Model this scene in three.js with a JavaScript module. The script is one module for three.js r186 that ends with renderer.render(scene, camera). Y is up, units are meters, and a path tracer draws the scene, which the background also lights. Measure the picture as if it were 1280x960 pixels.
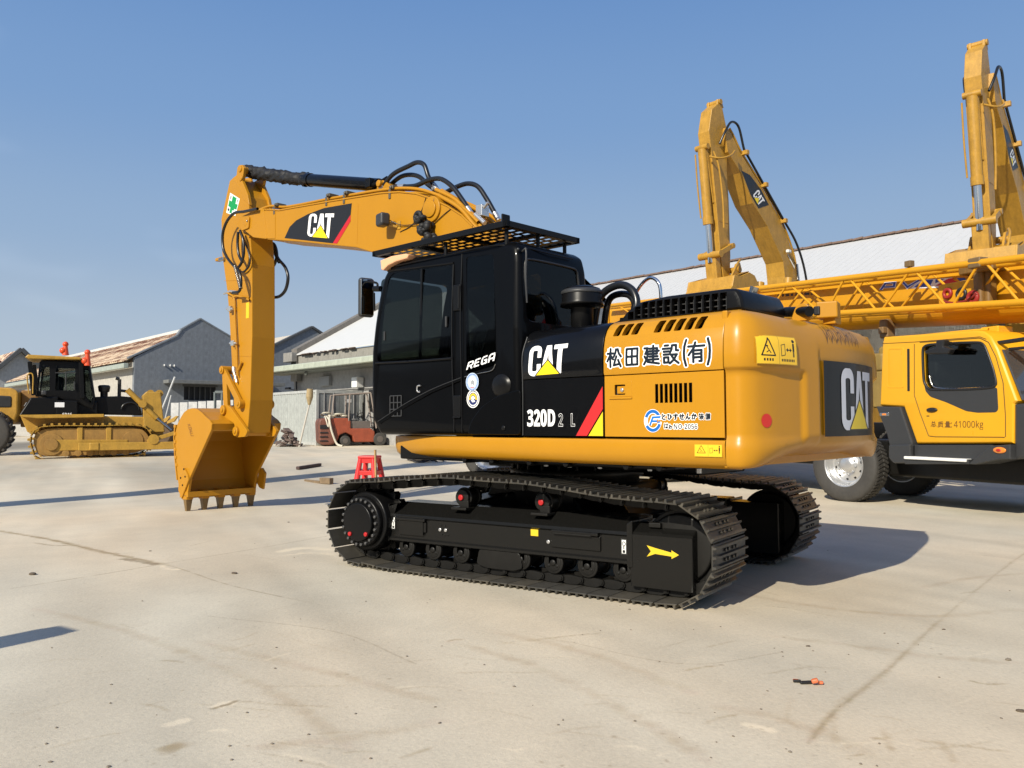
import * as THREE from 'three';
import { mergeGeometries, toCreasedNormals, mergeVertices } from 'three/addons/utils/BufferGeometryUtils.js';
import { RoundedBoxGeometry } from 'three/addons/geometries/RoundedBoxGeometry.js';
import { ImprovedNoise } from 'three/addons/math/ImprovedNoise.js';
import { Brush, Evaluator, SUBTRACTION } from 'three-bvh-csg';

// ---------------------------------------------------------------- camera, sky, sun, exposure
const scene = new THREE.Scene();
const CAM = { f: 1037.89, pitch: 0.0460, yaw: 0.5974, roll: -0.0039, pos: new THREE.Vector3(4.1467, 1.3809, 7.2358) };
const camera = new THREE.PerspectiveCamera(2 * Math.atan(480 / CAM.f) * 180 / Math.PI, 4 / 3, 0.1, 3000);
camera.position.copy(CAM.pos);
camera.rotation.order = 'YXZ';
camera.rotation.set(CAM.pitch, CAM.yaw, CAM.roll);
scene.add(camera); camera.name = 'camera';
const renderer = new THREE.WebGLRenderer({ antialias: true });
renderer.toneMapping = THREE.LinearToneMapping;
renderer.toneMappingExposure = 1.12;
renderer.shadowMap.enabled = true;

const SUN = new THREE.Vector3(0.01, 0.637, 1).normalize();
{ // a clear, slightly hazy winter sky: deep blue overhead, pale lilac grey at the horizon
  const W = 1024, H = 512, data = new Float32Array(W * H * 4);
  const stops = [[-90, [0.30, 0.27, 0.23]], [-2, [0.34, 0.33, 0.31]], [0, [0.45, 0.52, 0.58]], [5, [0.39, 0.475, 0.57]], [12, [0.268, 0.388, 0.562]], [20, [0.182, 0.314, 0.545]], [30, [0.122, 0.246, 0.50]], [50, [0.085, 0.165, 0.385]], [90, [0.06, 0.12, 0.30]]];
  const n = new ImprovedNoise();
  for (let r = 0; r < H; r++) {
    const el = ((r + 0.5) / H - 0.5) * 180;
    let k = 0; while (k < stops.length - 2 && stops[k + 1][0] < el) k++;
    const t = (el - stops[k][0]) / (stops[k + 1][0] - stops[k][0]), s = t * t * (3 - 2 * t) * 0.4 + t * 0.6;
    for (let c = 0; c < W; c++) {
      const az = ((c + 0.5) / W - 0.5) * 2 * Math.PI, ce = Math.cos(el * Math.PI / 180);
      const d = new THREE.Vector3(Math.cos(az) * ce, Math.sin(el * Math.PI / 180), Math.sin(az) * ce);
      const g = Math.max(0, d.dot(SUN)), glow = el > -1 ? 0.35 * Math.pow(g, 6) + 0.9 * Math.pow(g, 40) : 0;
      // faint wisps of high cloud
      const cl = el > 3 ? Math.max(0, n.noise(az * 5 + 3, el * 0.35, 2.5) + 0.5 * n.noise(az * 13, el * 0.9, 7.1) - 0.62) * 0.10 : 0;
      for (let i = 0; i < 3; i++) {
        const v = stops[k][1][i] + (stops[k + 1][1][i] - stops[k][1][i]) * s;
        data[(r * W + c) * 4 + i] = v + glow * [1, 0.95, 0.85][i] + cl;
      }
      data[(r * W + c) * 4 + 3] = 1;
    }
  }
  const sky = new THREE.DataTexture(data, W, H, THREE.RGBAFormat, THREE.FloatType);
  sky.mapping = THREE.EquirectangularReflectionMapping; sky.magFilter = sky.minFilter = THREE.LinearFilter; sky.needsUpdate = true;
  scene.background = sky; scene.environment = sky;
}
const sun = new THREE.DirectionalLight(new THREE.Color().setRGB(1, 0.925, 0.78), 5.0);
sun.name = 'sun'; sun.position.copy(SUN).multiplyScalar(80); sun.castShadow = true; sun.shadow.radius = 1;
Object.assign(sun.shadow.camera, { left: -70, right: 70, top: 50, bottom: -50, near: 1, far: 220 });
sun.shadow.mapSize.set(4096, 4096);
scene.add(sun, sun.target);

// ---------------------------------------------------------------- helpers
let seed = 7;
const rnd = () => { seed = (seed * 1664525 + 1013904223) >>> 0; return seed / 4294967296; };
const rr = (a, b) => a + (b - a) * rnd();
const noise = new ImprovedNoise();
const V = (x, y, z) => new THREE.Vector3(x, y, z);
camera.updateMatrixWorld(true);
const basis = { r: V(1, 0, 0).applyQuaternion(camera.quaternion), u: V(0, 1, 0).applyQuaternion(camera.quaternion), f: V(0, 0, -1).applyQuaternion(camera.quaternion) };
const rayOf = (px, py) => basis.f.clone().addScaledVector(basis.r, (px - 640) / CAM.f).addScaledVector(basis.u, -(py - 480) / CAM.f);
const at = (px, py, depth) => CAM.pos.clone().addScaledVector(rayOf(px, py), depth);      // a point seen in the photograph, at its measured depth
const onPlane = (px, py, o, n) => { const d = rayOf(px, py), t = o.clone().sub(CAM.pos).dot(n) / d.dot(n); return CAM.pos.clone().addScaledVector(d, t); };
const flatF = V(basis.f.x, 0, basis.f.z).normalize();
function gh(x, z) {                                       // height of the yard, which rises gently away from the excavator
  const d = (x - CAM.pos.x) * flatF.x + (z - CAM.pos.z) * flatF.z, u = Math.max(0, d - 16);
  return 0.36 * (1 - Math.exp(-(u * u) / ((u + 3) * 8)));
}
const onGround = (px, py) => { let p = onPlane(px, py, V(0, 0, 0), V(0, 1, 0)); for (let i = 0; i < 30; i++) { const h = gh(p.x, p.z); const q = onPlane(px, py, V(0, h, 0), V(0, 1, 0)); p = p.lerp(q, 0.6); } p.y = gh(p.x, p.z); return p; };

const names = new Map();
function numbered(n) { const k = names.get(n) ?? 0; names.set(n, k + 1); return k ? `${n}_${String(k).padStart(3, '0')}` : n; }
function plain(g) {                                       // position, normal, uv, no index, uv in metres by the dominant axis
  let h = g.index ? g.toNonIndexed() : g.clone();
  if (!h.attributes.normal) h.computeVertexNormals();
  for (const k of Object.keys(h.attributes)) if (!['position', 'normal', 'uv'].includes(k)) h.deleteAttribute(k);
  return h;
}
function metreUV(h) {
  const p = h.attributes.position, uv = new Float32Array(p.count * 2), a = V(), b = V(), c = V();
  for (let i = 0; i < p.count; i += 3) {
    a.fromBufferAttribute(p, i); b.fromBufferAttribute(p, i + 1).sub(a); c.fromBufferAttribute(p, i + 2).sub(a); b.cross(c);
    const x = Math.abs(b.x), y = Math.abs(b.y), z = Math.abs(b.z);
    for (let k = 0; k < 3; k++) {
      const j = i + k, X = p.getX(j), Y = p.getY(j), Z = p.getZ(j);
      if (y >= x && y >= z) { uv[j * 2] = X; uv[j * 2 + 1] = Z; } else if (z >= x) { uv[j * 2] = X; uv[j * 2 + 1] = Y; } else { uv[j * 2] = Z; uv[j * 2 + 1] = Y; }
    }
  }
  h.setAttribute('uv', new THREE.BufferAttribute(uv, 2));
  return h;
}
const join = (list) => { list = list.flat(Infinity); return list.length === 1 ? metreUV(plain(list[0])) : metreUV(mergeGeometries(list.map((g) => { const h = plain(g); h.deleteAttribute('uv'); return h; }))); };
function obj(name, geos, mat, parent = scene) {
  const m = new THREE.Mesh(geos.isBufferGeometry && geos.userData.keep ? geos : join([geos]), mat);
  m.name = parent === scene ? numbered(name) : name; m.castShadow = m.receiveShadow = true;
  parent.add(m); return m;
}
function thing(name, label, category, p = [0, 0, 0], turn = 0, group) {
  const o = new THREE.Group(); o.name = numbered(name); scene.add(o);
  o.position.set(...(p.isVector3 ? p.toArray() : p)); o.rotation.y = turn; tag(o, label, category, group); return o;
}
function tag(o, label, category, group, kind) {
  if (label) o.userData.label = label; if (category) o.userData.category = category;
  if (group) o.userData.group = group; if (kind) o.userData.kind = kind; return o;
}
const struct = (name, geos, mat) => tag(obj(name, geos, mat), null, null, null, 'structure');
// shapes
const box = (x0, x1, y0, y1, z0, z1, r = 0.008) => {
  const w = Math.abs(x1 - x0), h = Math.abs(y1 - y0), d = Math.abs(z1 - z0); r = Math.min(r, w / 2.1, h / 2.1, d / 2.1);
  const g = r > 0.0005 ? new RoundedBoxGeometry(w, h, d, 2, r) : new THREE.BoxGeometry(w, h, d);
  return g.translate((x0 + x1) / 2, (y0 + y1) / 2, (z0 + z1) / 2);
};
const cbox = (x, y, z, w, h, d, r) => box(x - w / 2, x + w / 2, y - h / 2, y + h / 2, z - d / 2, z + d / 2, r);
const shapeOf = (pts) => new THREE.Shape(pts.map((p) => new THREE.Vector2(p[0], p[1])));
function slab(pts, z0, z1, bevel = 0.006, holes = [], seg = 2) {  // outline in x,y extruded along z
  const s = shapeOf(pts); for (const h of holes) s.holes.push(new THREE.Path(h.map((p) => new THREE.Vector2(p[0], p[1]))));
  bevel = Math.min(bevel, (z1 - z0) / 2.2);
  return new THREE.ExtrudeGeometry(s, { depth: z1 - z0 - 2 * bevel, bevelEnabled: bevel > 0, bevelThickness: bevel, bevelSize: bevel, bevelOffset: -bevel, bevelSegments: seg, steps: 1, curveSegments: 10 }).translate(0, 0, z0 + bevel);
}
// outline in (z,y) extruded along x
const slabX = (pts, x0, x1, bevel = 0.006, holes = []) => slab(pts.map(([z, y]) => [-z, y]), x0, x1, bevel, holes.map((h) => h.map(([z, y]) => [-z, y]))).rotateY(Math.PI / 2);
const slabY = (pts, y0, y1, bevel = 0.006) => slab(pts.map(([x, z]) => [x, -z]), y0, y1, bevel).rotateX(-Math.PI / 2);  // outline in (x,z) extruded along y
const rounded = (pts, r, n = 6) => {               // round the corners of an outline
  const out = [], N = pts.length;
  pts.forEach((p, i) => {
    const a = pts[(i + N - 1) % N], b = pts[(i + 1) % N], R = typeof r === 'number' ? r : r[i];
    const la = Math.hypot(a[0] - p[0], a[1] - p[1]), lb = Math.hypot(b[0] - p[0], b[1] - p[1]), k = Math.min(R, la * 0.49, lb * 0.49);
    if (k < 1e-4) { out.push(p); return; }
    const A = [p[0] + (a[0] - p[0]) / la * k, p[1] + (a[1] - p[1]) / la * k], B = [p[0] + (b[0] - p[0]) / lb * k, p[1] + (b[1] - p[1]) / lb * k];
    for (let j = 0; j <= n; j++) { const t = j / n, u = 1 - t; out.push([u * u * A[0] + 2 * u * t * p[0] + t * t * B[0], u * u * A[1] + 2 * u * t * p[1] + t * t * B[1]]); }
  });
  return out;
};
const rect = (x0, x1, y0, y1) => [[x0, y0], [x1, y0], [x1, y1], [x0, y1]];
const circle = (cx, cy, r, n = 24) => Array.from({ length: n }, (_, i) => [cx + r * Math.cos(i / n * 2 * Math.PI), cy + r * Math.sin(i / n * 2 * Math.PI)]);
const v3 = (p) => (p.isVector3 ? p : V(...p));
function rod(a, b, r0, r1 = r0, seg = 14) {
  a = v3(a); b = v3(b); const d = b.clone().sub(a), g = new THREE.CylinderGeometry(r1, r0, d.length(), seg);
  g.applyQuaternion(new THREE.Quaternion().setFromUnitVectors(V(0, 1, 0), d.normalize())); const m = a.clone().add(b).multiplyScalar(0.5); return g.translate(m.x, m.y, m.z);
}
const discZ = (x, y, z0, z1, r, seg = 28, ch = 0.008) => { // a cylinder along z with chamfered rims
  ch = Math.min(ch, r * 0.4, Math.abs(z1 - z0) * 0.4);
  return new THREE.LatheGeometry([[0, z0], [r - ch, z0], [r, z0 + ch], [r, z1 - ch], [r - ch, z1], [0, z1]].map((p) => new THREE.Vector2(p[0], p[1])), seg).rotateX(Math.PI / 2).translate(x, y, 0);
};
const lathe = (prof, seg = 28) => new THREE.LatheGeometry(prof.map((p) => new THREE.Vector2(p[0], p[1])), seg);
const tube = (pts, r, seg = 40, rs = 10, closed = false) => new THREE.TubeGeometry(new THREE.CatmullRomCurve3(pts.map(v3), closed, 'centripetal'), seg, r, rs, closed);
const bar = (a, b, w, h = w) => {                    // a square bar between two points
  a = v3(a); b = v3(b); const d = b.clone().sub(a), L = d.length(), g = new RoundedBoxGeometry(w, h, L, 1, Math.min(w, h) * 0.12);
  g.lookAt ? 0 : 0; const q = new THREE.Quaternion().setFromRotationMatrix(new THREE.Matrix4().lookAt(b, a, Math.abs(d.y) > 0.98 * L ? V(1, 0, 0) : V(0, 1, 0)));
  g.applyQuaternion(q); const m = a.clone().add(b).multiplyScalar(0.5); return g.translate(m.x, m.y, m.z);
};
const evaluator = new Evaluator(); evaluator.attributes = ['position', 'normal']; evaluator.useGroups = false;
function cut(g, cutters, crease = 0.5) {
  const prep = (q) => { const h = plain(q); h.deleteAttribute('uv'); return h; };
  let a = new Brush(prep(g)); a.updateMatrixWorld();
  for (const c of cutters) { const b = new Brush(prep(c)); b.updateMatrixWorld(); a = evaluator.evaluate(a, b, SUBTRACTION); }
  const out = a.geometry; return toCreasedNormals(plain(out), crease);
}
const smooth = (g, crease = 0.6) => toCreasedNormals(plain(g), crease);

// ---------------------------------------------------------------- textures
function dataTex(N, fn, srgb, M = N) {
  const d = new Uint8Array(N * M * 4);
  for (let y = 0; y < M; y++) for (let x = 0; x < N; x++) { const c = fn(x / N, y / M, x, y), o = (y * N + x) * 4; for (let k = 0; k < 3; k++) d[o + k] = Math.max(0, Math.min(255, Math.round(c[k] * 255))); d[o + 3] = 255; }
  const t = new THREE.DataTexture(d, N, M); t.wrapS = t.wrapT = THREE.RepeatWrapping; t.magFilter = THREE.LinearFilter; t.minFilter = THREE.LinearMipmapLinearFilter; t.generateMipmaps = true;
  if (srgb) t.colorSpace = THREE.SRGBColorSpace; t.needsUpdate = true; return t;
}
// noise that tiles over the unit square
function tileNoise(u, v, f, s) {
  const a = u * 2 * Math.PI, b = v * 2 * Math.PI, k = f / (2 * Math.PI);
  return noise.noise(Math.cos(a) * k + s, Math.sin(a) * k + s * 1.7, Math.cos(b) * k + 3.3) * 0.6 + noise.noise(Math.sin(b) * k + s * 2.1, Math.cos(a) * k - s, Math.sin(a) * k + 9.1) * 0.6;
}
const hash = (x, y) => { let h = (x * 374761393 + y * 668265263) >>> 0; h = ((h ^ (h >>> 13)) * 1274126177) >>> 0; return ((h ^ (h >>> 16)) >>> 0) / 4294967296; };
const withRepeat = (t, n) => { const c = t.clone(); c.repeat.set(n, n); c.needsUpdate = true; return c; };
const dustTex = dataTex(512, (u, v, x, y) => { const n = 0.5 * tileNoise(u, v, 5, 1.3) + 0.3 * tileNoise(u, v, 14, 4.1) + 0.2 * tileNoise(u, v, 45, 2.2); const g = 0.955 + 0.06 * n + (hash(x, y) - 0.5) * 0.02; return [g, g, g * 0.99]; }, false);
const roughTex = dataTex(512, (u, v) => { const n = 0.5 * tileNoise(u, v, 7, 5.3) + 0.4 * tileNoise(u, v, 28, 1.1); const g = 0.8 + 0.28 * n; return [g, g, g]; }, false);
const grimeTex = dataTex(512, (u, v, x, y) => { const n = 0.55 * tileNoise(u, v, 6, 7.3) + 0.45 * tileNoise(u, v, 22, 3.1) + 0.3 * tileNoise(u, v, 70, 8.8); const g = 0.80 + 0.32 * n + (hash(x, y) - 0.5) * 0.08; return [g, g * 0.985, g * 0.96]; }, false);

function mat(r, g, b, rough = 0.6, o = {}) {
  const { dust = 1, physical, ...rest } = o;
  const keep = { color: new THREE.Color().setRGB(r, g, b), roughness: rough, ...rest };
  if (dust && !rest.map) keep.map = withRepeat(dust === 2 ? grimeTex : dustTex, dust === 2 ? 0.9 : 0.6);
  if (dust && !rest.roughnessMap) keep.roughnessMap = withRepeat(roughTex, 0.8);
  return physical || rest.clearcoat || rest.transmission || rest.sheen ? new THREE.MeshPhysicalMaterial(keep) : new THREE.MeshStandardMaterial(keep);
}
const M = {
  catYellow: mat(0.49, 0.226, 0.010, 0.46, { clearcoat: 0.16, clearcoatRoughness: 0.25, specularIntensity: 0.55 }),
  armYellow: mat(0.46, 0.211, 0.010, 0.52, { clearcoat: 0.08, clearcoatRoughness: 0.35, specularIntensity: 0.5 }),
  oldYellow: mat(0.52, 0.285, 0.036, 0.55, { dust: 2 }),
  dozerYellow: mat(0.50, 0.29, 0.04, 0.6, { dust: 2 }),
  dozerMud: mat(0.36, 0.20, 0.045, 0.85, { dust: 2 }),
  truckYellow: mat(0.74, 0.37, 0.014, 0.4, { clearcoat: 0.25, clearcoatRoughness: 0.2, specularIntensity: 0.6 }),
  craneYellow: mat(0.64, 0.305, 0.012, 0.55, { clearcoat: 0.1, clearcoatRoughness: 0.3, specularIntensity: 0.5 }),
  glossBlack: mat(0.004, 0.0042, 0.005, 0.4, { clearcoat: 0.42, clearcoatRoughness: 0.05, specularIntensity: 0.2 }),
  cabBlack: mat(0.003, 0.0032, 0.0038, 0.45, { clearcoat: 0.14, clearcoatRoughness: 0.05, specularIntensity: 0.1 }),
  frameBlack: mat(0.0085, 0.0083, 0.0078, 0.3, { physical: true, specularIntensity: 0.6 }),
  satinBlack: mat(0.006, 0.006, 0.0064, 0.42, { physical: true, specularIntensity: 0.4 }),
  trackBlack: mat(0.011, 0.0105, 0.0095, 0.55, { dust: 2, physical: true, specularIntensity: 0.6 }),
  shoeSteel: mat(0.08, 0.075, 0.064, 0.46, { dust: 2, metalness: 0.15 }),
  shoeWorn: mat(0.10, 0.091, 0.074, 0.5, { dust: 2, metalness: 0.15 }),
  shoeDull: mat(0.06, 0.057, 0.05, 0.6, { dust: 2 }),
  shadedToothSteel: mat(0.21, 0.13, 0.045, 0.6, { dust: 2 }),  // worn tooth steel, its brown also darkened for the shade on the teeth
  rubber: mat(0.014, 0.014, 0.015, 0.55),
  hose: mat(0.012, 0.013, 0.015, 0.38),
  cloth: mat(0.008, 0.008, 0.009, 0.8),
  chrome: mat(0.72, 0.73, 0.75, 0.12, { metalness: 1 }),
  steel: mat(0.45, 0.45, 0.44, 0.35, { metalness: 1 }),
  silver: mat(0.62, 0.62, 0.62, 0.38, { metalness: 0.75 }),
  red: mat(0.45, 0.015, 0.018, 0.45),
  stoolRed: mat(0.68, 0.035, 0.035, 0.42),
  orange: mat(0.75, 0.08, 0.02, 0.5),
  peach: mat(0.86, 0.45, 0.25, 0.6),
  white: mat(0.78, 0.78, 0.76, 0.55),
  greyPlastic: mat(0.035, 0.036, 0.038, 0.55),
  mirror: mat(0.6, 0.62, 0.62, 0.04, { metalness: 1, dust: 0 }),
  glass: new THREE.MeshPhysicalMaterial({ color: new THREE.Color().setRGB(0.34, 0.365, 0.355), transmission: 1, thickness: 0, roughness: 0.03, ior: 1.5, specularIntensity: 0.45 }),
  clearGlass: new THREE.MeshPhysicalMaterial({ color: new THREE.Color().setRGB(0.55, 0.58, 0.57), transmission: 1, thickness: 0, roughness: 0.02, ior: 1.5 }),
  lampGlass: mat(0.55, 0.55, 0.56, 0.15, { clearcoat: 1, clearcoatRoughness: 0.05, dust: 0 }),
  amber: mat(0.75, 0.22, 0.02, 0.25, { clearcoat: 0.8, dust: 0 }),
  interior: mat(0.03, 0.03, 0.032, 0.8),
  yellowLabel: mat(0.72, 0.50, 0.018, 0.5, { dust: 0 }),
  whiteLabel: mat(0.75, 0.75, 0.75, 0.5, { dust: 0 }),
  wood: mat(0.52, 0.33, 0.15, 0.75, { dust: 2 }),
  tyre: mat(0.055, 0.052, 0.048, 0.85, { dust: 2 }),
};
// a drawn print: canvas with transparent background
function printMat(w, h, draw, rough = 0.4) {
  const c = document.createElement('canvas'); c.width = w; c.height = h; const g = c.getContext('2d'); draw(g, w, h);
  const t = new THREE.CanvasTexture(c); t.colorSpace = THREE.SRGBColorSpace; t.magFilter = THREE.LinearFilter; t.generateMipmaps = true; t.minFilter = THREE.LinearMipmapLinearFilter; t.anisotropy = 8;
  return new THREE.MeshStandardMaterial({ map: t, transparent: true, roughness: rough });
}
// a thin sheet through a grid of points: fn(u, v) -> [x, y, z]; uv kept 0..1
function sheet(fn, nu = 1, nv = 1) {
  const p = [], uv = [], ix = [];
  for (let j = 0; j <= nv; j++) for (let i = 0; i <= nu; i++) { p.push(...fn(i / nu, j / nv)); uv.push(i / nu, j / nv); }
  for (let j = 0; j < nv; j++) for (let i = 0; i < nu; i++) { const a = j * (nu + 1) + i; ix.push(a, a + 1, a + nu + 2, a, a + nu + 2, a + nu + 1); }
  const g = new THREE.BufferGeometry(); g.setAttribute('position', new THREE.Float32BufferAttribute(p, 3)); g.setAttribute('uv', new THREE.Float32BufferAttribute(uv, 2)); g.setIndex(ix); g.computeVertexNormals();
  g.userData.keep = true; return g;
}
const quad = (a, b, c, d) => sheet((u, v) => [0, 1, 2].map((i) => (a[i] * (1 - u) + b[i] * u) * (1 - v) + (d[i] * (1 - u) + c[i] * u) * v)); // bl, br, tr, tl
// strokes: glyphs drawn as polylines on a 100 x 100 grid
const GLYPH = {
  pine: [[5, 28, 45, 28], [25, 5, 25, 95], [25, 32, 5, 66], [27, 38, 44, 58], [62, 8, 58, 28, 47, 46], [74, 8, 82, 30, 97, 46], [66, 44, 48, 88, 86, 82], [78, 62, 95, 95]],
  field: [[12, 12, 88, 12, 88, 90, 12, 90, 12, 12], [50, 12, 50, 90], [12, 50, 88, 50]],
  build: [[8, 15, 28, 15, 14, 42, 30, 42, 24, 66, 6, 92], [10, 55, 30, 82, 97, 92], [38, 18, 86, 18, 86, 44, 38, 44], [30, 31, 97, 31], [40, 57, 90, 57], [34, 71, 95, 71], [62, 5, 62, 83]],
  setup: [[15, 9, 35, 9], [4, 24, 46, 24], [10, 38, 40, 38], [10, 52, 40, 52], [12, 66, 38, 66, 38, 90, 12, 90, 12, 66], [58, 10, 56, 30, 48, 43], [58, 10, 82, 10, 82, 34, 95, 36], [52, 54, 88, 54, 70, 78, 46, 95], [58, 60, 72, 78, 97, 95]],
  have: [[5, 22, 95, 22], [44, 5, 36, 30, 8, 62], [34, 42, 34, 95], [34, 42, 80, 42, 80, 92, 68, 92], [34, 58, 80, 58], [34, 74, 80, 74]],
  lparen: [[80, 0, 62, 25, 58, 50, 62, 75, 80, 100]], rparen: [[20, 0, 38, 25, 42, 50, 38, 75, 20, 100]],
  to: [[30, 8, 38, 46], [80, 28, 35, 50, 22, 72, 40, 90, 85, 88]], hi: [[8, 20, 38, 16, 22, 50, 24, 82, 45, 92, 66, 78, 70, 22, 92, 58]],
  su: [[5, 25, 95, 25], [58, 5, 58, 55, 45, 62, 38, 50, 48, 40, 58, 52, 55, 78, 35, 95]], se: [[5, 40, 95, 34], [70, 8, 70, 60, 60, 62], [30, 14, 30, 80, 40, 90, 85, 90]],
  n: [[52, 5, 8, 92, 35, 50, 50, 55, 55, 85, 72, 90, 92, 62]], ka: [[8, 32, 60, 28, 62, 60, 50, 90, 40, 84], [36, 6, 10, 90], [72, 18, 92, 50]],
  so: [[15, 5, 15, 50], [5, 15, 12, 25], [28, 20, 92, 20], [60, 5, 60, 42], [36, 42, 86, 42], [5, 58, 95, 58], [50, 48, 50, 58], [48, 60, 10, 85], [38, 70, 38, 95, 60, 85], [80, 64, 60, 74], [52, 62, 92, 95]],
  bi: [[22, 5, 6, 40], [15, 30, 15, 95], [32, 15, 95, 15], [50, 5, 50, 28], [76, 5, 76, 28], [32, 32, 95, 32], [38, 32, 34, 95], [48, 46, 48, 95], [48, 46, 90, 46, 90, 92], [48, 62, 90, 62], [48, 76, 90, 76], [69, 46, 69, 95]],
  ha: [[16, 10, 10, 50, 16, 92], [35, 30, 95, 30], [68, 8, 68, 75, 50, 90, 38, 80, 52, 70, 92, 90]], wa: [[28, 5, 28, 95], [8, 30, 40, 28, 6, 80, 50, 42, 80, 40, 90, 65, 60, 92]],
  zong: [[30, 3, 42, 18], [70, 3, 58, 18], [25, 22, 75, 22, 75, 50, 25, 50, 25, 22], [15, 65, 8, 90], [35, 60, 38, 88, 65, 88, 68, 75], [50, 58, 58, 72], [82, 62, 94, 82]],
  zhi: [[85, 5, 20, 14, 20, 55, 6, 95], [20, 28, 95, 28], [58, 12, 56, 42], [34, 78, 34, 42, 84, 42, 84, 78], [58, 52, 56, 72, 20, 95], [66, 78, 92, 95]],
  liang: [[26, 5, 74, 5, 74, 30, 26, 30, 26, 5], [26, 18, 74, 18], [5, 38, 95, 38], [24, 46, 76, 46, 76, 70, 24, 70, 24, 46], [24, 58, 76, 58], [50, 46, 50, 95], [16, 82, 84, 82], [5, 95, 95, 95]],
};
function glyph(g, key, x, y, w, h, lw, color) {
  g.strokeStyle = color; g.lineWidth = lw; g.lineCap = 'round'; g.lineJoin = 'round';
  for (const s of GLYPH[key]) { g.beginPath(); for (let i = 0; i < s.length; i += 2) { const X = x + s[i] / 100 * w, Y = y + s[i + 1] / 100 * h; i ? g.lineTo(X, Y) : g.moveTo(X, Y); } g.stroke(); }
}
// the three-letter emblem with its triangle, drawn in a w x h box
function emblem(g, x, y, w, h, letters = '#f4f4f4', tri = '#f2d71c', dark = '#0b0b0c') {
  const X = (t) => x + t * w, Y = (t) => y + t * h;
  g.lineCap = 'butt'; g.lineJoin = 'round'; g.strokeStyle = letters; g.fillStyle = letters;
  g.lineWidth = 0.105 * w; g.beginPath(); g.moveTo(X(0.285), Y(0.40)); g.lineTo(X(0.285), Y(0.2)); g.quadraticCurveTo(X(0.285), Y(0.06), X(0.17), Y(0.06)); g.quadraticCurveTo(X(0.055), Y(0.06), X(0.055), Y(0.2)); g.lineTo(X(0.055), Y(0.8)); g.quadraticCurveTo(X(0.055), Y(0.94), X(0.17), Y(0.94)); g.quadraticCurveTo(X(0.285), Y(0.94), X(0.285), Y(0.8)); g.lineTo(X(0.285), Y(0.62)); g.stroke();
  g.beginPath(); g.moveTo(X(0.345), Y(0.99)); g.lineTo(X(0.455), Y(0.01)); g.lineTo(X(0.585), Y(0.01)); g.lineTo(X(0.70), Y(0.99)); g.lineTo(X(0.59), Y(0.99)); g.lineTo(X(0.52), Y(0.28)); g.lineTo(X(0.455), Y(0.99)); g.closePath(); g.fill();
  g.fillRect(X(0.655), Y(0.01), 0.345 * w, 0.15 * h); g.fillRect(X(0.765), Y(0.01), 0.12 * w, 0.98 * h);
  g.beginPath(); g.moveTo(X(0.22), Y(1.0)); g.lineTo(X(0.52), Y(0.52)); g.lineTo(X(0.83), Y(1.0)); g.closePath(); g.strokeStyle = dark; g.lineWidth = 0.05 * w; g.stroke(); g.fillStyle = tri; g.fill();
}
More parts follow.
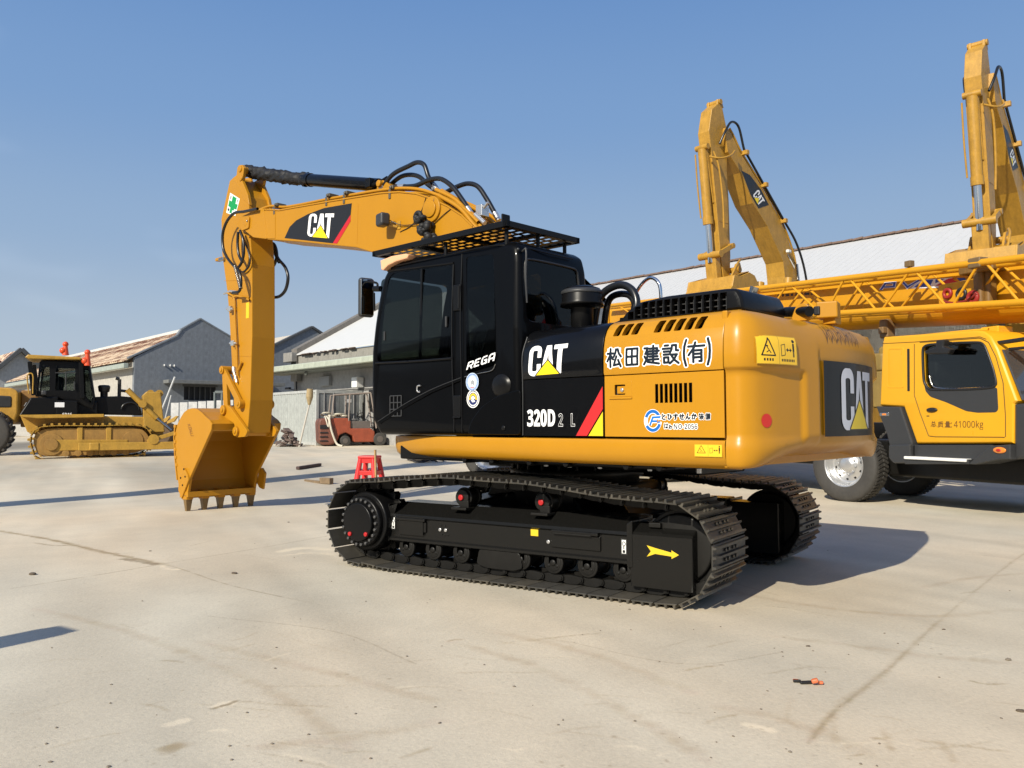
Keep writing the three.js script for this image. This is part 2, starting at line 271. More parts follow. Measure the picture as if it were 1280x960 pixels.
// ---------------------------------------------------------------- the yard
{
  // one colour map for a 20 m square of the slab round the excavator: grain, worn joints, scuffs, tyre marks, spilt paint (matter only)
  const N2 = 2048, S = N2 / 20, X0 = -11, Z0 = -10, cv = document.createElement('canvas'); cv.width = cv.height = N2; const g2 = cv.getContext('2d');
  { const im = g2.createImageData(N2, N2), d = im.data;
    for (let y = 0; y < N2; y++) for (let x = 0; x < N2; x++) {
      const u = x / N2, v = y / N2, n = 0.5 * tileNoise(u, v, 34, 2.7) + 0.4 * tileNoise(u, v, 120, 6.1) + 0.22 * tileNoise(u, v, 420, 9.7), st = noise.noise(x * 0.0045 + y * 0.0022, (y * 0.87 - x * 0.5) * 0.035, 4.4) * Math.sin(Math.PI * u) * Math.sin(Math.PI * v);
      const k = hash(x, y); let g = 0.775 + 0.075 * n + 0.10 * st + (k - 0.5) * 0.10; if (k > 0.998) g *= 0.72; else if (k < 0.001) g *= 1.12;
      const o = (y * N2 + x) * 4; d[o] = 255 * g; d[o + 1] = 255 * g * 0.997; d[o + 2] = 255 * g * 0.99; d[o + 3] = 255; }
    g2.putImageData(im, 0, 0); }
  const px = (p) => [(p.x - X0) * S, (p.z - Z0) * S];
  g2.lineCap = 'round'; g2.lineJoin = 'round';
  function scuff(pts, w, color, alpha, rough = 1) { // a soft-edged, broken mark along points of the photograph's ground
    const c = new THREE.CatmullRomCurve3(pts.map(([a, b]) => { const q = px(onPlane(a, b, V(0, 0, 0), V(0, 1, 0))); return V(q[0], q[1], 0); })), n = Math.max(20, Math.round(c.getLength() / 3));
    g2.fillStyle = color;
    for (let i = 0; i <= n; i++) { const p = c.getPoint(i / n), e = Math.min(1, i / n * 8, (1 - i / n) * 8), k = noise.noise(i * 0.11, w, pts[0][0]) + 0.6 * noise.noise(i * 0.5, w, pts[0][1]); for (let j = 0; j < 3; j++) { g2.globalAlpha = Math.max(0, alpha * e * (0.6 + 0.7 * k * rough)) * 0.55; g2.beginPath(); g2.ellipse(p.x + rr(-1, 1) * w * S * 0.3, p.y + rr(-1, 1) * w * S * 0.3, w * S * rr(0.25, 0.6), w * S * rr(0.2, 0.5), rr(0, 3), 0, 7); g2.fill(); } }
    g2.globalAlpha = 1;
  }
  const DK = '#6f6148', MD = '#8b7e68', PL = '#f6f1e8';
  scuff([[-30, 659], [60, 674], [120, 688], [215, 708]], 0.10, DK, 0.5); scuff([[20, 668], [60, 674], [120, 688], [225, 709]], 0.03, '#4a3f30', 0.6); scuff([[150, 698], [175, 702], [200, 706]], 0.10, '#4a3f30', 0.6); scuff([[40, 678], [70, 682], [95, 681]], 0.06, '#5a4d3a', 0.6);
  scuff([[215, 708], [290, 732], [400, 756]], 0.022, DK, 0.7); scuff([[-20, 741], [120, 719], [215, 703], [330, 684], [420, 668]], 0.024, DK, 0.65); scuff([[200, 706], [215, 712], [228, 711]], 0.07, PL, 0.6);
  scuff([[1010, 930], [1040, 893], [1110, 836], [1170, 780], [1260, 706], [1300, 680]], 0.05, MD, 0.35); scuff([[1010, 930], [1040, 893], [1110, 836], [1170, 780], [1260, 706], [1300, 680]], 0.03, DK, 0.2);
  const crisp = (pts, w, a) => { const q = new THREE.CatmullRomCurve3(pts.map(([x, y]) => { const c = px(onPlane(x, y, V(0, 0, 0), V(0, 1, 0))); return V(c[0], c[1], 0); })).getPoints(260); g2.strokeStyle = '#4f4432'; for (let i = 0; i < q.length - 1; i++) { const k = noise.noise(i * 0.13, w, pts[0][0]); if (k < -0.35) continue; g2.globalAlpha = a * (0.65 + 0.6 * k); g2.lineWidth = w * (1 + 0.6 * noise.noise(i * 0.3, 3.3, w)); g2.beginPath(); g2.moveTo(q[i].x + k, q[i].y); g2.lineTo(q[i + 1].x + k, q[i + 1].y); g2.stroke(); } g2.globalAlpha = 1; };
  crisp([[-30, 659], [60, 674], [120, 688], [215, 708], [290, 732], [400, 756]], 1.6, 0.5); crisp([[-20, 741], [120, 719], [215, 703], [330, 684], [420, 668]], 1.4, 0.45); crisp([[1010, 930], [1040, 893], [1110, 836], [1170, 780], [1260, 706], [1300, 680]], 1.5, 0.2); crisp([[260, 770], [420, 790], [520, 830]], 1, 0.4); crisp([[700, 800], [860, 830], [980, 815]], 1, 0.3);
  for (const l of [[[960, 795], [1060, 806], [1180, 822], [1290, 830]], [[870, 730], [1000, 755], [1150, 770], [1290, 760]], [[240, 800], [400, 838], [560, 880]], [[310, 935], [420, 925], [560, 900]], [[1150, 735], [1220, 722], [1290, 716]], [[880, 880], [1000, 905], [1100, 950]], [[560, 800], [660, 830], [800, 900], [900, 960]], [[620, 790], [730, 815], [880, 870]], [[40, 760], [160, 790], [330, 860], [460, 950]]]) scuff(l, 0.10, MD, 0.17);
  for (const l of [[[990, 870], [985, 900], [1000, 912]], [[1045, 895], [1042, 915], [1046, 930]], [[1105, 908], [1110, 930], [1116, 940]], [[1175, 925], [1185, 940], [1195, 955]], [[1040, 880], [1070, 865], [1110, 850]]]) scuff(l, 0.04, MD, 0.3);
  for (let i = 0; i < 170; i++) { const x = rr(0, 1280), y = rr(670, 950), L = rr(15, 130), s = rr(-0.35, 0.3); scuff([[x, y], [x + L / 2, y + s * L / 2 + rr(-3, 3)], [x + L, y + s * L]], rr(0.008, 0.03), rnd() > 0.62 ? PL : rnd() > 0.5 ? MD : DK, rr(0.2, 0.55)); }
  scuff([[268, 884], [280, 881], [292, 878]], 0.06, PL, 0.9); scuff([[262, 887], [280, 882], [298, 875]], 0.03, '#5e5240', 0.9); scuff([[208, 907], [222, 903], [234, 899]], 0.05, PL, 0.9); scuff([[205, 938], [215, 935], [226, 931]], 0.08, '#84765e', 0.35); scuff([[930, 905], [950, 909], [968, 914]], 0.05, PL, 0.9); scuff([[985, 732], [1010, 721], [1036, 709]], 0.025, PL, 0.8); scuff([[345, 690], [380, 685], [418, 688]], 0.14, PL, 0.7); scuff([[350, 695], [390, 691], [420, 694]], 0.10, PL, 0.5);
  for (let i = 0; i < 130; i++) { const q = px(onPlane(rr(-20, 1300), 640 + 320 * Math.pow(rnd(), 0.8), V(0, 0, 0), V(0, 1, 0))); g2.globalAlpha = rr(0.25, 0.7); g2.fillStyle = rnd() > 0.25 ? '#57493a' : PL; g2.beginPath(); g2.ellipse(q[0], q[1], rr(0.5, 1.6), rr(0.4, 1.1), rr(0, 3), 0, 7); g2.fill(); }
  g2.globalAlpha = 1;
  const tile = new THREE.CanvasTexture(cv); tile.colorSpace = THREE.NoColorSpace; tile.flipY = false; tile.wrapS = tile.wrapT = THREE.RepeatWrapping; tile.magFilter = THREE.LinearFilter; tile.minFilter = THREE.LinearMipmapLinearFilter; tile.generateMipmaps = true;
  const bump = dataTex(512, (u, v, x, y) => { const g = 0.5 + 0.35 * tileNoise(u, v, 40, 3.7) + 0.25 * tileNoise(u, v, 120, 1.9) + (hash(x, y) - 0.5) * 0.3; return [g, g, g]; }, false);
  const concrete = new THREE.MeshStandardMaterial({ color: new THREE.Color().setRGB(0.73, 0.642, 0.487), roughness: 0.88, map: tile, bumpMap: withRepeat(bump, 22), bumpScale: 0.0022, vertexColors: true });
  // one graded sheet: fine round the excavator, coarse toward the horizon
  const N = 460, warp = (t) => { const s = t * 2 - 1, a = Math.abs(s); return Math.sign(s) * (a * 26 + 900 * Math.pow(a, 7)); };
  const pos = new Float32Array((N + 1) * (N + 1) * 3), col = new Float32Array(pos.length), uv = new Float32Array((N + 1) * (N + 1) * 2), ix = [];
  const streakDir = V(0.82, 0, -0.57);
  for (let j = 0; j <= N; j++) for (let i = 0; i <= N; i++) {
    const k = j * (N + 1) + i, x = warp(i / N) - 1, z = warp(j / N) - 1;
    pos[k * 3] = x; pos[k * 3 + 1] = gh(x, z); pos[k * 3 + 2] = z; uv[k * 2] = (x - X0) / 20; uv[k * 2 + 1] = (z - Z0) / 20;
    const a = x * 0.87 + z * 0.5, b = -x * 0.5 + z * 0.87;   // along and across the worn lanes
    const big = noise.noise(x * 0.12, z * 0.12, 1.5), mid = noise.noise(x * 0.45, z * 0.45, 4.5), lane = noise.noise(a * 0.10, b * 0.9, 8.2), lane2 = noise.noise(a * 0.35 + 9, b * 2.2, 3.2), fine = noise.noise(x * 1.6, z * 1.6, 2.2);
    let g = 1 + 0.10 * big + 0.07 * mid + 0.10 * lane + 0.06 * lane2 + 0.04 * fine;
    const far = Math.hypot(x - CAM.pos.x, z - CAM.pos.z);
    const dark = Math.max(0, noise.noise(a * 0.05 + 4, b * 0.16, 6.6) - 0.12) * Math.min(1, Math.max(0, (far - 14) / 10)); g *= 1 - 1.5 * Math.min(0.4, dark); const lanes = Math.min(1, Math.max(0, (far - 11) / 8)); g *= 1 + lanes * (0.26 * noise.noise(a * 0.03 + 2, b * 0.55, 5.1) + 0.18 * noise.noise(a * 0.08, b * 1.4, 7.7));   // oil and tyre dirt in the busy lanes farther off
    const warm = 1 + 0.045 * noise.noise(x * 0.3 + 7, z * 0.3, 9.9) + 0.045 * noise.noise(a * 0.5, b * 1.1 + 3, 1.9) + 0.03 * noise.noise(x * 0.12, z * 0.12 + 5, 3.3); g *= 1 + 0.07 * noise.noise(a * 0.8 + 2, b * 1.5, 6.4) + 0.05 * noise.noise(a * 2.4, b * 3.6, 2.9);
    col[k * 3] = g * warm; col[k * 3 + 1] = g; col[k * 3 + 2] = g / warm;
  }
  for (let j = 0; j < N; j++) for (let i = 0; i < N; i++) { const a = j * (N + 1) + i; ix.push(a, a + N + 1, a + 1, a + 1, a + N + 1, a + N + 2); }
  const g = new THREE.BufferGeometry(); g.setAttribute('position', new THREE.BufferAttribute(pos, 3)); g.setAttribute('color', new THREE.BufferAttribute(col, 3)); g.setAttribute('uv', new THREE.BufferAttribute(uv, 2)); g.setIndex(ix); g.computeVertexNormals(); g.userData.keep = true;
  const yard = struct('ground', g, concrete);

  const G = onGround;
  // small grit and chips of stone
  const bits = [];
  for (let i = 0; i < 100; i++) {
    const px = rr(-20, 1300), py = 640 + 330 * Math.pow(rnd(), 0.8), p = G(px, py), s = rr(0.003, 0.008) * (rnd() > 0.95 ? 2 : 1);
    const b = new THREE.IcosahedronGeometry(s, 0).scale(1, 0.55, rr(0.7, 1.5)).rotateY(rr(0, 6)).translate(p.x, p.y + s * 0.3, p.z); bits.push(b);
  }
  tag(obj('grit', bits, mat(0.20, 0.165, 0.125, 0.95)), 'small dark grit and stone chips scattered on the concrete yard', 'grit', null, 'stuff');
}
// ---------------------------------------------------------------- the excavator in front
const SLEW = 0.1613;
const exc = thing('excavator', 'large black and yellow crawler excavator, nearest machine in the middle of the yard', 'excavator');
const toUpper = (p) => V(p.x * Math.cos(SLEW) + p.z * Math.sin(SLEW), p.y, -p.x * Math.sin(SLEW) + p.z * Math.cos(SLEW));
const upN = V(-Math.sin(SLEW), 0, Math.cos(SLEW));
const up = (px, py, z) => toUpper(onPlane(px, py, upN.clone().multiplyScalar(z), upN)).toArray();   // a point of the upper works on the plane z
const X = (name, geos, m, label) => { const o = obj(name, geos, m, exc); if (label) o.userData.label = label; return o; };          // undercarriage part
const Uo = (name, geos, m, label) => { const o = X(name, geos, m, label); o.rotation.y = -SLEW; return o; };                            // part of the upper works

// ---- undercarriage
function shoePath() {
  const pts = [], S = [-1.58, 0.43, 0.375], I = [1.585, 0.405, 0.365];
  const add = (x, y) => pts.push(V(x, y, 0));
  for (const x of [1.4, 1.0, 0.5, 0, -0.5, -1.0]) add(x, 0.036);
  add(-1.3, 0.044);
  for (let a = -80; a >= -270; a -= 10) add(S[0] + S[2] * Math.cos(a * Math.PI / 180), S[1] + S[2] * Math.sin(a * Math.PI / 180));
  for (const p of [[-1.3, 0.822], [-0.95, 0.855], [-0.5, 0.884], [-0.05, 0.872], [0.36, 0.862], [0.7, 0.832], [1.1, 0.79], [1.4, 0.776]]) add(...p);
  for (let a = 84; a >= -88; a -= 10) add(I[0] + I[2] * Math.cos(a * Math.PI / 180), I[1] + I[2] * Math.sin(a * Math.PI / 180));
  return new THREE.CatmullRomCurve3(pts, true, 'centripetal');
}
const path = shoePath(), SHOES = 46;
path.arcLengthDivisions = 1200;
const shoeGeo = (() => { // triple-grouser shoe, outline in (s, h), 0.703 m wide
  const o = [[-0.088, 0], [0.089, 0], [0.092, 0.006]];
  for (const s of [0.068, 0.0, -0.072]) o.push([s + 0.013, 0.011], [s + 0.008, 0.036], [s - 0.006, 0.036], [s - 0.012, 0.011]);
  o.push([-0.090, 0.010]);
  const bolts = []; for (const z of [-0.115, -0.05, 0.05, 0.115]) for (const s of [-0.035, 0.035]) bolts.push(new THREE.CylinderGeometry(0.014, 0.014, 0.016, 6).translate(s, 0.018, z));
  return join([slab(o, -0.3513, 0.3513, 0.003, [], 1), bolts]);
})();
const linkGeo = (() => {
  const g = [];
  for (const z of [-0.085, 0.085]) g.push(slab(rounded([[-0.085, -0.02], [-0.098, -0.066], [-0.03, -0.08], [0.03, -0.076], [0.098, -0.066], [0.085, -0.02], [0.05, -0.002], [-0.05, -0.002]], 0.02, 3), z - 0.02, z + 0.02, 0.004, [], 1));
  g.push(new THREE.CylinderGeometry(0.026, 0.026, 0.25, 10).rotateX(Math.PI / 2).translate(-0.09, -0.05, 0), new THREE.CylinderGeometry(0.012, 0.016, 0.27, 8).rotateX(Math.PI / 2).translate(-0.09, -0.05, 0));
  return join(g);
})();
function chain(zc, label) {
  const frames = [];
  for (let i = 0; i < SHOES; i++) { const t = i / SHOES, p = path.getPointAt(t), d = path.getTangentAt(t); frames.push(new THREE.Matrix4().makeTranslation(p.x, p.y, zc).multiply(new THREE.Matrix4().makeRotationZ(Math.atan2(-d.y, -d.x))).multiply(new THREE.Matrix4().makeRotationX(Math.PI))); }
  // d runs along the bottom toward -x: outward is down there
  const c = X('track_chain', frames.map((m) => linkGeo.clone().applyMatrix4(m)), M.trackBlack, label);
  for (const m of frames) { const s = obj('track_shoe', shoeGeo, [M.shoeSteel, M.shoeWorn, M.shoeDull][Math.floor(rnd() * 3)], c); s.geometry = shoeGeo; s.applyMatrix4(m); }
  return c;
}
shoeGeo.userData.keep = true;
for (const [zc, s] of [[1.127, 1], [-1.127, -1]]) {
  chain(zc, s > 0 ? 'near track chain with triple grouser shoes' : 'far track chain in the shade');
  const Z = (a) => zc + s * a;   // a: outward from the middle of the track
  const zz = (a, b) => [Math.min(Z(a), Z(b)), Math.max(Z(a), Z(b))];
  // track frame: boxed side with sloping top
  const [f0, f1] = zz(-0.26, 0.16);
  const prof = [[-0.26, 0.25], [0.135, 0.25], [0.16, 0.265], [0.16, 0.285], [0.145, 0.30], [0.145, 0.475], [0.165, 0.49], [0.16, 0.515], [-0.02, 0.615], [-0.26, 0.615]].map(([a, y]) => [Z(a), y]);
  const fr = X('track_frame', [slabX(s > 0 ? prof : prof.slice().reverse(), -1.33, 1.22, 0.008), slab([[-1.37, 0.27], [-1.33, 0.25], [-1.33, 0.60], [-1.23, 0.615], [-1.37, 0.57]], Z(0.02) - 0.14, Z(0.02) + 0.14, 0.006), slabX([[Z(0.168), 0.33], [Z(0.15), 0.36], [Z(0.15), 0.49], [Z(0.172), 0.50]], -1.2, -0.9, 0.003), cbox(-1.05, 0.475, Z(0.17), 0.36, 0.03, 0.03), cbox(0.72, 0.475, Z(0.17), 0.44, 0.03, 0.03), cbox(0.72, 0.40, Z(0.152), 0.46, 0.12, 0.02), cbox(-1.05, 0.41, Z(0.152), 0.36, 0.10, 0.02)], M.frameBlack);
  obj('step_plate', [cbox(0.70, 0.462, Z(0.168), 0.36, 0.012, 0.05, 0.004)], M.trackBlack, fr);
  const guard = X('idler_guard', [slabX((s > 0 ? (q) => q : (q) => q.reverse())([[-0.24, 0.10], [0.167, 0.10], [0.167, 0.50], [0.15, 0.52], [0.0, 0.585], [-0.24, 0.585]].map(([a, y]) => [Z(a), y])), 1.215, 1.735, 0.014), slab(rounded([[1.19, 0.24], [1.19, 0.58], [1.24, 0.61], [1.24, 0.24]], 0.015), ...zz(-0.2, 0.172), 0.006)], M.frameBlack);
  obj('lug', [cbox(1.40, 0.575, Z(0.06), 0.1, 0.04, 0.1)], M.trackBlack, guard);
  // final drive with its ring of bolts, sprocket
  const hub = X('final_drive', [discZ(-1.585, 0.43, ...zz(0.02, 0.23), 0.285, 40, 0.02), discZ(-1.585, 0.43, ...zz(0.2, 0.29), 0.245, 40, 0.02), discZ(-1.585, 0.43, ...zz(0.28, 0.335), 0.185, 40, 0.012)], M.satinBlack);
  const bl = []; for (let k = 0; k < 22; k++) { const a = k / 22 * 2 * Math.PI; bl.push(discZ(-1.585 + 0.215 * Math.cos(a), 0.43 + 0.215 * Math.sin(a), ...zz(0.28, 0.315), 0.016, 6, 0.003)); }
  for (const b of bl) obj('bolt', b, M.steel.clone(), hub).material = mat(0.12, 0.12, 0.12, 0.3, { metalness: 0.6, dust: 0 });
  for (const [dx, dy] of [[-0.085, -0.115], [0.125, -0.105]]) obj('drain_plug', discZ(-1.585 + dx, 0.43 + dy, ...zz(0.33, 0.352), 0.021, 12, 0.004), M.red, hub);
  const teeth = []; for (let k = 0; k < 21; k++) { const a0 = k / 21 * 2 * Math.PI, w = Math.PI / 21; teeth.push([-1.585 + 0.30 * Math.cos(a0 - w * 0.9), 0.43 + 0.30 * Math.sin(a0 - w * 0.9)], [-1.585 + 0.345 * Math.cos(a0 - w * 0.35), 0.43 + 0.345 * Math.sin(a0 - w * 0.35)], [-1.585 + 0.345 * Math.cos(a0 + w * 0.35), 0.43 + 0.345 * Math.sin(a0 + w * 0.35)]); }
  X('sprocket', slab(teeth, Z(0) - 0.04, Z(0) + 0.04, 0.004), M.trackBlack);
  X('idler', [discZ(1.585, 0.405, ...zz(-0.07, 0.07), 0.268, 40, 0.02), discZ(1.585, 0.405, ...zz(-0.03, 0.03), 0.30, 40), discZ(1.585, 0.405, ...zz(0.05, 0.13), 0.10, 24)], M.trackBlack);
  for (const x of [-0.5, 0.36]) {
    const r = X('carrier_roller', [discZ(x, 0.70, ...zz(-0.06, 0.10), 0.075, 24), discZ(x, 0.70, ...zz(-0.10, -0.06), 0.09, 24), discZ(x, 0.70, ...zz(0.04, 0.07), 0.09, 24), cbox(x + 0.03, 0.63, Z(0.09), 0.10, 0.09, 0.03), cbox(x, 0.602, Z(0.08), 0.17, 0.025, 0.14)], M.trackBlack);
    obj('roller_cap', discZ(x, 0.70, ...zz(0.10, 0.122), 0.026, 16, 0.005), M.red, r);
  }
  for (let k = 0; k < 8; k++) {
    const x = -1.14 + k * 0.325;
    X('track_roller', [discZ(x, 0.205, ...zz(-0.13, 0.13), 0.075, 20), discZ(x, 0.205, ...zz(0.085, 0.125), 0.095, 20), discZ(x, 0.205, ...zz(-0.125, -0.085), 0.095, 20), cbox(x, 0.225, Z(0.11), 0.11, 0.08, 0.04, 0.015), discZ(x, 0.205, ...zz(0.12, 0.14), 0.028, 12), cbox(x - 0.04, 0.18, Z(0.125), 0.025, 0.025, 0.02), cbox(x + 0.04, 0.18, Z(0.125), 0.025, 0.025, 0.02)], M.trackBlack);
  }
  X('track_guide', [slab(rounded([[-0.27, 0.26], [-0.3, 0.13], [-0.2, 0.10], [0.1, 0.10], [0.19, 0.13], [0.16, 0.26]], 0.03), Z(0.135) - 0.012, Z(0.135) + 0.012, 0.005)], M.trackBlack);
  if (s > 0) {
    const lab = (n, x, y, w, h, m, lb) => { const o = X(n, cbox(x, y, Z(0.1465), w, h, 0.003, 0.001), m, lb); return o; };
    lab('warning_label', 0.315, 0.445, 0.075, 0.055, M.yellowLabel, 'small yellow label on the track frame');
    const pictogram = printMat(64, 128, (g, w, h) => { g.fillStyle = '#eef0ee'; g.fillRect(0, 0, w, h); g.strokeStyle = g.fillStyle = '#111'; g.lineWidth = 7; g.strokeRect(4, 4, w - 8, h - 8); g.beginPath(); g.arc(32, 40, 17, 0, 7); g.stroke(); g.fillRect(26, 56, 12, 30); g.fillRect(17, 92, 30, 24); });
    for (const [x, y] of [[-1.285, 0.425], [1.155, 0.395]]) { const o = X('tie_down_label', quad([x - 0.024, y - 0.06, Z(0.15)], [x + 0.024, y - 0.06, Z(0.15)], [x + 0.024, y + 0.06, Z(0.15)], [x - 0.024, y + 0.06, Z(0.15)]), pictogram, 'small white label with a black ring symbol'); }
    for (const [x, y] of [[-0.71, 0.40], [-0.645, 0.40], [0.455, 0.38], [0.53, 0.38]]) X('frame_bolt', discZ(x, y, Z(0.144), Z(0.158), 0.017, 10, 0.004), M.silver);
    for (const [x, y] of [[-0.70, 0.44], [-0.655, 0.44], [-0.69, 0.36], [-0.66, 0.355], [-0.62, 0.36]]) X('frame_bolt', discZ(x, y, Z(0.144), Z(0.152), 0.009, 8, 0.002), M.trackBlack);
    X('arrow_decal', slab([[1.36, 0.425], [1.43, 0.41], [1.565, 0.385], [1.565, 0.403], [1.625, 0.372], [1.565, 0.338], [1.565, 0.356], [1.43, 0.365], [1.36, 0.338], [1.395, 0.382]], Z(0.166), Z(0.168), 0), M.yellowLabel, 'yellow arrow painted on the idler guard');
  }
}
X('car_body', [slab(rounded([[-0.75, 0.48], [0.75, 0.48], [0.6, 0.80], [-0.6, 0.80]], 0.04), -0.62, 0.62, 0.02), ...[[-1, -1], [-1, 1], [1, -1], [1, 1]].map(([a, b]) => bar([a * 0.45, 0.60, b * 0.45], [a * 0.85, 0.46, b * 0.95], 0.42, 0.26))], M.satinBlack);
X('swing_bearing', [lathe([[0.3, 0.80], [0.62, 0.80], [0.62, 0.86], [0.66, 0.87], [0.66, 0.93], [0.60, 0.94], [0.60, 1.0], [0.3, 1.0]], 48), ...Array.from({ length: 24 }, (_, i) => { const a = i / 24 * Math.PI * 2; return new THREE.CylinderGeometry(0.016, 0.016, 0.05, 6).translate(0.64 * Math.cos(a), 0.95, 0.64 * Math.sin(a)); })], M.trackBlack);

// ---- upper frame
const ZS = 1.343;
Uo('deck_frame', [box(-1.30, 1.9, 1.02, 1.16, -1.25, 1.2, 0.02), box(-1.45, 0.6, 1.16, 1.26, -1.3, 0.3, 0.01), box(-0.9, 1.6, 0.93, 1.03, -0.45, 0.35, 0.02), ...[-0.3, 0.05, 0.5, 0.9, 1.5, 1.8].map((x) => discZ(x, 1.04, 0.9, 1.26, 0.03, 10))], M.satinBlack);
for (const x of [0.35, 0.62, 0.95, 1.45, 1.9]) Uo('bolt', rod([x, 0.985, 0.86], [x, 1.02, 0.86], 0.022, 0.022, 6), M.silver);
{ // yellow side sill, its front end sweeping in under the cab
  const prof = (dz) => [[1.10 - dz, 1.255], [1.30 - dz, 1.255], [1.336 - dz, 1.247], [1.343 - dz, 1.22], [1.338 - dz, 1.14], [1.318 - dz, 1.085], [1.275 - dz, 1.052], [1.10 - dz, 1.04]];
  const st = [[-1.455, 0.235], [-1.42, 0.185], [-1.35, 0.155], [-0.9, 0.085], [-0.4, 0.012], [0, 0], [1.2, 0], [2.392, 0]], P = [], n = prof(0).length, I = [];
  st.forEach(([x, dz]) => prof(dz).forEach(([z, y]) => P.push(x, y, z)));
  for (let i = 0; i < st.length - 1; i++) for (let j = 0; j < n - 1; j++) { const a = i * n + j, b = a + n; I.push(a, a + 1, b, a + 1, b + 1, b); }
  for (const [e, f] of [[0, 0], [st.length - 1, 1]]) for (let j = 1; j < n - 1; j++) f ? I.push(e * n, e * n + j, e * n + j + 1) : I.push(e * n, e * n + j + 1, e * n + j);
  const g = new THREE.BufferGeometry(); g.setAttribute('position', new THREE.Float32BufferAttribute(P, 3)); g.setIndex(I.map((_, k, A) => A[k - k % 3 + (2 - k % 3)]));
  Uo('side_sill', smooth(g, 0.7), M.catYellow);
  Uo('side_sill', box(-1.40, 2.35, 1.05, 1.255, -1.34, -1.20, 0.03), M.catYellow);
}

// ---- cab
const CO = (() => { // side outline from the photograph, on the plane of the door
  const Z0 = 1.36, f = (a, b) => { const p = up(a, b, Z0); return [p[0], p[1]]; };
  const o = [f(473.5, 543.2), f(463.5, 524), f(462.6, 480), f(463, 440), f(466, 405), f(470, 371), f(474.5, 346), f(479, 336), f(487, 327), f(498, 321.8), f(511, 319.6), f(560, 311.6), f(600, 305.5)];
  o[0][1] = 1.263;
  const top = o[o.length - 1][1];
  o.push([0.20, top + 0.005], [0.36, top - 0.01], [0.435, top - 0.06], [0.462, top - 0.18], [0.485, 2.2], [0.50, 1.263]);
  return o;
})();
const CABZ0 = 0.36, CABZ1 = 1.362;
const bulge = (g) => { // the rear wall and the roof edges swell a little; the side leans in toward the roof
  const p = g.attributes.position;
  for (let i = 0; i < p.count; i++) {
    const x = p.getX(i), y = p.getY(i), z = p.getZ(i), k = Math.max(0, Math.min(1, (y - 1.9) / 1.1));
    p.setZ(i, z > 0.86 ? z - 0.05 * k * k * (z - 0.86) / 0.5 : z + 0.05 * k * k * (0.86 - z) / 0.5);
  }
  g.computeVertexNormals(); return g;
};
const refine = (pts, m = 0.12) => { const o = []; pts.forEach((p, i) => { const q = pts[(i + 1) % pts.length], L = Math.hypot(q[0] - p[0], q[1] - p[1]), n = Math.max(1, Math.round(L / m)); for (let k = 0; k < n; k++) o.push([p[0] + (q[0] - p[0]) * k / n, p[1] + (q[1] - p[1]) * k / n]); }); return o; };
const inset = (pts, d) => { const c = [pts.reduce((s, p) => s + p[0], 0) / pts.length, pts.reduce((s, p) => s + p[1], 0) / pts.length], xs = pts.map((p) => p[0]), ys = pts.map((p) => p[1]), w = Math.max(...xs) - Math.min(...xs), h = Math.max(...ys) - Math.min(...ys); return pts.map((p) => [c[0] + (p[0] - c[0]) * (1 - 2 * d / w), c[1] + (p[1] - c[1]) * (1 - 2 * d / h)]); };
const uz = (pts, z) => pts.map(([a, b]) => { const p = up(a, b, z); return [p[0], p[1]]; });
const doorWin = rounded(uz([[484, 341], [561, 330.5], [562, 446.5], [471, 451.5], [474, 395]], 1.36), [0.10, 0.04, 0.04, 0.06, 0.3]);
const quarterWin = rounded(uz([[579, 321], [613, 316.5], [618, 455], [583, 466]], 1.36), [0.03, 0.05, 0.06, 0.03]);
const rearWin = rounded([[1.255, 2.79], [1.255, 2.245], [0.56, 2.245], [0.50, 2.40], [0.54, 2.785]], [0.06, 0.08, 0.06, 0.04, 0.06]); // (z, y)
const frontWin = rounded([[1.27, 2.86], [1.29, 1.80], [0.44, 1.80], [0.44, 2.86]], 0.07);
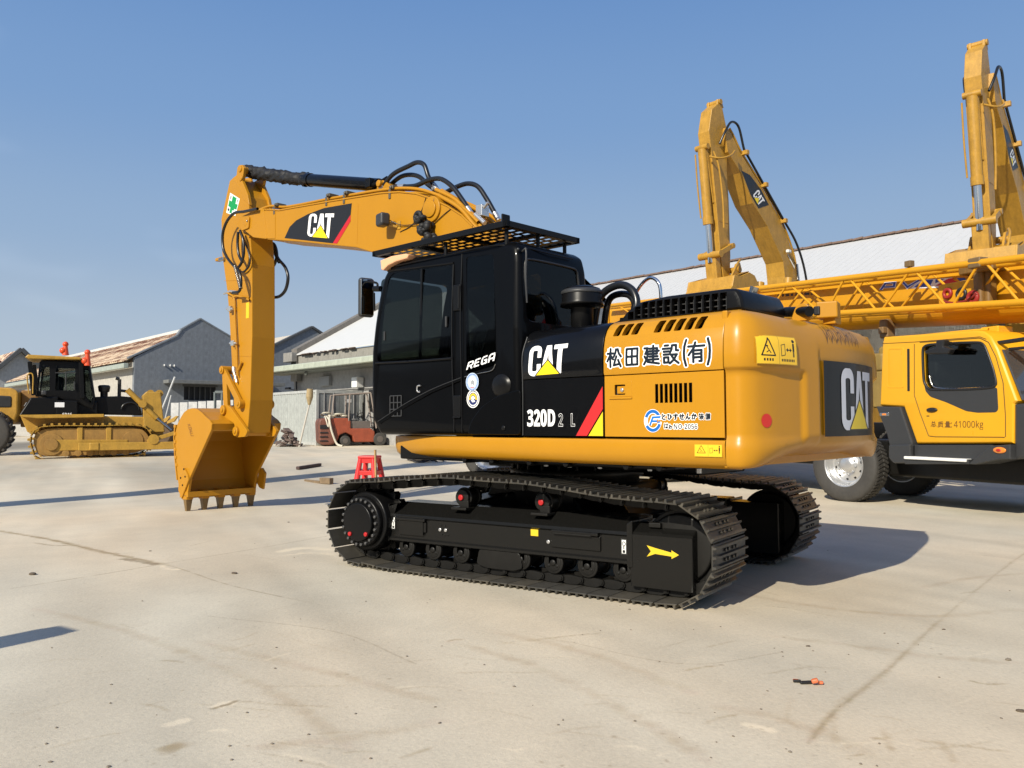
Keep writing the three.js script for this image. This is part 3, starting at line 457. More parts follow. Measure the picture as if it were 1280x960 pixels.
{
  const outer = bulge(slab(rounded(CO, 0.03, 2), CABZ0, CABZ1, 0.065, [], 4));
  const inner = slab(inset(CO, 0.05), CABZ0 + 0.05, CABZ1 - 0.05, 0.04, [], 2);
  const lw = rounded([[-1.40, 2.80], [-0.1, 2.84], [-0.1, 1.95], [-1.45, 1.95]], 0.06);
  const shell = cut(outer, [inner, slab(doorWin, 1.25, 1.5, 0), slab(quarterWin, 1.25, 1.5, 0), slab(lw, 0.25, 0.5, 0), slabX(rearWin, 0.3, 0.6, 0), slabX(frontWin, -1.75, -1.3, 0)], 0.55);
  const cab = Uo('cab', shell, M.cabBlack, 'glossy black operator cab with dark windows');
  const grow = (pts, d) => inset(pts, -d);
  // side glass leans with the wall: small planes a little inside
  const lean = (y) => { const k = Math.max(0, Math.min(1, (y - 1.9) / 1.1)); return 0.05 * k * k; };
  const flatGlass = (pts, z) => { const g = slab(pts, z - 0.003, z + 0.003, 0), p = g.attributes.position; for (let i = 0; i < p.count; i++) p.setZ(i, p.getZ(i) - lean(p.getY(i)) * 0.96); return g; };
  obj('window_pane', flatGlass(grow(doorWin, 0.008), 1.352), M.glass, cab);
  obj('window_pane', flatGlass(grow(quarterWin, 0.008), 1.352), M.glass, cab);
  obj('window_pane', slabX(grow(rearWin, 0.008), 0.452, 0.458, 0), M.glass, cab);
  obj('window_pane', slab(lw, CABZ0 + 0.03, CABZ0 + 0.036, 0), M.glass, cab);
  { const a = up(470, 371, 1.3), b = up(463, 440, 1.3); obj('windscreen', slabX(frontWin, -1.50, -1.494, 0).translate(-0.02, 0, 0), M.glass, cab); }
  // interior
  obj('operator_seat', [slab(rounded([[-0.75, 1.70], [-0.25, 1.66], [-0.25, 1.80], [-0.70, 1.84]], 0.05), 0.62, 1.10, 0.03), slab(rounded([[-0.36, 1.78], [-0.16, 1.78], [0.04, 2.40], [-0.10, 2.44]], 0.06), 0.64, 1.08, 0.03), slab(rounded([[-0.08, 2.44], [0.05, 2.42], [0.08, 2.62], [-0.04, 2.64]], 0.04), 0.74, 0.98, 0.03), cbox(-0.45, 1.5, 0.86, 0.4, 0.4, 0.4, 0.03), cbox(-0.55, 1.92, 1.16, 0.5, 0.14, 0.1, 0.03), cbox(-0.55, 1.92, 0.56, 0.5, 0.14, 0.1, 0.03), box(-1.45, 0.4, 1.30, 1.335, 0.45, 1.28)], M.interior, cab);
  obj('control_lever', [tube([[-1.1, 1.33, 0.9], [-1.15, 1.7, 0.9], [-1.2, 2.0, 0.92]], 0.015), tube([[-1.1, 1.33, 0.78], [-1.15, 1.7, 0.78], [-1.2, 2.0, 0.76]], 0.015), cbox(-1.3, 2.0, 0.5, 0.1, 0.22, 0.2, 0.02)], M.interior, cab);
  // door outline, seams and fittings
  const dl = (pts, r = 0.006, m = M.satinBlack, name = 'door_seam', z = 1.3625) => obj(name, tube(pts.map(([a, b]) => { const p = up(a, b, 1.36); return [p[0], p[1], z - lean(p[1])]; }), r, 30, 6), m, cab);
  const door = obj('door_frame', [tube([[563.5, 330.2], [564.5, 400], [566, 470], [568, 520], [568, 540]].map(([a, b]) => { const p = up(a, b, 1.36); return [p[0], p[1], 1.363 - lean(p[1])]; }), 0.008, 30, 6), tube([[481, 338.5], [520, 333.5], [563.5, 328]].map(([a, b]) => { const p = up(a, b, 1.36); return [p[0], p[1], 1.363 - lean(p[1])]; }), 0.009, 30, 6), tube([[470, 454], [520, 451.5], [565, 448]].map(([a, b]) => { const p = up(a, b, 1.36); return [p[0], p[1], 1.3635]; }), 0.012, 30, 6)], M.satinBlack, cab);
  dl([[573.5, 316], [575, 400], [577, 470], [578, 541]], 0.006);
  obj('window_bar', slab(uz([[523.5, 336], [525.5, 335.7], [523.5, 449], [521, 449]], 1.36), 1.335, 1.35, 0.002).translate(0, 0, -0.012), M.satinBlack, cab);
  // raised swoosh across the lower door and the panel behind it
  const sw = uz([[473, 527], [505, 506], [540, 487], [577, 472], [577, 475.5], [541, 490.5], [506, 510], [476, 530]], 1.36);
  obj('door_moulding', slab(sw, 1.357, 1.3685, 0.004), M.cabBlack, cab);
  obj('moulding_highlight', tube(sw.slice(0, 4).map((p) => [p[0], p[1], 1.369]), 0.0035, 40, 6), M.greyPlastic, cab);  // grey bead drawn along the moulding as its thin highlight
  const sw2 = uz([[585, 541], [590, 526], [603, 508], [622, 495], [652, 486], [652, 541.5]], 1.36); sw2[0][1] = sw2[5][1] = 1.275;
  obj('lower_moulding', slab(rounded(sw2, 0.05), 1.355, 1.374, 0.008), M.cabBlack, cab);
  const q2 = uz([[581, 471], [600, 466.5], [616, 462], [619.5, 455]], 1.36);
  obj('window_trim', tube(q2.map((p) => [p[0], p[1], 1.362]), 0.004, 20, 6), M.steel, cab);
  { const p = up(525, 486, 1.36); obj('door_latch', [tube([[p[0] + 0.02, p[1] + 0.03, 1.37], [p[0] - 0.02, p[1] + 0.025, 1.373], [p[0] - 0.024, p[1] - 0.02, 1.373], [p[0] + 0.015, p[1] - 0.035, 1.37]], 0.008, 20, 6)], M.silver, cab); }
  { const g = [], a = up(488, 495, 1.36), b = up(502, 520, 1.36); for (let i = 0; i < 4; i++) g.push(cbox(a[0] + i * (b[0] - a[0]) / 3, (a[1] + b[1]) / 2, 1.364, 0.012, a[1] - b[1], 0.008)); for (let i = 0; i < 4; i++) g.push(cbox((a[0] + b[0]) / 2, b[1] + i * (a[1] - b[1]) / 3, 1.364, b[0] - a[0], 0.01, 0.008)); obj('step_grille', g, M.greyPlastic, cab); }
  { const p = up(626, 482, 1.36); obj('keyhole_cover', lathe([[0, 0.03], [0.06, 0.026], [0.085, 0.012], [0.1, 0]], 32).rotateX(Math.PI / 2).scale(1.15, 1, 1).translate(p[0], p[1], 1.356), M.satinBlack, cab); const q = up(631, 535, 1.36); obj('lock', discZ(q[0], q[1], 1.37, 1.385, 0.022, 16), M.satinBlack, cab); }
  { const p = up(570, 372, 1.36), q = up(572, 508, 1.36); obj('door_hinge', [cbox(p[0], p[1], 1.345, 0.10, 0.24, 0.02, 0.01), rod([p[0] + 0.03, p[1] - 0.1, 1.35], [p[0] + 0.03, p[1] + 0.1, 1.35], 0.016)], M.satinBlack, cab); obj('door_hinge', [cbox(q[0], q[1], 1.364, 0.10, 0.20, 0.02, 0.01), rod([q[0] - 0.05, q[1] - 0.1, 1.373], [q[0] + 0.05, q[1] - 0.1, 1.373], 0.007)], M.satinBlack, cab); }
  { const p = up(480, 420, 1.36), q = up(557, 402, 1.36); obj('window_catch', [cbox(p[0], p[1], 1.352, 0.02, 0.09, 0.02, 0.006), cbox(q[0], q[1], 1.352, 0.02, 0.1, 0.02, 0.006)], M.greyPlastic, cab); }
  // rear window rubber and roof seam
  obj('window_seal', tube(rearWin.filter((_, i) => i % 2 === 0).map(([z, y]) => [0.463, y, z]), 0.012, 80, 6, true), M.rubber, cab);
  obj('roof_seam', tube([[-1.2, 2.935, 1.335], [-0.4, 2.935, 1.335], [0.2, 2.93, 1.33], [0.4, 2.9, 1.22], [0.455, 2.88, 1.0], [0.46, 2.875, 0.6]], 0.006, 50, 6), M.satinBlack, cab);
  obj('grab_rail', [tube([[0.45, 2.85, 1.27], [0.50, 2.86, 1.285], [0.505, 2.6, 1.29], [0.50, 2.4, 1.27]], 0.009, 30, 8), new THREE.SphereGeometry(0.014, 10, 8).translate(0.50, 2.86, 1.285), new THREE.SphereGeometry(0.013, 10, 8).translate(0.45, 2.86, 1.325)], M.greyPlastic, cab);
  // stickers
  const sticker = (name, px, py, w, h, draw, label) => { const p = up(px, py, 1.36), z = 1.3655 - lean(p[1]); const o = obj(name, quad([p[0] - w / 2, p[1] - h / 2, z], [p[0] + w / 2, p[1] - h / 2, z], [p[0] + w / 2, p[1] + h / 2, z], [p[0] - w / 2, p[1] + h / 2, z]), printMat(256, Math.round(256 * h / w), draw), cab); o.userData.label = label; return o; };
  { const c = [up(582.5, 463.5, 1.36), up(620, 451, 1.36), up(619.5, 439.5, 1.36), up(583, 453, 1.36)].map((p) => [p[0], p[1], 1.3655]);
    obj('lettering', quad(...c), printMat(512, 176, (g, w, h) => { g.setTransform(1, 0, -0.24, 1, 30, 0); g.strokeStyle = '#f5f5f5'; g.lineWidth = 27; g.lineJoin = 'round'; g.lineCap = 'butt'; const P = (...a) => { g.beginPath(); for (let i = 0; i < a.length; i += 2) i ? g.lineTo(a[i], a[i + 1]) : g.moveTo(a[i], a[i + 1]); g.stroke(); }; P(32, 165, 32, 28, 100, 28, 116, 44, 116, 84, 100, 98, 32, 98); P(78, 98, 118, 165); P(240, 28, 160, 28, 160, 152, 240, 152); P(160, 90, 228, 90); P(360, 28, 296, 28, 282, 42, 282, 138, 296, 152, 358, 152, 358, 94, 318, 94); P(404, 165, 404, 52, 424, 28, 484, 28, 484, 165); P(404, 106, 484, 106); }), cab).userData.label = 'white slanted lettering below the rear side window'; }
  sticker('round_sticker', 590.8, 477.5, 0.165, 0.165, (g, w) => { const C = (r, c) => { g.fillStyle = c; g.beginPath(); g.arc(w / 2, w / 2, r, 0, 7); g.fill(); }; C(126, '#cfe0f2'); C(116, '#4f74b8'); C(96, '#b9cbe6'); C(70, '#f2f4f6'); g.strokeStyle = '#e8eef8'; g.lineWidth = 8; g.setLineDash([9, 11]); g.beginPath(); g.arc(w / 2, w / 2, 104, 0, 7); g.stroke(); g.setLineDash([]); g.fillStyle = '#3a4656'; for (const x of [96, 120, 144]) g.fillRect(x, 98 + Math.abs(x - 120) * 0.5, 16, 62); g.fillStyle = '#c0392b'; g.fillRect(92, 200, 70, 10); }, 'round pale blue sticker with a white centre');
  sticker('round_sticker', 591.8, 498.5, 0.165, 0.165, (g, w) => { const C = (r, c) => { g.fillStyle = c; g.beginPath(); g.arc(w / 2, w / 2, r, 0, 7); g.fill(); }; C(126, '#f2f2ee'); C(112, '#2a2f55'); C(100, '#f0f0ea'); C(86, '#273063'); g.fillStyle = '#e7c532'; for (let k = 0; k < 7; k++) { const a = -Math.PI + k / 6 * Math.PI; g.beginPath(); g.arc(w / 2 + 62 * Math.cos(a), w / 2 + 62 * Math.sin(a), 17, 0, 7); g.fill(); } g.fillStyle = '#f2f2ee'; g.beginPath(); g.arc(w / 2, w / 2, 38, Math.PI, 0); g.fill(); g.beginPath(); g.moveTo(88, 150); g.lineTo(128, 112); g.lineTo(170, 168); g.lineTo(118, 178); g.closePath(); g.fill(); }, 'round dark blue and yellow sticker with a white rim');
}
// roof guard: angled frame, slotted sheet, posts
{
  const g0 = -1.52, g1 = 0.372, y0 = 3.065, y1 = 3.118, za = 1.385, zb = 0.385;
  const guard = Uo('roof_guard', [box(g0, g1, y0, y1, za - 0.05, za, 0.004), box(g0, g1, y0, y1, zb, zb + 0.05, 0.004), box(g0, g0 + 0.05, y0, y1, zb, za, 0.004), box(g1 - 0.05, g1, y0, y1, zb, za, 0.004), box(g0, g1, y0, y0 + 0.012, (za + zb) / 2 - 0.03, (za + zb) / 2 + 0.03, 0.003), ...[-0.9, -0.3].map((x) => box(x - 0.025, x + 0.025, y0, y0 + 0.012, zb, za, 0.003)), cbox(0.28, 3.15, 1.3, 0.02, 0.09, 0.1, 0.01)], M.satinBlack, 'flat black roof guard with rows of slots');
  const s = shapeOf(rect(g0 + 0.03, g1 - 0.03, -za + 0.03, -zb - 0.03));
  for (let i = 0; i < 17; i++) for (let j = 0; j < 9; j++) { const x = g0 + 0.10 + i * 0.107, z = -za + 0.09 + j * 0.099; if (x + 0.075 > g1 - 0.05) continue; if (Math.abs(x + 0.04 + 0.9) < 0.06 || Math.abs(x + 0.04 + 0.3) < 0.06) continue; s.holes.push(new THREE.Path(rect(x, x + 0.075, z, z + 0.052).map((p) => new THREE.Vector2(...p)))); }
  obj('slotted_plate', new THREE.ExtrudeGeometry(s, { depth: 0.004, bevelEnabled: false }).rotateX(-Math.PI / 2).translate(0, y0 + 0.016, 0), M.satinBlack, guard);
  for (const [x, z] of [[-1.3, 1.30], [-0.5, 1.30], [0.28, 1.29], [0.28, 0.50], [-1.3, 0.45], [0.3, 0.9]]) obj('post', rod([x, 2.9, z], [x, y0 + 0.005, z], 0.018), M.satinBlack, guard);
}
{ // orange visor at the front of the roof
  const pts = [[475.5, 325.5], [489, 320], [507, 316.8], [511, 318.5], [509, 323], [495, 327], [485, 332], [479, 338], [476.5, 337]].map(([a, b]) => up(a, b, 1.37)).map((p) => [p[0], p[1]]);
  Uo('sun_visor', slab(pts, 1.20, 1.374, 0.012), M.peach, 'pale orange visor at the front edge of the cab roof');
}
{ // mirror on a bent bracket
  const c = up(457.5, 372, 1.18), br = Uo('mirror_bracket', [tube([up(471, 360, 1.22), up(472, 357, 1.22), up(471.5, 354.5, 1.22), up(455, 352.5, 1.2), up(451.5, 354, 1.19), up(451, 365, 1.18)], 0.012, 40, 8), rod(up(468, 361, 1.22), up(476, 361, 1.22), 0.03), rod(up(468, 388, 1.2), up(467.5, 366, 1.2), 0.012)], M.satinBlack, 'bent black bracket holding the mirror');
  const hs = new RoundedBoxGeometry(0.17, 0.42, 0.075, 3, 0.035); hs.rotateY(1.36).translate(c[0], c[1], 1.18);
  const mirror = Uo('wing_mirror', hs, M.greyPlastic, 'dark wing mirror with red tape on its back');
  obj('mirror_glass', new RoundedBoxGeometry(0.145, 0.38, 0.01, 2, 0.004).rotateY(1.36).translate(c[0] + 0.036 * Math.sin(1.36), c[1], 1.18 + 0.036 * Math.cos(1.36)), M.mirror, mirror);
  obj('red_tape', [0, 1, 2, 3, 4, 5].map((i) => cbox(c[0] - 0.07 + rr(-0.015, 0.01), c[1] + 0.06 - i * 0.045, 1.16 + rr(-0.02, 0.02), 0.05, 0.05, 0.06, 0.02).rotateZ(0)), M.red, mirror);
}

// ---- side panels behind the cab
const sideZ = (y) => { const T = [[1.0, 1.343], [1.74, 1.343], [1.745, 1.352], [1.85, 1.355], [1.95, 1.349], [2.03, 1.332], [2.09, 1.302], [2.13, 1.265], [2.155, 1.215], [2.168, 1.15], [2.172, 1.05]]; for (let i = 1; i < T.length; i++) if (y <= T[i][0]) { const t = (y - T[i - 1][0]) / (T[i][0] - T[i - 1][0]); return T[i - 1][1] + (T[i][1] - T[i - 1][1]) * t; } return 1.05; };
const lowProf = [[1.343, 1.268], [1.343, 1.732], [1.30, 1.732], [1.30, 1.268]];
const upProf = [[1.335, 1.738], [1.350, 1.740], [1.355, 1.76], [1.355, 1.85], [1.349, 1.95], [1.332, 2.03], [1.302, 2.09], [1.265, 2.13], [1.215, 2.155], [1.15, 2.168], [1.0, 2.172], [0.45, 2.172], [0.45, 2.14], [1.0, 2.14], [1.14, 2.135], [1.19, 2.125], [1.235, 2.10], [1.27, 2.06], [1.298, 2.01], [1.31, 1.95], [1.315, 1.85], [1.31, 1.738]];
const decal = (name, x0, x1, y0, y1, material, parent, label, lift = 0.003) => { const o = obj(name, sheet((u, v) => { const y = y0 + (y1 - y0) * v; return [x0 + (x1 - x0) * u, y, sideZ(y) + lift]; }, 1, 14), material, parent); if (label) o.userData.label = label; return o; };
{
  const blackUp = slabX(upProf, 0.525, 1.362, 0.006), panel = Uo('service_door', [smooth(blackUp, 0.5), slabX(lowProf, 0.525, 1.362, 0.005)], M.glossBlack, 'black service door with the white emblem and model number');
  const e = [up(660, 470, 1.348), up(713, 430, 1.348)];
  decal('emblem', 0.585, 1.022, 1.762, 2.015, printMat(1024, 640, (g, w, h) => { g.fillStyle = '#0b0b0c'; g.setTransform(1, -0.02, -0.06, 1, 36, 14); emblem(g, 6, 6, w - 70, h - 30); }), panel, 'white three-letter emblem with a yellow triangle', 0.004);
  decal('model_number', 0.562, 1.15, 1.33, 1.50, printMat(1024, 300, (g, w, h) => { g.font = 'bold 290px sans-serif'; g.textBaseline = 'alphabetic'; g.fillStyle = '#f2f2f2'; g.strokeStyle = '#f2f2f2'; g.lineWidth = 10; g.save(); g.scale(0.80, 1.12); g.fillText('320D', 6, 238); g.strokeText('320D', 6, 238); g.restore(); const m = 590; g.save(); g.scale(0.66, 1); g.font = 'bold 250px sans-serif'; g.lineWidth = 6; g.strokeText('2', 905, 270); g.strokeText('L', 1235, 270); g.restore(); }), panel, 'white model number', 0.0035);
  const S = (pts, m, n, l) => { const o = obj(n, slab(pts, 1.3465, 1.3485, 0), m, panel); o.userData.label = l; };
  S([[1.09, 1.272], [1.20, 1.272], [1.357, 1.48], [1.357, 1.655]], M.red.clone(), 'red_stripe', 'slanting red stripe'); panel.children[panel.children.length - 1].material = mat(0.55, 0.018, 0.02, 0.45, { dust: 0 });
  S([[1.215, 1.272], [1.357, 1.272], [1.357, 1.46]], mat(0.72, 0.54, 0.012, 0.45, { dust: 0 }), 'yellow_corner', 'yellow corner beside the red stripe');
  obj('corner_edge', tube([[0.515, 1.27, 1.344], [0.515, 1.7, 1.344], [0.518, 1.95, 1.348], [0.53, 2.10, 1.30]], 0.006, 30, 6), M.greyPlastic, panel);
}
const slots = [[1.43, 0.052], [1.54, 0.055], [1.65, 0.06]].map(([x, w]) => [x, w]).concat([[1.885, 0.055], [1.98, 0.055], [2.075, 0.055], [2.168, 0.052], [2.258, 0.05]]);
{
  // louvre slots lean back; each is a real opening into the dark engine bay
  const cutUp = []; for (const sx of [[765, 774, 419.5, 403.5], [776, 786, 418.5, 403], [787.5, 798, 417.5, 402], [815.5, 826, 416, 399.5], [828, 838.5, 415, 398.8], [840.5, 851, 414, 398], [853.5, 864, 413, 397], [866.5, 877.5, 411.5, 395.5]]) {
    const a = up(sx[0], sx[2], 1.32), b = up(sx[1], sx[3], 1.25), y0 = 2.035, y1 = 2.128, w = 0.062, x0 = a[0] + 0.012;
    cutUp.push(slab(rounded([[x0, y0], [x0 + w, y0], [x0 + w + 0.022, y1], [x0 + 0.022, y1]], 0.012, 3), 1.1, 1.5, 0));
  }
  const upPanel = cut(smooth(slabX(upProf, 1.372, 2.394, 0.006), 0.5), cutUp, 0.5);
  const holes = []; for (let k = 0; k < 8; k++) { const x = 1.832 + k * 0.0405; holes.push(rect(x, x + 0.027, 1.517, 1.655)); }
  const hatch = rounded(rect(1.468, 1.566, 1.585, 1.662), 0.006, 2);
  const lower = slab(rect(1.372, 2.392, 1.268, 1.732), 1.333, 1.343, 0.003, [...holes, hatch]);
  const panel = Uo('engine_door', [upPanel, lower], M.catYellow, 'yellow engine door with slots, latch and company lettering');
  obj('engine_bay', [box(1.40, 2.37, 1.27, 2.13, 0.9, 1.0, 0.01)], M.interior, panel);
  const latch = obj('latch', [slab(rounded(rect(1.425, 1.628, 1.57, 1.69), 0.01, 2), 1.338, 1.3455, 0.003, [hatch])], M.catYellow, panel);
  obj('latch_plate', [slab(rounded(rect(1.478, 1.553, 1.594, 1.655), 0.006, 2), 1.318, 1.326, 0.003)], M.catYellow, panel);
  obj('latch_recess', [box(1.46, 1.58, 1.58, 1.67, 1.302, 1.312, 0.002)], M.interior, panel);
  obj('keyhole', discZ(1.527, 1.622, 1.325, 1.336, 0.015, 16, 0.004), M.silver, panel);
  obj('latch_lip', box(1.42, 1.63, 1.553, 1.566, 1.343, 1.352, 0.003), M.catYellow, panel);
  decal('lettering', 1.392, 2.362, 1.752, 1.99, printMat(2048, 560, (g, w, h) => {
    const K = ['pine', 'field', 'build', 'setup', 'lparen', 'have', 'rparen'], xs = [30, 385, 735, 1085, 1385, 1530, 1838], ws = [290, 275, 300, 300, 150, 300, 170];
    for (const [lw, c] of [[80, '#f6f6f4'], [44, '#0d1a26']]) { K.forEach((k, i) => glyph(g, k, xs[i], k.endsWith('paren') ? 70 : 105, ws[i], k.endsWith('paren') ? 430 : 360, lw, c)); if (lw > 60) { g.fillStyle = c; for (let i = 0; i < 4; i++) g.fillRect(xs[i] + 10, 110, ws[i] - 20, 345); g.fillRect(1560, 180, 240, 290); } }
  }), panel, 'black company name with a white outline');
  decal('logo', 1.735, 1.89, 1.30, 1.475, printMat(256, 288, (g, w, h) => { const ring = (lw, c, s, e, r = 100) => { g.strokeStyle = c; g.lineWidth = lw; g.beginPath(); g.ellipse(128, 144, r, r * 1.12, 0, s, e); g.stroke(); }; ring(56, '#f4f4f4', 0.1, 6.2); ring(40, '#1565b8', 0.35, 2.6, 102); ring(40, '#1565b8', 3.5, 5.95, 102); g.strokeStyle = '#f4f4f4'; g.lineWidth = 46; g.lineJoin = 'miter'; const F = () => { g.beginPath(); g.moveTo(88, 196); g.lineTo(128, 104); g.lineTo(236, 100); g.moveTo(112, 150); g.lineTo(186, 150); g.stroke(); }; F(); g.strokeStyle = '#1a6fc4'; g.lineWidth = 26; F(); g.fillStyle = '#1a6fc4'; g.fillRect(196, 152, 34, 20); }), panel, 'blue ring logo');
  decal('small_lettering', 1.875, 2.30, 1.315, 1.45, printMat(1024, 330, (g, w, h) => {
    const k1 = ['to', 'hi', 'su', 'se', 'n', 'ka', 'so', 'bi']; for (const [lw, c] of [[46, '#f6f6f4'], [24, '#0d1a26']]) k1.forEach((k, i) => glyph(g, k, 24 + i * 122 + (i > 5 ? 18 : 0), 28, 98, 110, i > 5 ? lw * 0.72 : lw, c));
    for (const [lw, c] of [[40, '#f6f6f4'], [18, '#10141a']]) { glyph(g, 'ha', 80, 195, 92, 100, lw, c); glyph(g, 'wa', 180, 222, 70, 74, lw, c); g.font = 'bold 118px sans-serif'; g.lineJoin = 'round'; if (lw > 20) { g.strokeStyle = c; g.lineWidth = 24; g.strokeText('NO-2056', 268, 298); } else { g.fillStyle = c; g.fillText('NO-2056', 268, 298); } }
  }), panel, 'small black lettering and number');
  decal('warning_label', 2.155, 2.372, 1.135, 1.222, printMat(512, 200, (g, w, h) => warnLabel(g, w, h, 0.8)), exc, 'small yellow warning label on the sill', 0.0).rotation.y = -SLEW;
}
function warnLabel(g, w, h, words) {
  g.fillStyle = '#f0c02c'; g.fillRect(0, 0, w, h); g.strokeStyle = '#8a6b1a'; g.lineWidth = 4; g.strokeRect(4, 4, w - 8, h - 8); g.beginPath(); g.moveTo(w / 2, 4); g.lineTo(w / 2, h - 4); g.stroke();
  g.strokeStyle = g.fillStyle = '#181408'; g.lineJoin = 'round'; g.lineWidth = h * 0.045; g.beginPath(); g.moveTo(w * 0.25, h * 0.10); g.lineTo(w * 0.40, h * 0.70); g.lineTo(w * 0.10, h * 0.70); g.closePath(); g.stroke();
  g.lineWidth = h * 0.03; g.beginPath(); g.moveTo(w * 0.22, h * 0.42); g.lineTo(w * 0.26, h * 0.52); g.lineTo(w * 0.30, h * 0.62); g.moveTo(w * 0.20, h * 0.60); g.lineTo(w * 0.27, h * 0.52); g.stroke(); g.beginPath(); g.arc(w * 0.22, h * 0.38, h * 0.035, 0, 7); g.fill();
  g.lineWidth = h * 0.025; g.beginPath(); g.moveTo(w * 0.56, h * 0.32); g.lineTo(w * 0.66, h * 0.28); g.lineTo(w * 0.66, h * 0.66); g.lineTo(w * 0.56, h * 0.7); g.closePath(); g.stroke();
  g.beginPath(); g.arc(w * 0.90, h * 0.16, h * 0.06, 0, 7); g.fill(); g.fillRect(w * 0.875, h * 0.24, w * 0.05, h * 0.28); g.fillRect(w * 0.88, h * 0.5, w * 0.018, h * 0.22); g.fillRect(w * 0.903, h * 0.5, w * 0.018, h * 0.22);
  g.fillRect(w * 0.72, h * 0.46, w * 0.1, h * 0.04); g.beginPath(); g.moveTo(w * 0.69, h * 0.48); g.lineTo(w * 0.74, h * 0.40); g.lineTo(w * 0.74, h * 0.56); g.moveTo(w * 0.85, h * 0.48); g.lineTo(w * 0.80, h * 0.40); g.lineTo(w * 0.80, h * 0.56); g.fill();
  if (words > 0.9) { for (let i = 0; i < 4; i++) g.fillRect(w * (0.14 + i * 0.06), h * 0.80, w * 0.035, h * 0.09); for (let i = 0; i < 8; i++) g.fillRect(w * (0.56 + i * 0.047), h * 0.80, w * 0.03, h * 0.09); }
}
// right-hand side, hood top and engine deck (mostly out of sight)
Uo('hood', [box(0.56, 2.40, 2.10, 2.172, -1.15, 0.46, 0.03), box(0.52, 2.40, 1.26, 2.14, -1.343, -1.28, 0.02), box(-1.40, 0.5, 1.26, 1.75, -1.343, -0.55, 0.04)], M.catYellow);
Uo('bulkhead', box(0.51, 0.54, 1.26, 2.13, -1.3, 1.26, 0.01), M.satinBlack);
{ // slatted black cowl on the hood
  const prof = [[0.40, 2.172], [0.42, 2.33], [0.50, 2.345], [1.02, 2.335], [1.065, 2.32], [1.085, 2.172]];
  const cx0 = 1.36, cx1 = 2.52;
  const side = rounded([[cx0 - 0.06, 2.172], [cx0 + 0.03, 2.26], [cx0 + 0.16, 2.325], [cx0 + 0.40, 2.345], [2.26, 2.345], [2.36, 2.335], [2.40, 2.26], [2.41, 2.172]], 0.03, 4);
  const holes = []; for (let k = 0; k < 13; k++) { const x = cx0 + 0.05 + k * 0.068; holes.push(slab(rect(x, x + 0.054, 2.19, k === 0 ? 2.25 : k === 1 ? 2.285 : 2.315), 0.9, 1.3, 0)); }
  const inner = slab([[cx0 + 0.02, 2.1], [cx0 + 0.06, 2.25], [cx0 + 0.2, 2.31], [2.30, 2.32], [2.33, 2.1]], 0.45, 1.04, 0);
  const cowl = Uo('engine_cowl', cut(slab(side, 0.38, 1.08, 0.04, [], 3), [inner, ...holes], 0.5), M.satinBlack, 'black slatted cowl on the engine hood');
  obj('mesh_bar', [...[2.225, 2.27].map((y) => box(cx0 + 0.1, 2.29, y - 0.004, y + 0.004, 1.03, 1.04, 0.001)), ...Array.from({ length: 13 }, (_, k) => box(cx0 + 0.075 + k * 0.068, cx0 + 0.079 + k * 0.068, 2.19, 2.315, 1.03, 1.04, 0.001))], M.greyPlastic, cowl);
  Uo('exhaust_pipe', rod([2.36, 2.235, 0.30], [2.62, 2.20, 0.46], 0.04), M.satinBlack); Uo('breather_pipe', rod([2.26, 2.33, 0.66], [2.285, 2.40, 0.66], 0.03, 0.034), M.steel);
  for (const [x, z] of [[2.545, 0.41]]) Uo('lifting_eye', slab(rounded([[x - 0.09, 2.14], [x + 0.08, 2.14], [x + 0.05, 2.27], [x - 0.04, 2.27]], 0.05, 5), z - 0.02, z + 0.02, 0.004, [circle(x, 2.215, 0.026, 14)]), M.armYellow);
  const cam = Uo('rear_camera', [new RoundedBoxGeometry(0.16, 0.13, 0.17, 2, 0.012).rotateY(0.25).translate(2.585, 2.25, 0.03), cbox(2.60, 2.17, 0.0, 0.1, 0.06, 0.12, 0.01)], M.armYellow, 'small yellow camera box on the counterweight');
  obj('rear_lamp', cbox(2.535, 2.245, 0.115, 0.05, 0.07, 0.05, 0.01), M.rubber, cam);
}
{ // pre-cleaner with its domed cap
  const c = up(727.5, 380, 0.9), L = (p) => lathe(p, 36).translate(c[0], 0, 0.9);
  const pc = Uo('pre_cleaner', L([[0, 2.545], [0.10, 2.545], [0.155, 2.525], [0.172, 2.49], [0.175, 2.41], [0.185, 2.40], [0.187, 2.372], [0.12, 2.365], [0.098, 2.35], [0.095, 2.15], [0, 2.15]]), M.satinBlack, 'black domed air pre-cleaner beside the cab');
  obj('cap_ring', L([[0.14, 2.528], [0.178, 2.505], [0.182, 2.49], [0.178, 2.478]]), M.greyPlastic, pc);
}

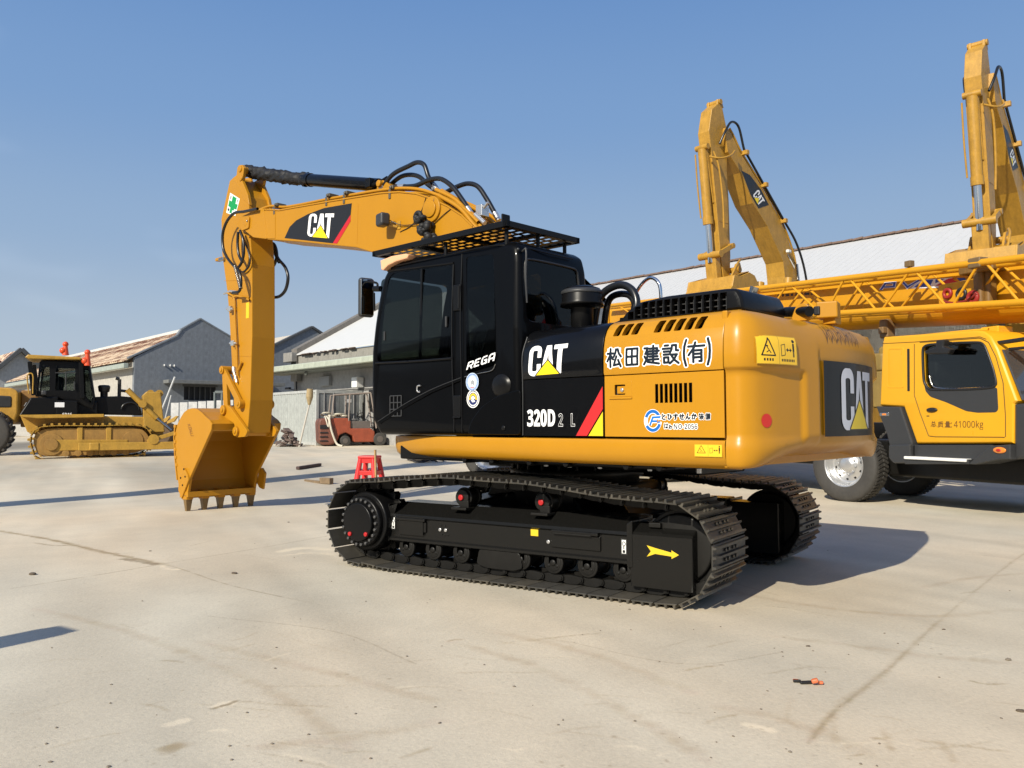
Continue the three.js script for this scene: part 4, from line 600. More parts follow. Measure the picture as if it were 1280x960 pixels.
// ---- counterweight: an arc of radius 2.75 with rounded corners
{
  const plan = new THREE.CatmullRomCurve3([V(2.40, 0, 1.343), V(2.50, 0, 1.325), V(2.575, 0, 1.25), V(2.625, 0, 1.12), V(2.665, 0, 0.90), V(2.70, 0, 0.62), V(2.735, 0, 0.3), V(2.75, 0, 0), V(2.73, 0, -0.3), V(2.678, 0, -0.62), V(2.60, 0, -0.90), V(2.52, 0, -1.12), V(2.46, 0, -1.25), V(2.43, 0, -1.315), V(2.38, 0, -1.343)], false, 'centripetal');
  const nu = 150, P = [], I = [], plate = [];
  const prof = []; // [y at the side, y at the rear, inset side, inset rear]
  const add = (ys, yr, is, ir) => prof.push([ys, yr, is, ir]);
  add(1.07, 1.13, 0.12, 0.52); add(1.057, 1.11, 0.05, 0.38); add(1.06, 1.12, 0.028, 0.28); add(1.085, 1.145, 0.012, 0.17); add(1.12, 1.185, 0.004, 0.08); add(1.16, 1.225, 0.0, 0.03); add(1.20, 1.265, 0, 0.005);
  for (let k = 1; k <= 20; k++) { const y = 1.22 + k * 0.0258; add(y, y + 0.03 * (1 - k / 20), 0, 0); }
  add(1.745, 1.745, -0.004, 0); add(1.76, 1.76, -0.012, 0); add(1.85, 1.83, -0.012, 0.004); add(1.95, 1.92, -0.006, 0.012); add(2.03, 2.0, 0.011, 0.03); add(2.09, 2.06, 0.041, 0.06); add(2.13, 2.10, 0.078, 0.10); add(2.155, 2.13, 0.128, 0.15); add(2.168, 2.148, 0.193, 0.22); add(2.172, 2.158, 0.3, 0.34); add(2.172, 2.165, 0.6, 0.7);
  const nv = prof.length - 1, inward = [];
  for (let i = 0; i <= nu; i++) { const t = i / nu, d = plan.getTangentAt(t); inward.push(V(d.z > 0 ? -1 : 0, 0, 0).set(d.z, 0, -d.x).normalize()); }
  const pt = (i, j, extra = 0) => {
    const t = i / nu, p = plan.getPointAt(t), n = inward[i], w = Math.min(1, Math.max(0, (Math.min(t, 1 - t) - 0.03) / 0.30)), s = w * w * (3 - 2 * w);
    const [ys, yr, is, ir] = prof[j], y = ys + (yr - ys) * s;
    let ins = is + (ir - is) * s + extra;
    // shallow recess in each flank, and the recessed name plate at the back
    const a = Math.min(t, 1 - t), L = 3.2, sd = a * plan.getLength();
    const q = (v, e0, e1) => Math.min(1, Math.max(0, (v - e0) / (e1 - e0)));
    const flank = (1 - q(sd, 0.735, 0.785)) * q(y, 1.232, 1.262) * (1 - q(y, 1.725, 1.745)); ins += 0.024 * flank * q(sd, -1, 0.0);
    const zc = Math.abs(p.z), rear = (1 - q(Math.abs(p.z + 0.145), 0.62, 0.66)) * q(y, 1.22, 1.255) * (1 - q(y, 1.835, 1.87)); ins += 0.028 * rear;
    return [p.x + n.x * ins, y, p.z + n.z * ins];
  };
  // n must point inward (toward the swing axis)
  for (let i = 0; i <= nu; i++) if (inward[i].x * plan.getPointAt(i / nu).x + inward[i].z * plan.getPointAt(i / nu).z > 0) inward[i].multiplyScalar(-1);
  for (let j = 0; j <= nv; j++) for (let i = 0; i <= nu; i++) P.push(...pt(i, j));
  for (let j = 0; j < nv; j++) for (let i = 0; i < nu; i++) { const a = j * (nu + 1) + i, b = a + nu + 1; I.push(a, b, a + 1, a + 1, b, b + 1); }
  const g = new THREE.BufferGeometry(); g.setAttribute('position', new THREE.Float32BufferAttribute(P, 3)); g.setIndex(I);
  const flip = (() => { g.computeVertexNormals(); const k = 20 * (nu + 1) + 75; return g.attributes.normal.getX(k) < 0; })();
  if (flip) { const ix = g.index.array; for (let k = 0; k < ix.length; k += 3) { const t = ix[k]; ix[k] = ix[k + 1]; ix[k + 1] = t; } g.computeVertexNormals(); }
  const cw = Uo('counterweight', [toCreasedNormals(plain(g), 0.9), box(2.36, 2.402, 1.06, 2.15, -1.30, 1.30, 0.01), box(2.30, 2.45, 2.05, 2.15, -1.0, 1.0, 0.01)], M.catYellow, 'rounded yellow counterweight with recessed flanks');
  // the emblem plate follows the curve of the rear face
  const onRear = (z, y, lift) => { let i = 75; let best = 1e9; for (let k = 0; k <= nu; k++) { const p = plan.getPointAt(k / nu); const d = Math.abs(p.z - z); if (d < best) { best = d; i = k; } } const p = plan.getPointAt(i / nu), n = inward[i]; return [p.x - n.x * lift, y, z - n.z * lift]; };
  obj('emblem_plate', sheet((u, v) => onRear(0.44 - u * 1.17, 1.265 + v * 0.565, -0.012), 24, 3), mat(0.005, 0.005, 0.0055, 0.45, { clearcoat: 0.25, clearcoatRoughness: 0.12, dust: 0, specularIntensity: 0.3 }), cw);
  obj('emblem', sheet((u, v) => onRear(0.20 - u * 0.72, 1.31 + v * 0.475, -0.008), 24, 3), printMat(1024, 620, (g2, w, h) => emblem(g2, 20, 10, w - 40, h - 20, '#c9ccd4', '#e6c81e', '#0a0a0b')), cw).userData.label = 'large white emblem with a yellow triangle on the rear plate';
  const grid = (i, j) => { const i0 = Math.floor(i), j0 = Math.floor(j), a = pt(i0, j0), b = pt(i0 + 1, j0), c = pt(i0, j0 + 1), d = pt(i0 + 1, j0 + 1), fu = i - i0, fv = j - j0; return [0, 1, 2].map((q) => (a[q] * (1 - fu) + b[q] * fu) * (1 - fv) + (c[q] * (1 - fu) + d[q] * fu) * fv); };
  obj('faded_lettering', sheet((u, v) => { const q = grid(57 + u * 34, nv - 6.6 + v * 2.9); return [q[0] + 0.004, q[1] + 0.004, q[2]]; }, 24, 8), printMat(1024, 200, (g2, w, h) => { g2.strokeStyle = '#4d3413'; g2.globalAlpha = 0.6; g2.lineWidth = 17; for (let k2 = 0; k2 < 9; k2++) { const x = 20 + k2 * 112, r2 = (n2) => 20 + ((k2 * 37 + n2 * 53) % 60); g2.beginPath(); g2.moveTo(x, 20); g2.lineTo(x, 180); g2.lineTo(x + 60, 180 - r2(1)); g2.moveTo(x + 70, 20); g2.lineTo(x + 70, 170); if (k2 % 2) { g2.moveTo(x, r2(2) + 40); g2.lineTo(x + 70, r2(2) + 30); } g2.stroke(); } }), cw).userData.label = 'faded dark lettering on the top edge';
  // sticker and red dot on the flank
  const onFlank = (s, y, lift) => { const t = s / plan.getLength(), p = plan.getPointAt(t), i = Math.round(t * nu), n = inward[i], y2 = y; const yk = y > 1.74 ? (y < 1.8 ? -0.012 : y < 1.95 ? -0.011 : 0) : 0.024; return [p.x - n.x * (lift - yk), y2, p.z - n.z * (lift - yk)]; };
  const lab = (px0, px1) => { let s0 = 0, s1 = 0, f = (tx) => { let best = 1e9, bs = 0; for (let k = 0; k <= 400; k++) { const s = k / 400 * 1.2, q = onFlank(s, 1.85, 0); const w = V(q[0] * Math.cos(SLEW) - q[2] * Math.sin(SLEW), q[1], q[0] * Math.sin(SLEW) + q[2] * Math.cos(SLEW)); const d = w.sub(CAM.pos); const sx = 640 + CAM.f * d.dot(basis.r) / d.dot(basis.f); if (Math.abs(sx - tx) < best) { best = Math.abs(sx - tx); bs = s; } } return bs; }; return [f(px0), f(px1)]; };
  const [s0, s1] = lab(944, 994.5);
  obj('warning_label', sheet((u, v) => { const q = onFlank(s0 + u * (s1 - s0), 1.772 + v * 0.20, 0.012); const y = q[1]; const k = y > 1.85 ? (y - 1.85) * 0.13 : 0; q[0] -= k * 0.8; q[2] -= k * 0.5; return q; }, 10, 6), printMat(512, 320, (g2, w, h) => warnLabel(g2, w, h, 1)), cw).userData.label = 'yellow warning label with a black triangle';
  const [d0, d1] = lab(954, 968);
  const ds = (d0 + d1) / 2;
  obj('reflector', (() => { const p = [], ix = []; const n = 28; p.push(...onFlank(ds, 1.385, 0.004)); for (let k = 0; k < n; k++) { const a = k / n * 2 * Math.PI; p.push(...onFlank(ds + 0.052 * Math.cos(a), 1.385 + 0.048 * Math.sin(a), 0.004)); ix.push(0, 1 + k, 1 + (k + 1) % n); } const gg = new THREE.BufferGeometry(); gg.setAttribute('position', new THREE.Float32BufferAttribute(p, 3)); gg.setIndex(ix); gg.computeVertexNormals(); return gg; })(), mat(0.55, 0.022, 0.014, 0.45, { dust: 0 }), cw).userData.label = 'round red spot';
}
{ // hoses and grab rail behind the pre-cleaner
  Uo('coolant_hose', [tube([[0.70, 2.20, 0.62], [0.80, 2.50, 0.62], [1.00, 2.57, 0.62], [1.15, 2.50, 0.64], [1.20, 2.36, 0.66], [1.10, 2.24, 0.68], [0.92, 2.18, 0.70]], 0.034, 60, 12), tube([[0.74, 2.2, 0.52], [0.82, 2.48, 0.52], [1.0, 2.50, 0.54], [1.12, 2.42, 0.58], [1.13, 2.2, 0.58]], 0.030, 50, 12)], M.hose, 'pair of thick black looped hoses');
  Uo('grab_rail', tube([[0.86, 2.18, 0.30], [0.96, 2.56, 0.30], [1.10, 2.66, 0.30], [1.19, 2.60, 0.30], [1.20, 2.18, 0.30]], 0.016, 50, 10), M.chrome, 'bent steel grab rail');
  Uo('filter_cap', [lathe([[0, 0.07], [0.07, 0.06], [0.10, 0.02], [0.10, -0.03], [0, -0.03]], 20).translate(1.08, 2.36, 0.18), rod([1.08, 2.15, 0.18], [1.08, 2.34, 0.18], 0.05)], M.red, 'red cap');
  Uo('bracket', [box(0.75, 1.3, 2.20, 2.28, 0.1, 0.4, 0.02)], M.armYellow);
}

// ---- boom
const BZ = [-0.41, 0.21];
const boomTop = [[332, 261], [350, 262], [412, 251], [477, 240.5], [500, 239], [521, 241], [541, 247.5], [560, 256.5], [578, 268], [592, 282]].map(([a, b]) => up(a, b, 0.2)).map((p) => [p[0], p[1]]);
const boomBot = [[467, 316], [446, 309.5], [410, 306], [375, 302.3], [335, 299.5]].map(([a, b]) => up(a, b, 0.2)).map((p) => [p[0], p[1]]);
{
  const out = [...boomTop, [-0.9, 3.15], [-0.35, 2.5], [0.06, 1.95], [0.02, 1.75], [-0.18, 1.66], [-0.40, 1.75], [-1.0, 2.35], [-1.7, 2.9], [-2.4, 3.26], ...boomBot];
  const boom = Uo('boom', [slab(out, ...BZ, 0.012), slab(boomTop.concat(boomTop.slice().reverse().map(([x, y]) => [x, y - 0.02])), BZ[0] - 0.012, BZ[1] + 0.012, 0.004)], M.armYellow, 'bent yellow boom with a black emblem panel');
  const nose = rounded([...[[335, 299], [318, 297], [306, 287.5], [297.5, 284], [297, 279], [303, 271], [318, 264], [331, 260.5]].map(([a, b]) => up(a, b, 0.2)).map((p) => [p[0], p[1]])], 0.03);
  obj('nose_plate', slab(nose, 0.135, 0.222, 0.008), M.armYellow, boom);
  obj('nose_plate', slab(nose, -0.422, -0.335, 0.008), M.armYellow, boom);
  { const p = up(307.5, 279, 0.23); obj('pin', [discZ(p[0], p[1], -0.45, 0.25, 0.055, 24, 0.01), slab(rounded([[p[0] - 0.12, p[1] - 0.10], [p[0] + 0.10, p[1] - 0.09], [p[0] + 0.12, p[1] + 0.07], [p[0] + 0.05, p[1] + 0.10], [p[0] - 0.08, p[1] + 0.05]], 0.03), 0.2225, 0.245, 0.004)], M.armYellow, boom);
    obj('bolt', discZ(p[0] + 0.07, p[1] + 0.02, 0.245, 0.262, 0.016, 8), M.steel, boom); }
  { const a = up(332, 262, 0.2), b = up(345, 262, 0.2), c = up(345, 300, 0.2), d = up(334, 300, 0.2), f = up(320, 280, 0.2); obj('nose_rib', [slab([[a[0], a[1] - 0.02], [b[0], b[1] - 0.03], [c[0], c[1] + 0.02], [d[0], d[1] + 0.02], [f[0] + 0.02, f[1]]], 0.208, 0.2165, 0.003)], M.armYellow, boom); }
  // weld seams across the side plates
  { const a = up(448.5, 252, 0.2), b = up(447, 308, 0.2); obj('weld_seam', tube([[a[0], a[1] - 0.03, 0.2105], [b[0], b[1] + 0.03, 0.2105]], 0.004, 8, 6), M.armYellow, boom); }
  { const c = up(541, 262, 0.2); obj('pivot_boss', [discZ(c[0], c[1], -0.44, 0.235, 0.155, 36, 0.012), discZ(c[0], c[1], -0.46, 0.255, 0.10, 30, 0.01)], M.armYellow, boom); }
  // emblem panel: black shield, red edge
  const sh = [[355.5, 297.5], [362, 283.5], [370, 275.5], [385, 267.5], [405, 260], [439.5, 254], [438, 269], [415.5, 304]].map(([a, b]) => up(a, b, 0.215)).map((p) => [p[0], p[1]]);
  const pn = obj('emblem_panel', slab(sh, 0.2105, 0.2135, 0), mat(0.012, 0.012, 0.013, 0.4, { dust: 0 }), boom); pn.userData.label = 'black panel with the white emblem';
  obj('red_stripe', slab([[438, 268.5], [438, 276.5], [421, 304.5], [415.8, 304]].map(([a, b]) => up(a, b, 0.215)).map((p) => [p[0], p[1]]), 0.2106, 0.2136, 0), mat(0.5, 0.014, 0.022, 0.45, { dust: 0 }), boom);
  const q = [[384, 297], [414, 298.5], [418, 269], [386, 266.5]].map(([a, b]) => up(a, b, 0.216)).map((p) => [p[0], p[1], 0.2165]);
  const E = (x, y) => { const p = up(x, y, 0.216); return [p[0], p[1], 0.2165]; };
  obj('emblem', quad(E(383, 296.2), E(415.5, 299), E(418.5, 266), E(386, 266.5)), printMat(512, 512, (g, w, h) => emblem(g, 10, 8, w - 20, h - 18)), boom);
  // hard lines on the top edge with clamps
  const top = (dz, dy) => boomTop.map(([x, y]) => [x, y + dy, dz]);
  const ln = obj('hydraulic_line', [tube([[...up(300, 272, 0.2).slice(0, 2), 0.16], ...top(0.13, 0.05)], 0.021, 90, 10), tube(top(0.07, 0.045), 0.018, 90, 10), tube(top(-0.16, 0.05), 0.021, 90, 10), tube(top(-0.29, 0.05), 0.021, 90, 10)], M.armYellow, boom);
  for (const [a, b] of [[343, 260], [408, 248.5], [430, 245.5], [487, 239]]) { const p = up(a, b, 0.2); obj('line_clamp', [cbox(p[0], p[1] + 0.055, 0.10, 0.07, 0.05, 0.16, 0.01), discZ(p[0], p[1] + 0.05, 0.17, 0.20, 0.022, 8), cbox(p[0] + 0.02, p[1] - 0.04, 0.216, 0.04, 0.12, 0.01, 0.003)], M.steel, boom).material = mat(0.10, 0.085, 0.06, 0.5); }
  // work lamp and wires on the side
  const L1 = up(481, 275.5, 0.33), lamp = obj('work_lamp', [new RoundedBoxGeometry(0.17, 0.16, 0.13, 3, 0.035).rotateY(-0.2).translate(L1[0], L1[1], 0.36)], M.greyPlastic, boom);
  obj('lamp_bracket', [rod([L1[0] + 0.03, L1[1] - 0.05, 0.30], [L1[0] + 0.10, L1[1] - 0.08, 0.22], 0.016), cbox(L1[0] + 0.13, L1[1] - 0.06, 0.215, 0.06, 0.10, 0.012)], M.oldYellow, boom);
  obj('wire', [tube([[L1[0] + 0.05, L1[1], 0.30], up(500, 281, 0.24), up(515, 281, 0.23), up(527, 279, 0.24)], 0.006, 30, 6), tube([up(500, 290, 0.215), up(515, 281, 0.22), up(527, 263, 0.22), up(533, 245, 0.215)], 0.005, 30, 6), tube([up(520, 280, 0.22), up(540, 262, 0.24), up(543, 247, 0.23)], 0.006, 30, 6), tube([up(541, 281, 0.22), up(555, 268, 0.22), up(565, 260, 0.215)], 0.005, 30, 6)], M.hose, boom);
  obj('hose_cluster', (() => { const g = []; for (let i = 0; i < 26; i++) { const t = i / 25, c = up(527 + t * 8 + rr(-6, 6), 272 + t * 26 + rr(-2, 2), 0.3); g.push(new THREE.IcosahedronGeometry(rr(0.03, 0.055), 1).scale(1, rr(0.6, 1.2), 1).translate(c[0], c[1], 0.28 + rr(-0.04, 0.06))); } const c = up(526, 272, 0.3); g.push(new THREE.TorusGeometry(0.05, 0.028, 10, 20).translate(c[0], c[1], 0.34)); return g; })(), M.cloth, boom).userData.label = 'bundle of black hose ends wrapped together';
  // hoses arching over the knee
  const hoses = [[[477, 236], [490, 219], [510, 208], [522, 203], [530, 206], [536, 222], [545, 235]], [[480, 238], [500, 221.5], [512, 218.5], [524, 221], [534, 230], [545, 238]], [[502, 233.5], [520, 232], [535, 225.5], [550, 223.5], [565, 233], [578, 250], [587, 264]], [[555, 242], [570, 234], [585, 229.5], [597, 233], [608, 248], [616, 262], [621, 271]]];
  const zs = [-0.02, -0.12, 0.06, -0.2];
  hoses.forEach((h, i) => obj('hydraulic_hose', tube(h.map(([a, b]) => up(a, b, zs[i])), 0.029, 60, 12), M.hose, boom));
  hoses.forEach((h, i) => { for (const e of [[h[0], h[1]], [h[h.length - 1], h[h.length - 2]]]) { const a = v3(up(...e[0], zs[i])), b = v3(up(...e[1], zs[i])), d = b.clone().sub(a).normalize(); obj('hose_fitting', rod(a.clone().addScaledVector(d, -0.06), a.clone().addScaledVector(d, 0.06), 0.032, 0.034, 8), M.silver, boom); } });
  // steel pipes running down the back of the boom
  obj('hydraulic_pipe', [[552, 238, 600, 281, 0.0], [545, 237, 590, 272, 0.1], [548, 244, 596, 285, 0.17], [560, 246, 612, 283, -0.25]].map(([a, b, c, d, z]) => tube([up(a, b, z), up((a + c) / 2 + 3, (b + d) / 2 - 4, z), up(c, d, z), [-0.6, 2.95, z]], 0.024, 40, 10)), M.armYellow, boom);
  obj('valve_block', [cbox(...up(603, 264, 0).slice(0, 2), 0, 0.10, 0.13, 0.12), rod(up(603, 262, 0.02), up(610, 253, 0.02), 0.015), rod(up(594, 268, 0.1), up(606, 279, 0.1), 0.026)], M.silver, boom);
  obj('mount_bracket', [slab([[486, 243], [478, 239], [480, 229], [485, 226.5], [490, 229], [500, 238]].map(([a, b]) => up(a, b, -0.1)).map((p) => [p[0], p[1]]), -0.20, 0.0, 0.01), discZ(...up(484, 232, -0.1).slice(0, 2), -0.24, 0.05, 0.045)], M.armYellow, boom);
}
// stick cylinder along the top of the boom
{
  const a = v3(up(303.5, 213, -0.1)), b = v3(up(385, 224.8, -0.1)), c = v3(up(474, 231.5, -0.1)), e = v3(up(486, 233, -0.1));
  const cyl = Uo('stick_cylinder', [rod(b.clone().lerp(c, -0.06), c, 0.088, 0.088, 28), rod(b.clone().lerp(c, 0.0), b.clone().lerp(c, 0.05), 0.098, 0.098, 28), rod(c, e, 0.075, 0.06, 20)], M.glossBlack, 'black hydraulic cylinder above the boom');
  const n = 46, P = [], I = [], m = 22, d = b.clone().lerp(c, 0.0).sub(a), o = V(0, 0, 1), w = d.clone().cross(o).normalize();
  for (let i = 0; i <= n; i++) for (let j = 0; j <= m; j++) { const t = i / n, q = j / m * 2 * Math.PI, r = 0.092 + 0.008 * Math.sin(i * 1.9) + 0.03 * noise.noise(i * 0.5, Math.cos(q) * 1.5, Math.sin(q) * 1.5) + 0.02 * noise.noise(i * 1.4, Math.cos(q) * 3, Math.sin(q) * 3) - (i < 2 ? 0.02 : 0), p = a.clone().addScaledVector(d, 0.02 + t * 0.98).addScaledVector(o, r * Math.cos(q)).addScaledVector(w, r * Math.sin(q)); p.y -= 0.015 * Math.sin(t * 3.1); P.push(p.x, p.y, p.z); }
  for (let i = 0; i < n; i++) for (let j = 0; j < m; j++) { const k = i * (m + 1) + j; I.push(k, k + 1, k + m + 1, k + 1, k + m + 2, k + m + 1); }
  const g = new THREE.BufferGeometry(); g.setAttribute('position', new THREE.Float32BufferAttribute(P, 3)); g.setIndex(I); g.computeVertexNormals();
  obj('rod_wrap', g, M.cloth, cyl).userData.label = 'black cloth wrapped round the piston rod';
  obj('cylinder_fitting', [rod(up(466, 232, -0.02), up(476, 227, -0.02), 0.03), rod(up(476, 227, -0.02), up(484, 222, -0.02), 0.022), cbox(...up(462, 229, 0).slice(0, 2), 0.0, 0.10, 0.12, 0.08)], M.satinBlack, cyl);
}
// ---- arm
const armZ = [-0.29, 0.10];
{
  const P = (l) => l.map(([a, b]) => up(a, b, 0.1)).map((p) => [p[0], p[1]]);
  const front = P([[309, 541], [300, 541], [295, 528], [292, 503], [291, 453], [286, 389], [284, 365], [277.5, 317], [276.5, 274], [287, 226], [291, 222.5], [294, 222]]);
  const rear = P([[300, 232], [308, 245], [311, 258], [313, 300], [315, 330], [315, 421], [312.5, 500]]);
  const arm = Uo('arm', slab([...front, ...rear], ...armZ, 0.01), M.armYellow, 'yellow digging arm hanging straight down');
  // ears for the stick cylinder
  const ear = P([[291, 223], [296, 219], [297, 210], [299, 206.5], [303, 206], [305.5, 210], [304, 221], [303, 226], [310, 243], [312, 256], [305, 250], [299, 235]]);
  obj('ear', slab(ear, 0.055, 0.108, 0.008), M.armYellow, arm); obj('ear', slab(ear.map(([x, y]) => [x + 0.0, y]), -0.298, -0.245, 0.008), M.armYellow, arm);
  const back = [[-6.55, 5.15], [-6.42, 5.0], [-6.28, 4.62], [-6.36, 4.62], [-6.62, 5.1]];
  obj('back_plate', slab([[304, 224], [314, 222], [319, 237], [329, 257], [310, 260]].map(([a, b]) => up(a, b, -0.27)).map((p) => [p[0], p[1]]), -0.285, -0.25, 0.006), M.armYellow, arm);
  { const p = up(301, 221, 0.1); obj('pin', [discZ(p[0], p[1] + 0.12, -0.31, 0.125, 0.05, 20, 0.01), discZ(p[0] + 0.02, p[1] - 0.03, 0.10, 0.125, 0.045, 20)], M.armYellow, arm); }
  for (const [a, b, c, d] of [[278, 351, 314, 350], [291.5, 445, 315, 445.5]]) obj('weld_seam', tube([up(a + 2, b, 0.1005), up(c - 1, d, 0.1005)], 0.0035, 6, 6), M.armYellow, arm);
  { // green cross sticker on white
    const q = [[283, 266], [294.5, 270], [300, 248.5], [288, 241]]; const E = (k) => { const p = up(...q[k], 0.1); return [p[0], p[1], 0.1035]; };
    obj('cross_sticker', quad(E(0), E(1), E(2), E(3)), printMat(256, 384, (g, w, h) => { g.fillStyle = '#eef2ee'; g.fillRect(0, 0, w, h); g.fillStyle = '#12934a'; g.fillRect(76, 22, 104, 340); g.fillRect(14, 130, 228, 118); g.fillStyle = '#22302a'; g.fillRect(24, 40, 12, 70); g.fillRect(44, 40, 10, 70); g.fillRect(198, 44, 36, 14); g.fillRect(198, 70, 36, 14); g.fillRect(206, 96, 24, 12); g.fillRect(18, 280, 44, 50); g.fillStyle = '#eef2ee'; g.fillRect(140, 290, 70, 60); }), arm).userData.label = 'white sticker with a green cross'; }
  { const p = up(309.5, 388, 0.1); obj('yellow_label', [cbox(p[0], p[1], 0.1015, 0.09, 0.24, 0.003, 0.001)], M.yellowLabel, arm); }
  // pipes down the front edge with silver clamps
  const pz = 0.135;
  obj('hydraulic_line', [tube([up(284, 366, pz), up(292, 371, pz), up(293, 374, pz), up(294, 400, pz), up(296, 440, pz), up(297, 470, pz)], 0.016, 40, 8), tube([up(287, 372, 0.05), up(289, 410, 0.05), up(292, 470, 0.05)], 0.016, 30, 8), tube([up(291, 372, pz), up(296, 370, pz), up(304, 372, pz), up(312, 375, pz)], 0.016, 30, 8)], M.armYellow, arm);
  for (const [a, b] of [[286.5, 386], [290.5, 429]]) obj('line_clamp', [rod(up(a - 3, b, 0.16), up(a + 5, b, 0.16), 0.018), cbox(...up(a + 1, b, 0.16).slice(0, 2), 0.16, 0.09, 0.08, 0.05, 0.008)], M.silver, arm);
  obj('line_fitting', [rod(up(292, 459, pz), up(293, 466, pz), 0.032), rod(up(293, 466, pz), up(296, 478, pz), 0.02), rod(up(280, 367, pz), up(288, 364, pz), 0.018), rod(up(288, 364, pz), up(296, 365, pz), 0.02)], M.silver, arm);
  { const p = up(302.5, 458, 0.1); obj('grease_bracket', [rod([p[0] - 0.06, p[1] - 0.05, 0.12], [p[0] + 0.04, p[1] + 0.06, 0.13], 0.02), cbox(...up(274, 324, 0.1).slice(0, 2), 0.08, 0.2, 0.05, 0.08, 0.01)], M.armYellow, arm); }
  obj('step_bracket', [cbox(...up(277.5, 324, 0.12).slice(0, 2), 0.12, 0.16, 0.05, 0.05, 0.01)], M.steel, arm);
  // hoses
  const hs = (pts, z, r = 0.021) => tube(pts.map(([a, b, dz]) => up(a, b, z + (dz || 0))), r, 60, 10);
  const hl = [hs([[322, 261], [305, 264.5], [292, 267], [283, 278], [278.5, 292], [279, 310], [284, 322], [292, 332], [298, 338], [301, 347], [301, 358], [299, 364], [291, 366]], 0.27, 0.022), hs([[300, 288], [304, 300], [304.5, 318], [301, 330], [296, 335], [293, 331]], 0.20), hs([[297.5, 290], [297, 305], [298.5, 318], [303, 328]], 0.18), hs([[300, 290], [309, 310], [312.5, 325], [311, 333], [303, 340], [297, 336]], 0.14, 0.014)];
  for (const g of hl) obj('hydraulic_hose', g, M.hose, arm);
  obj('hose_spring', tube(Array.from({ length: 160 }, (_, i) => { const t = i / 159, c = v3(up(294 + t * 7, 333 + t * 28, 0.27)), a = i * 0.9; return [c.x + 0.027 * Math.cos(a), c.y + 0.01, c.z + 0.027 * Math.sin(a)]; }), 0.006, 320, 5), M.steel, arm);
  for (const pts of [[[337, 303], [343, 310], [347, 322], [357, 335], [360, 347], [357, 362], [350, 370], [341, 371.5], [335, 369]], [[337, 303], [343, 306], [346, 320], [342, 332], [335, 339]], [[330, 300], [337, 300], [342, 312], [346, 322], [349, 328]]]) obj('hydraulic_hose', hs(pts, -0.36, 0.025), M.hose, arm);
}
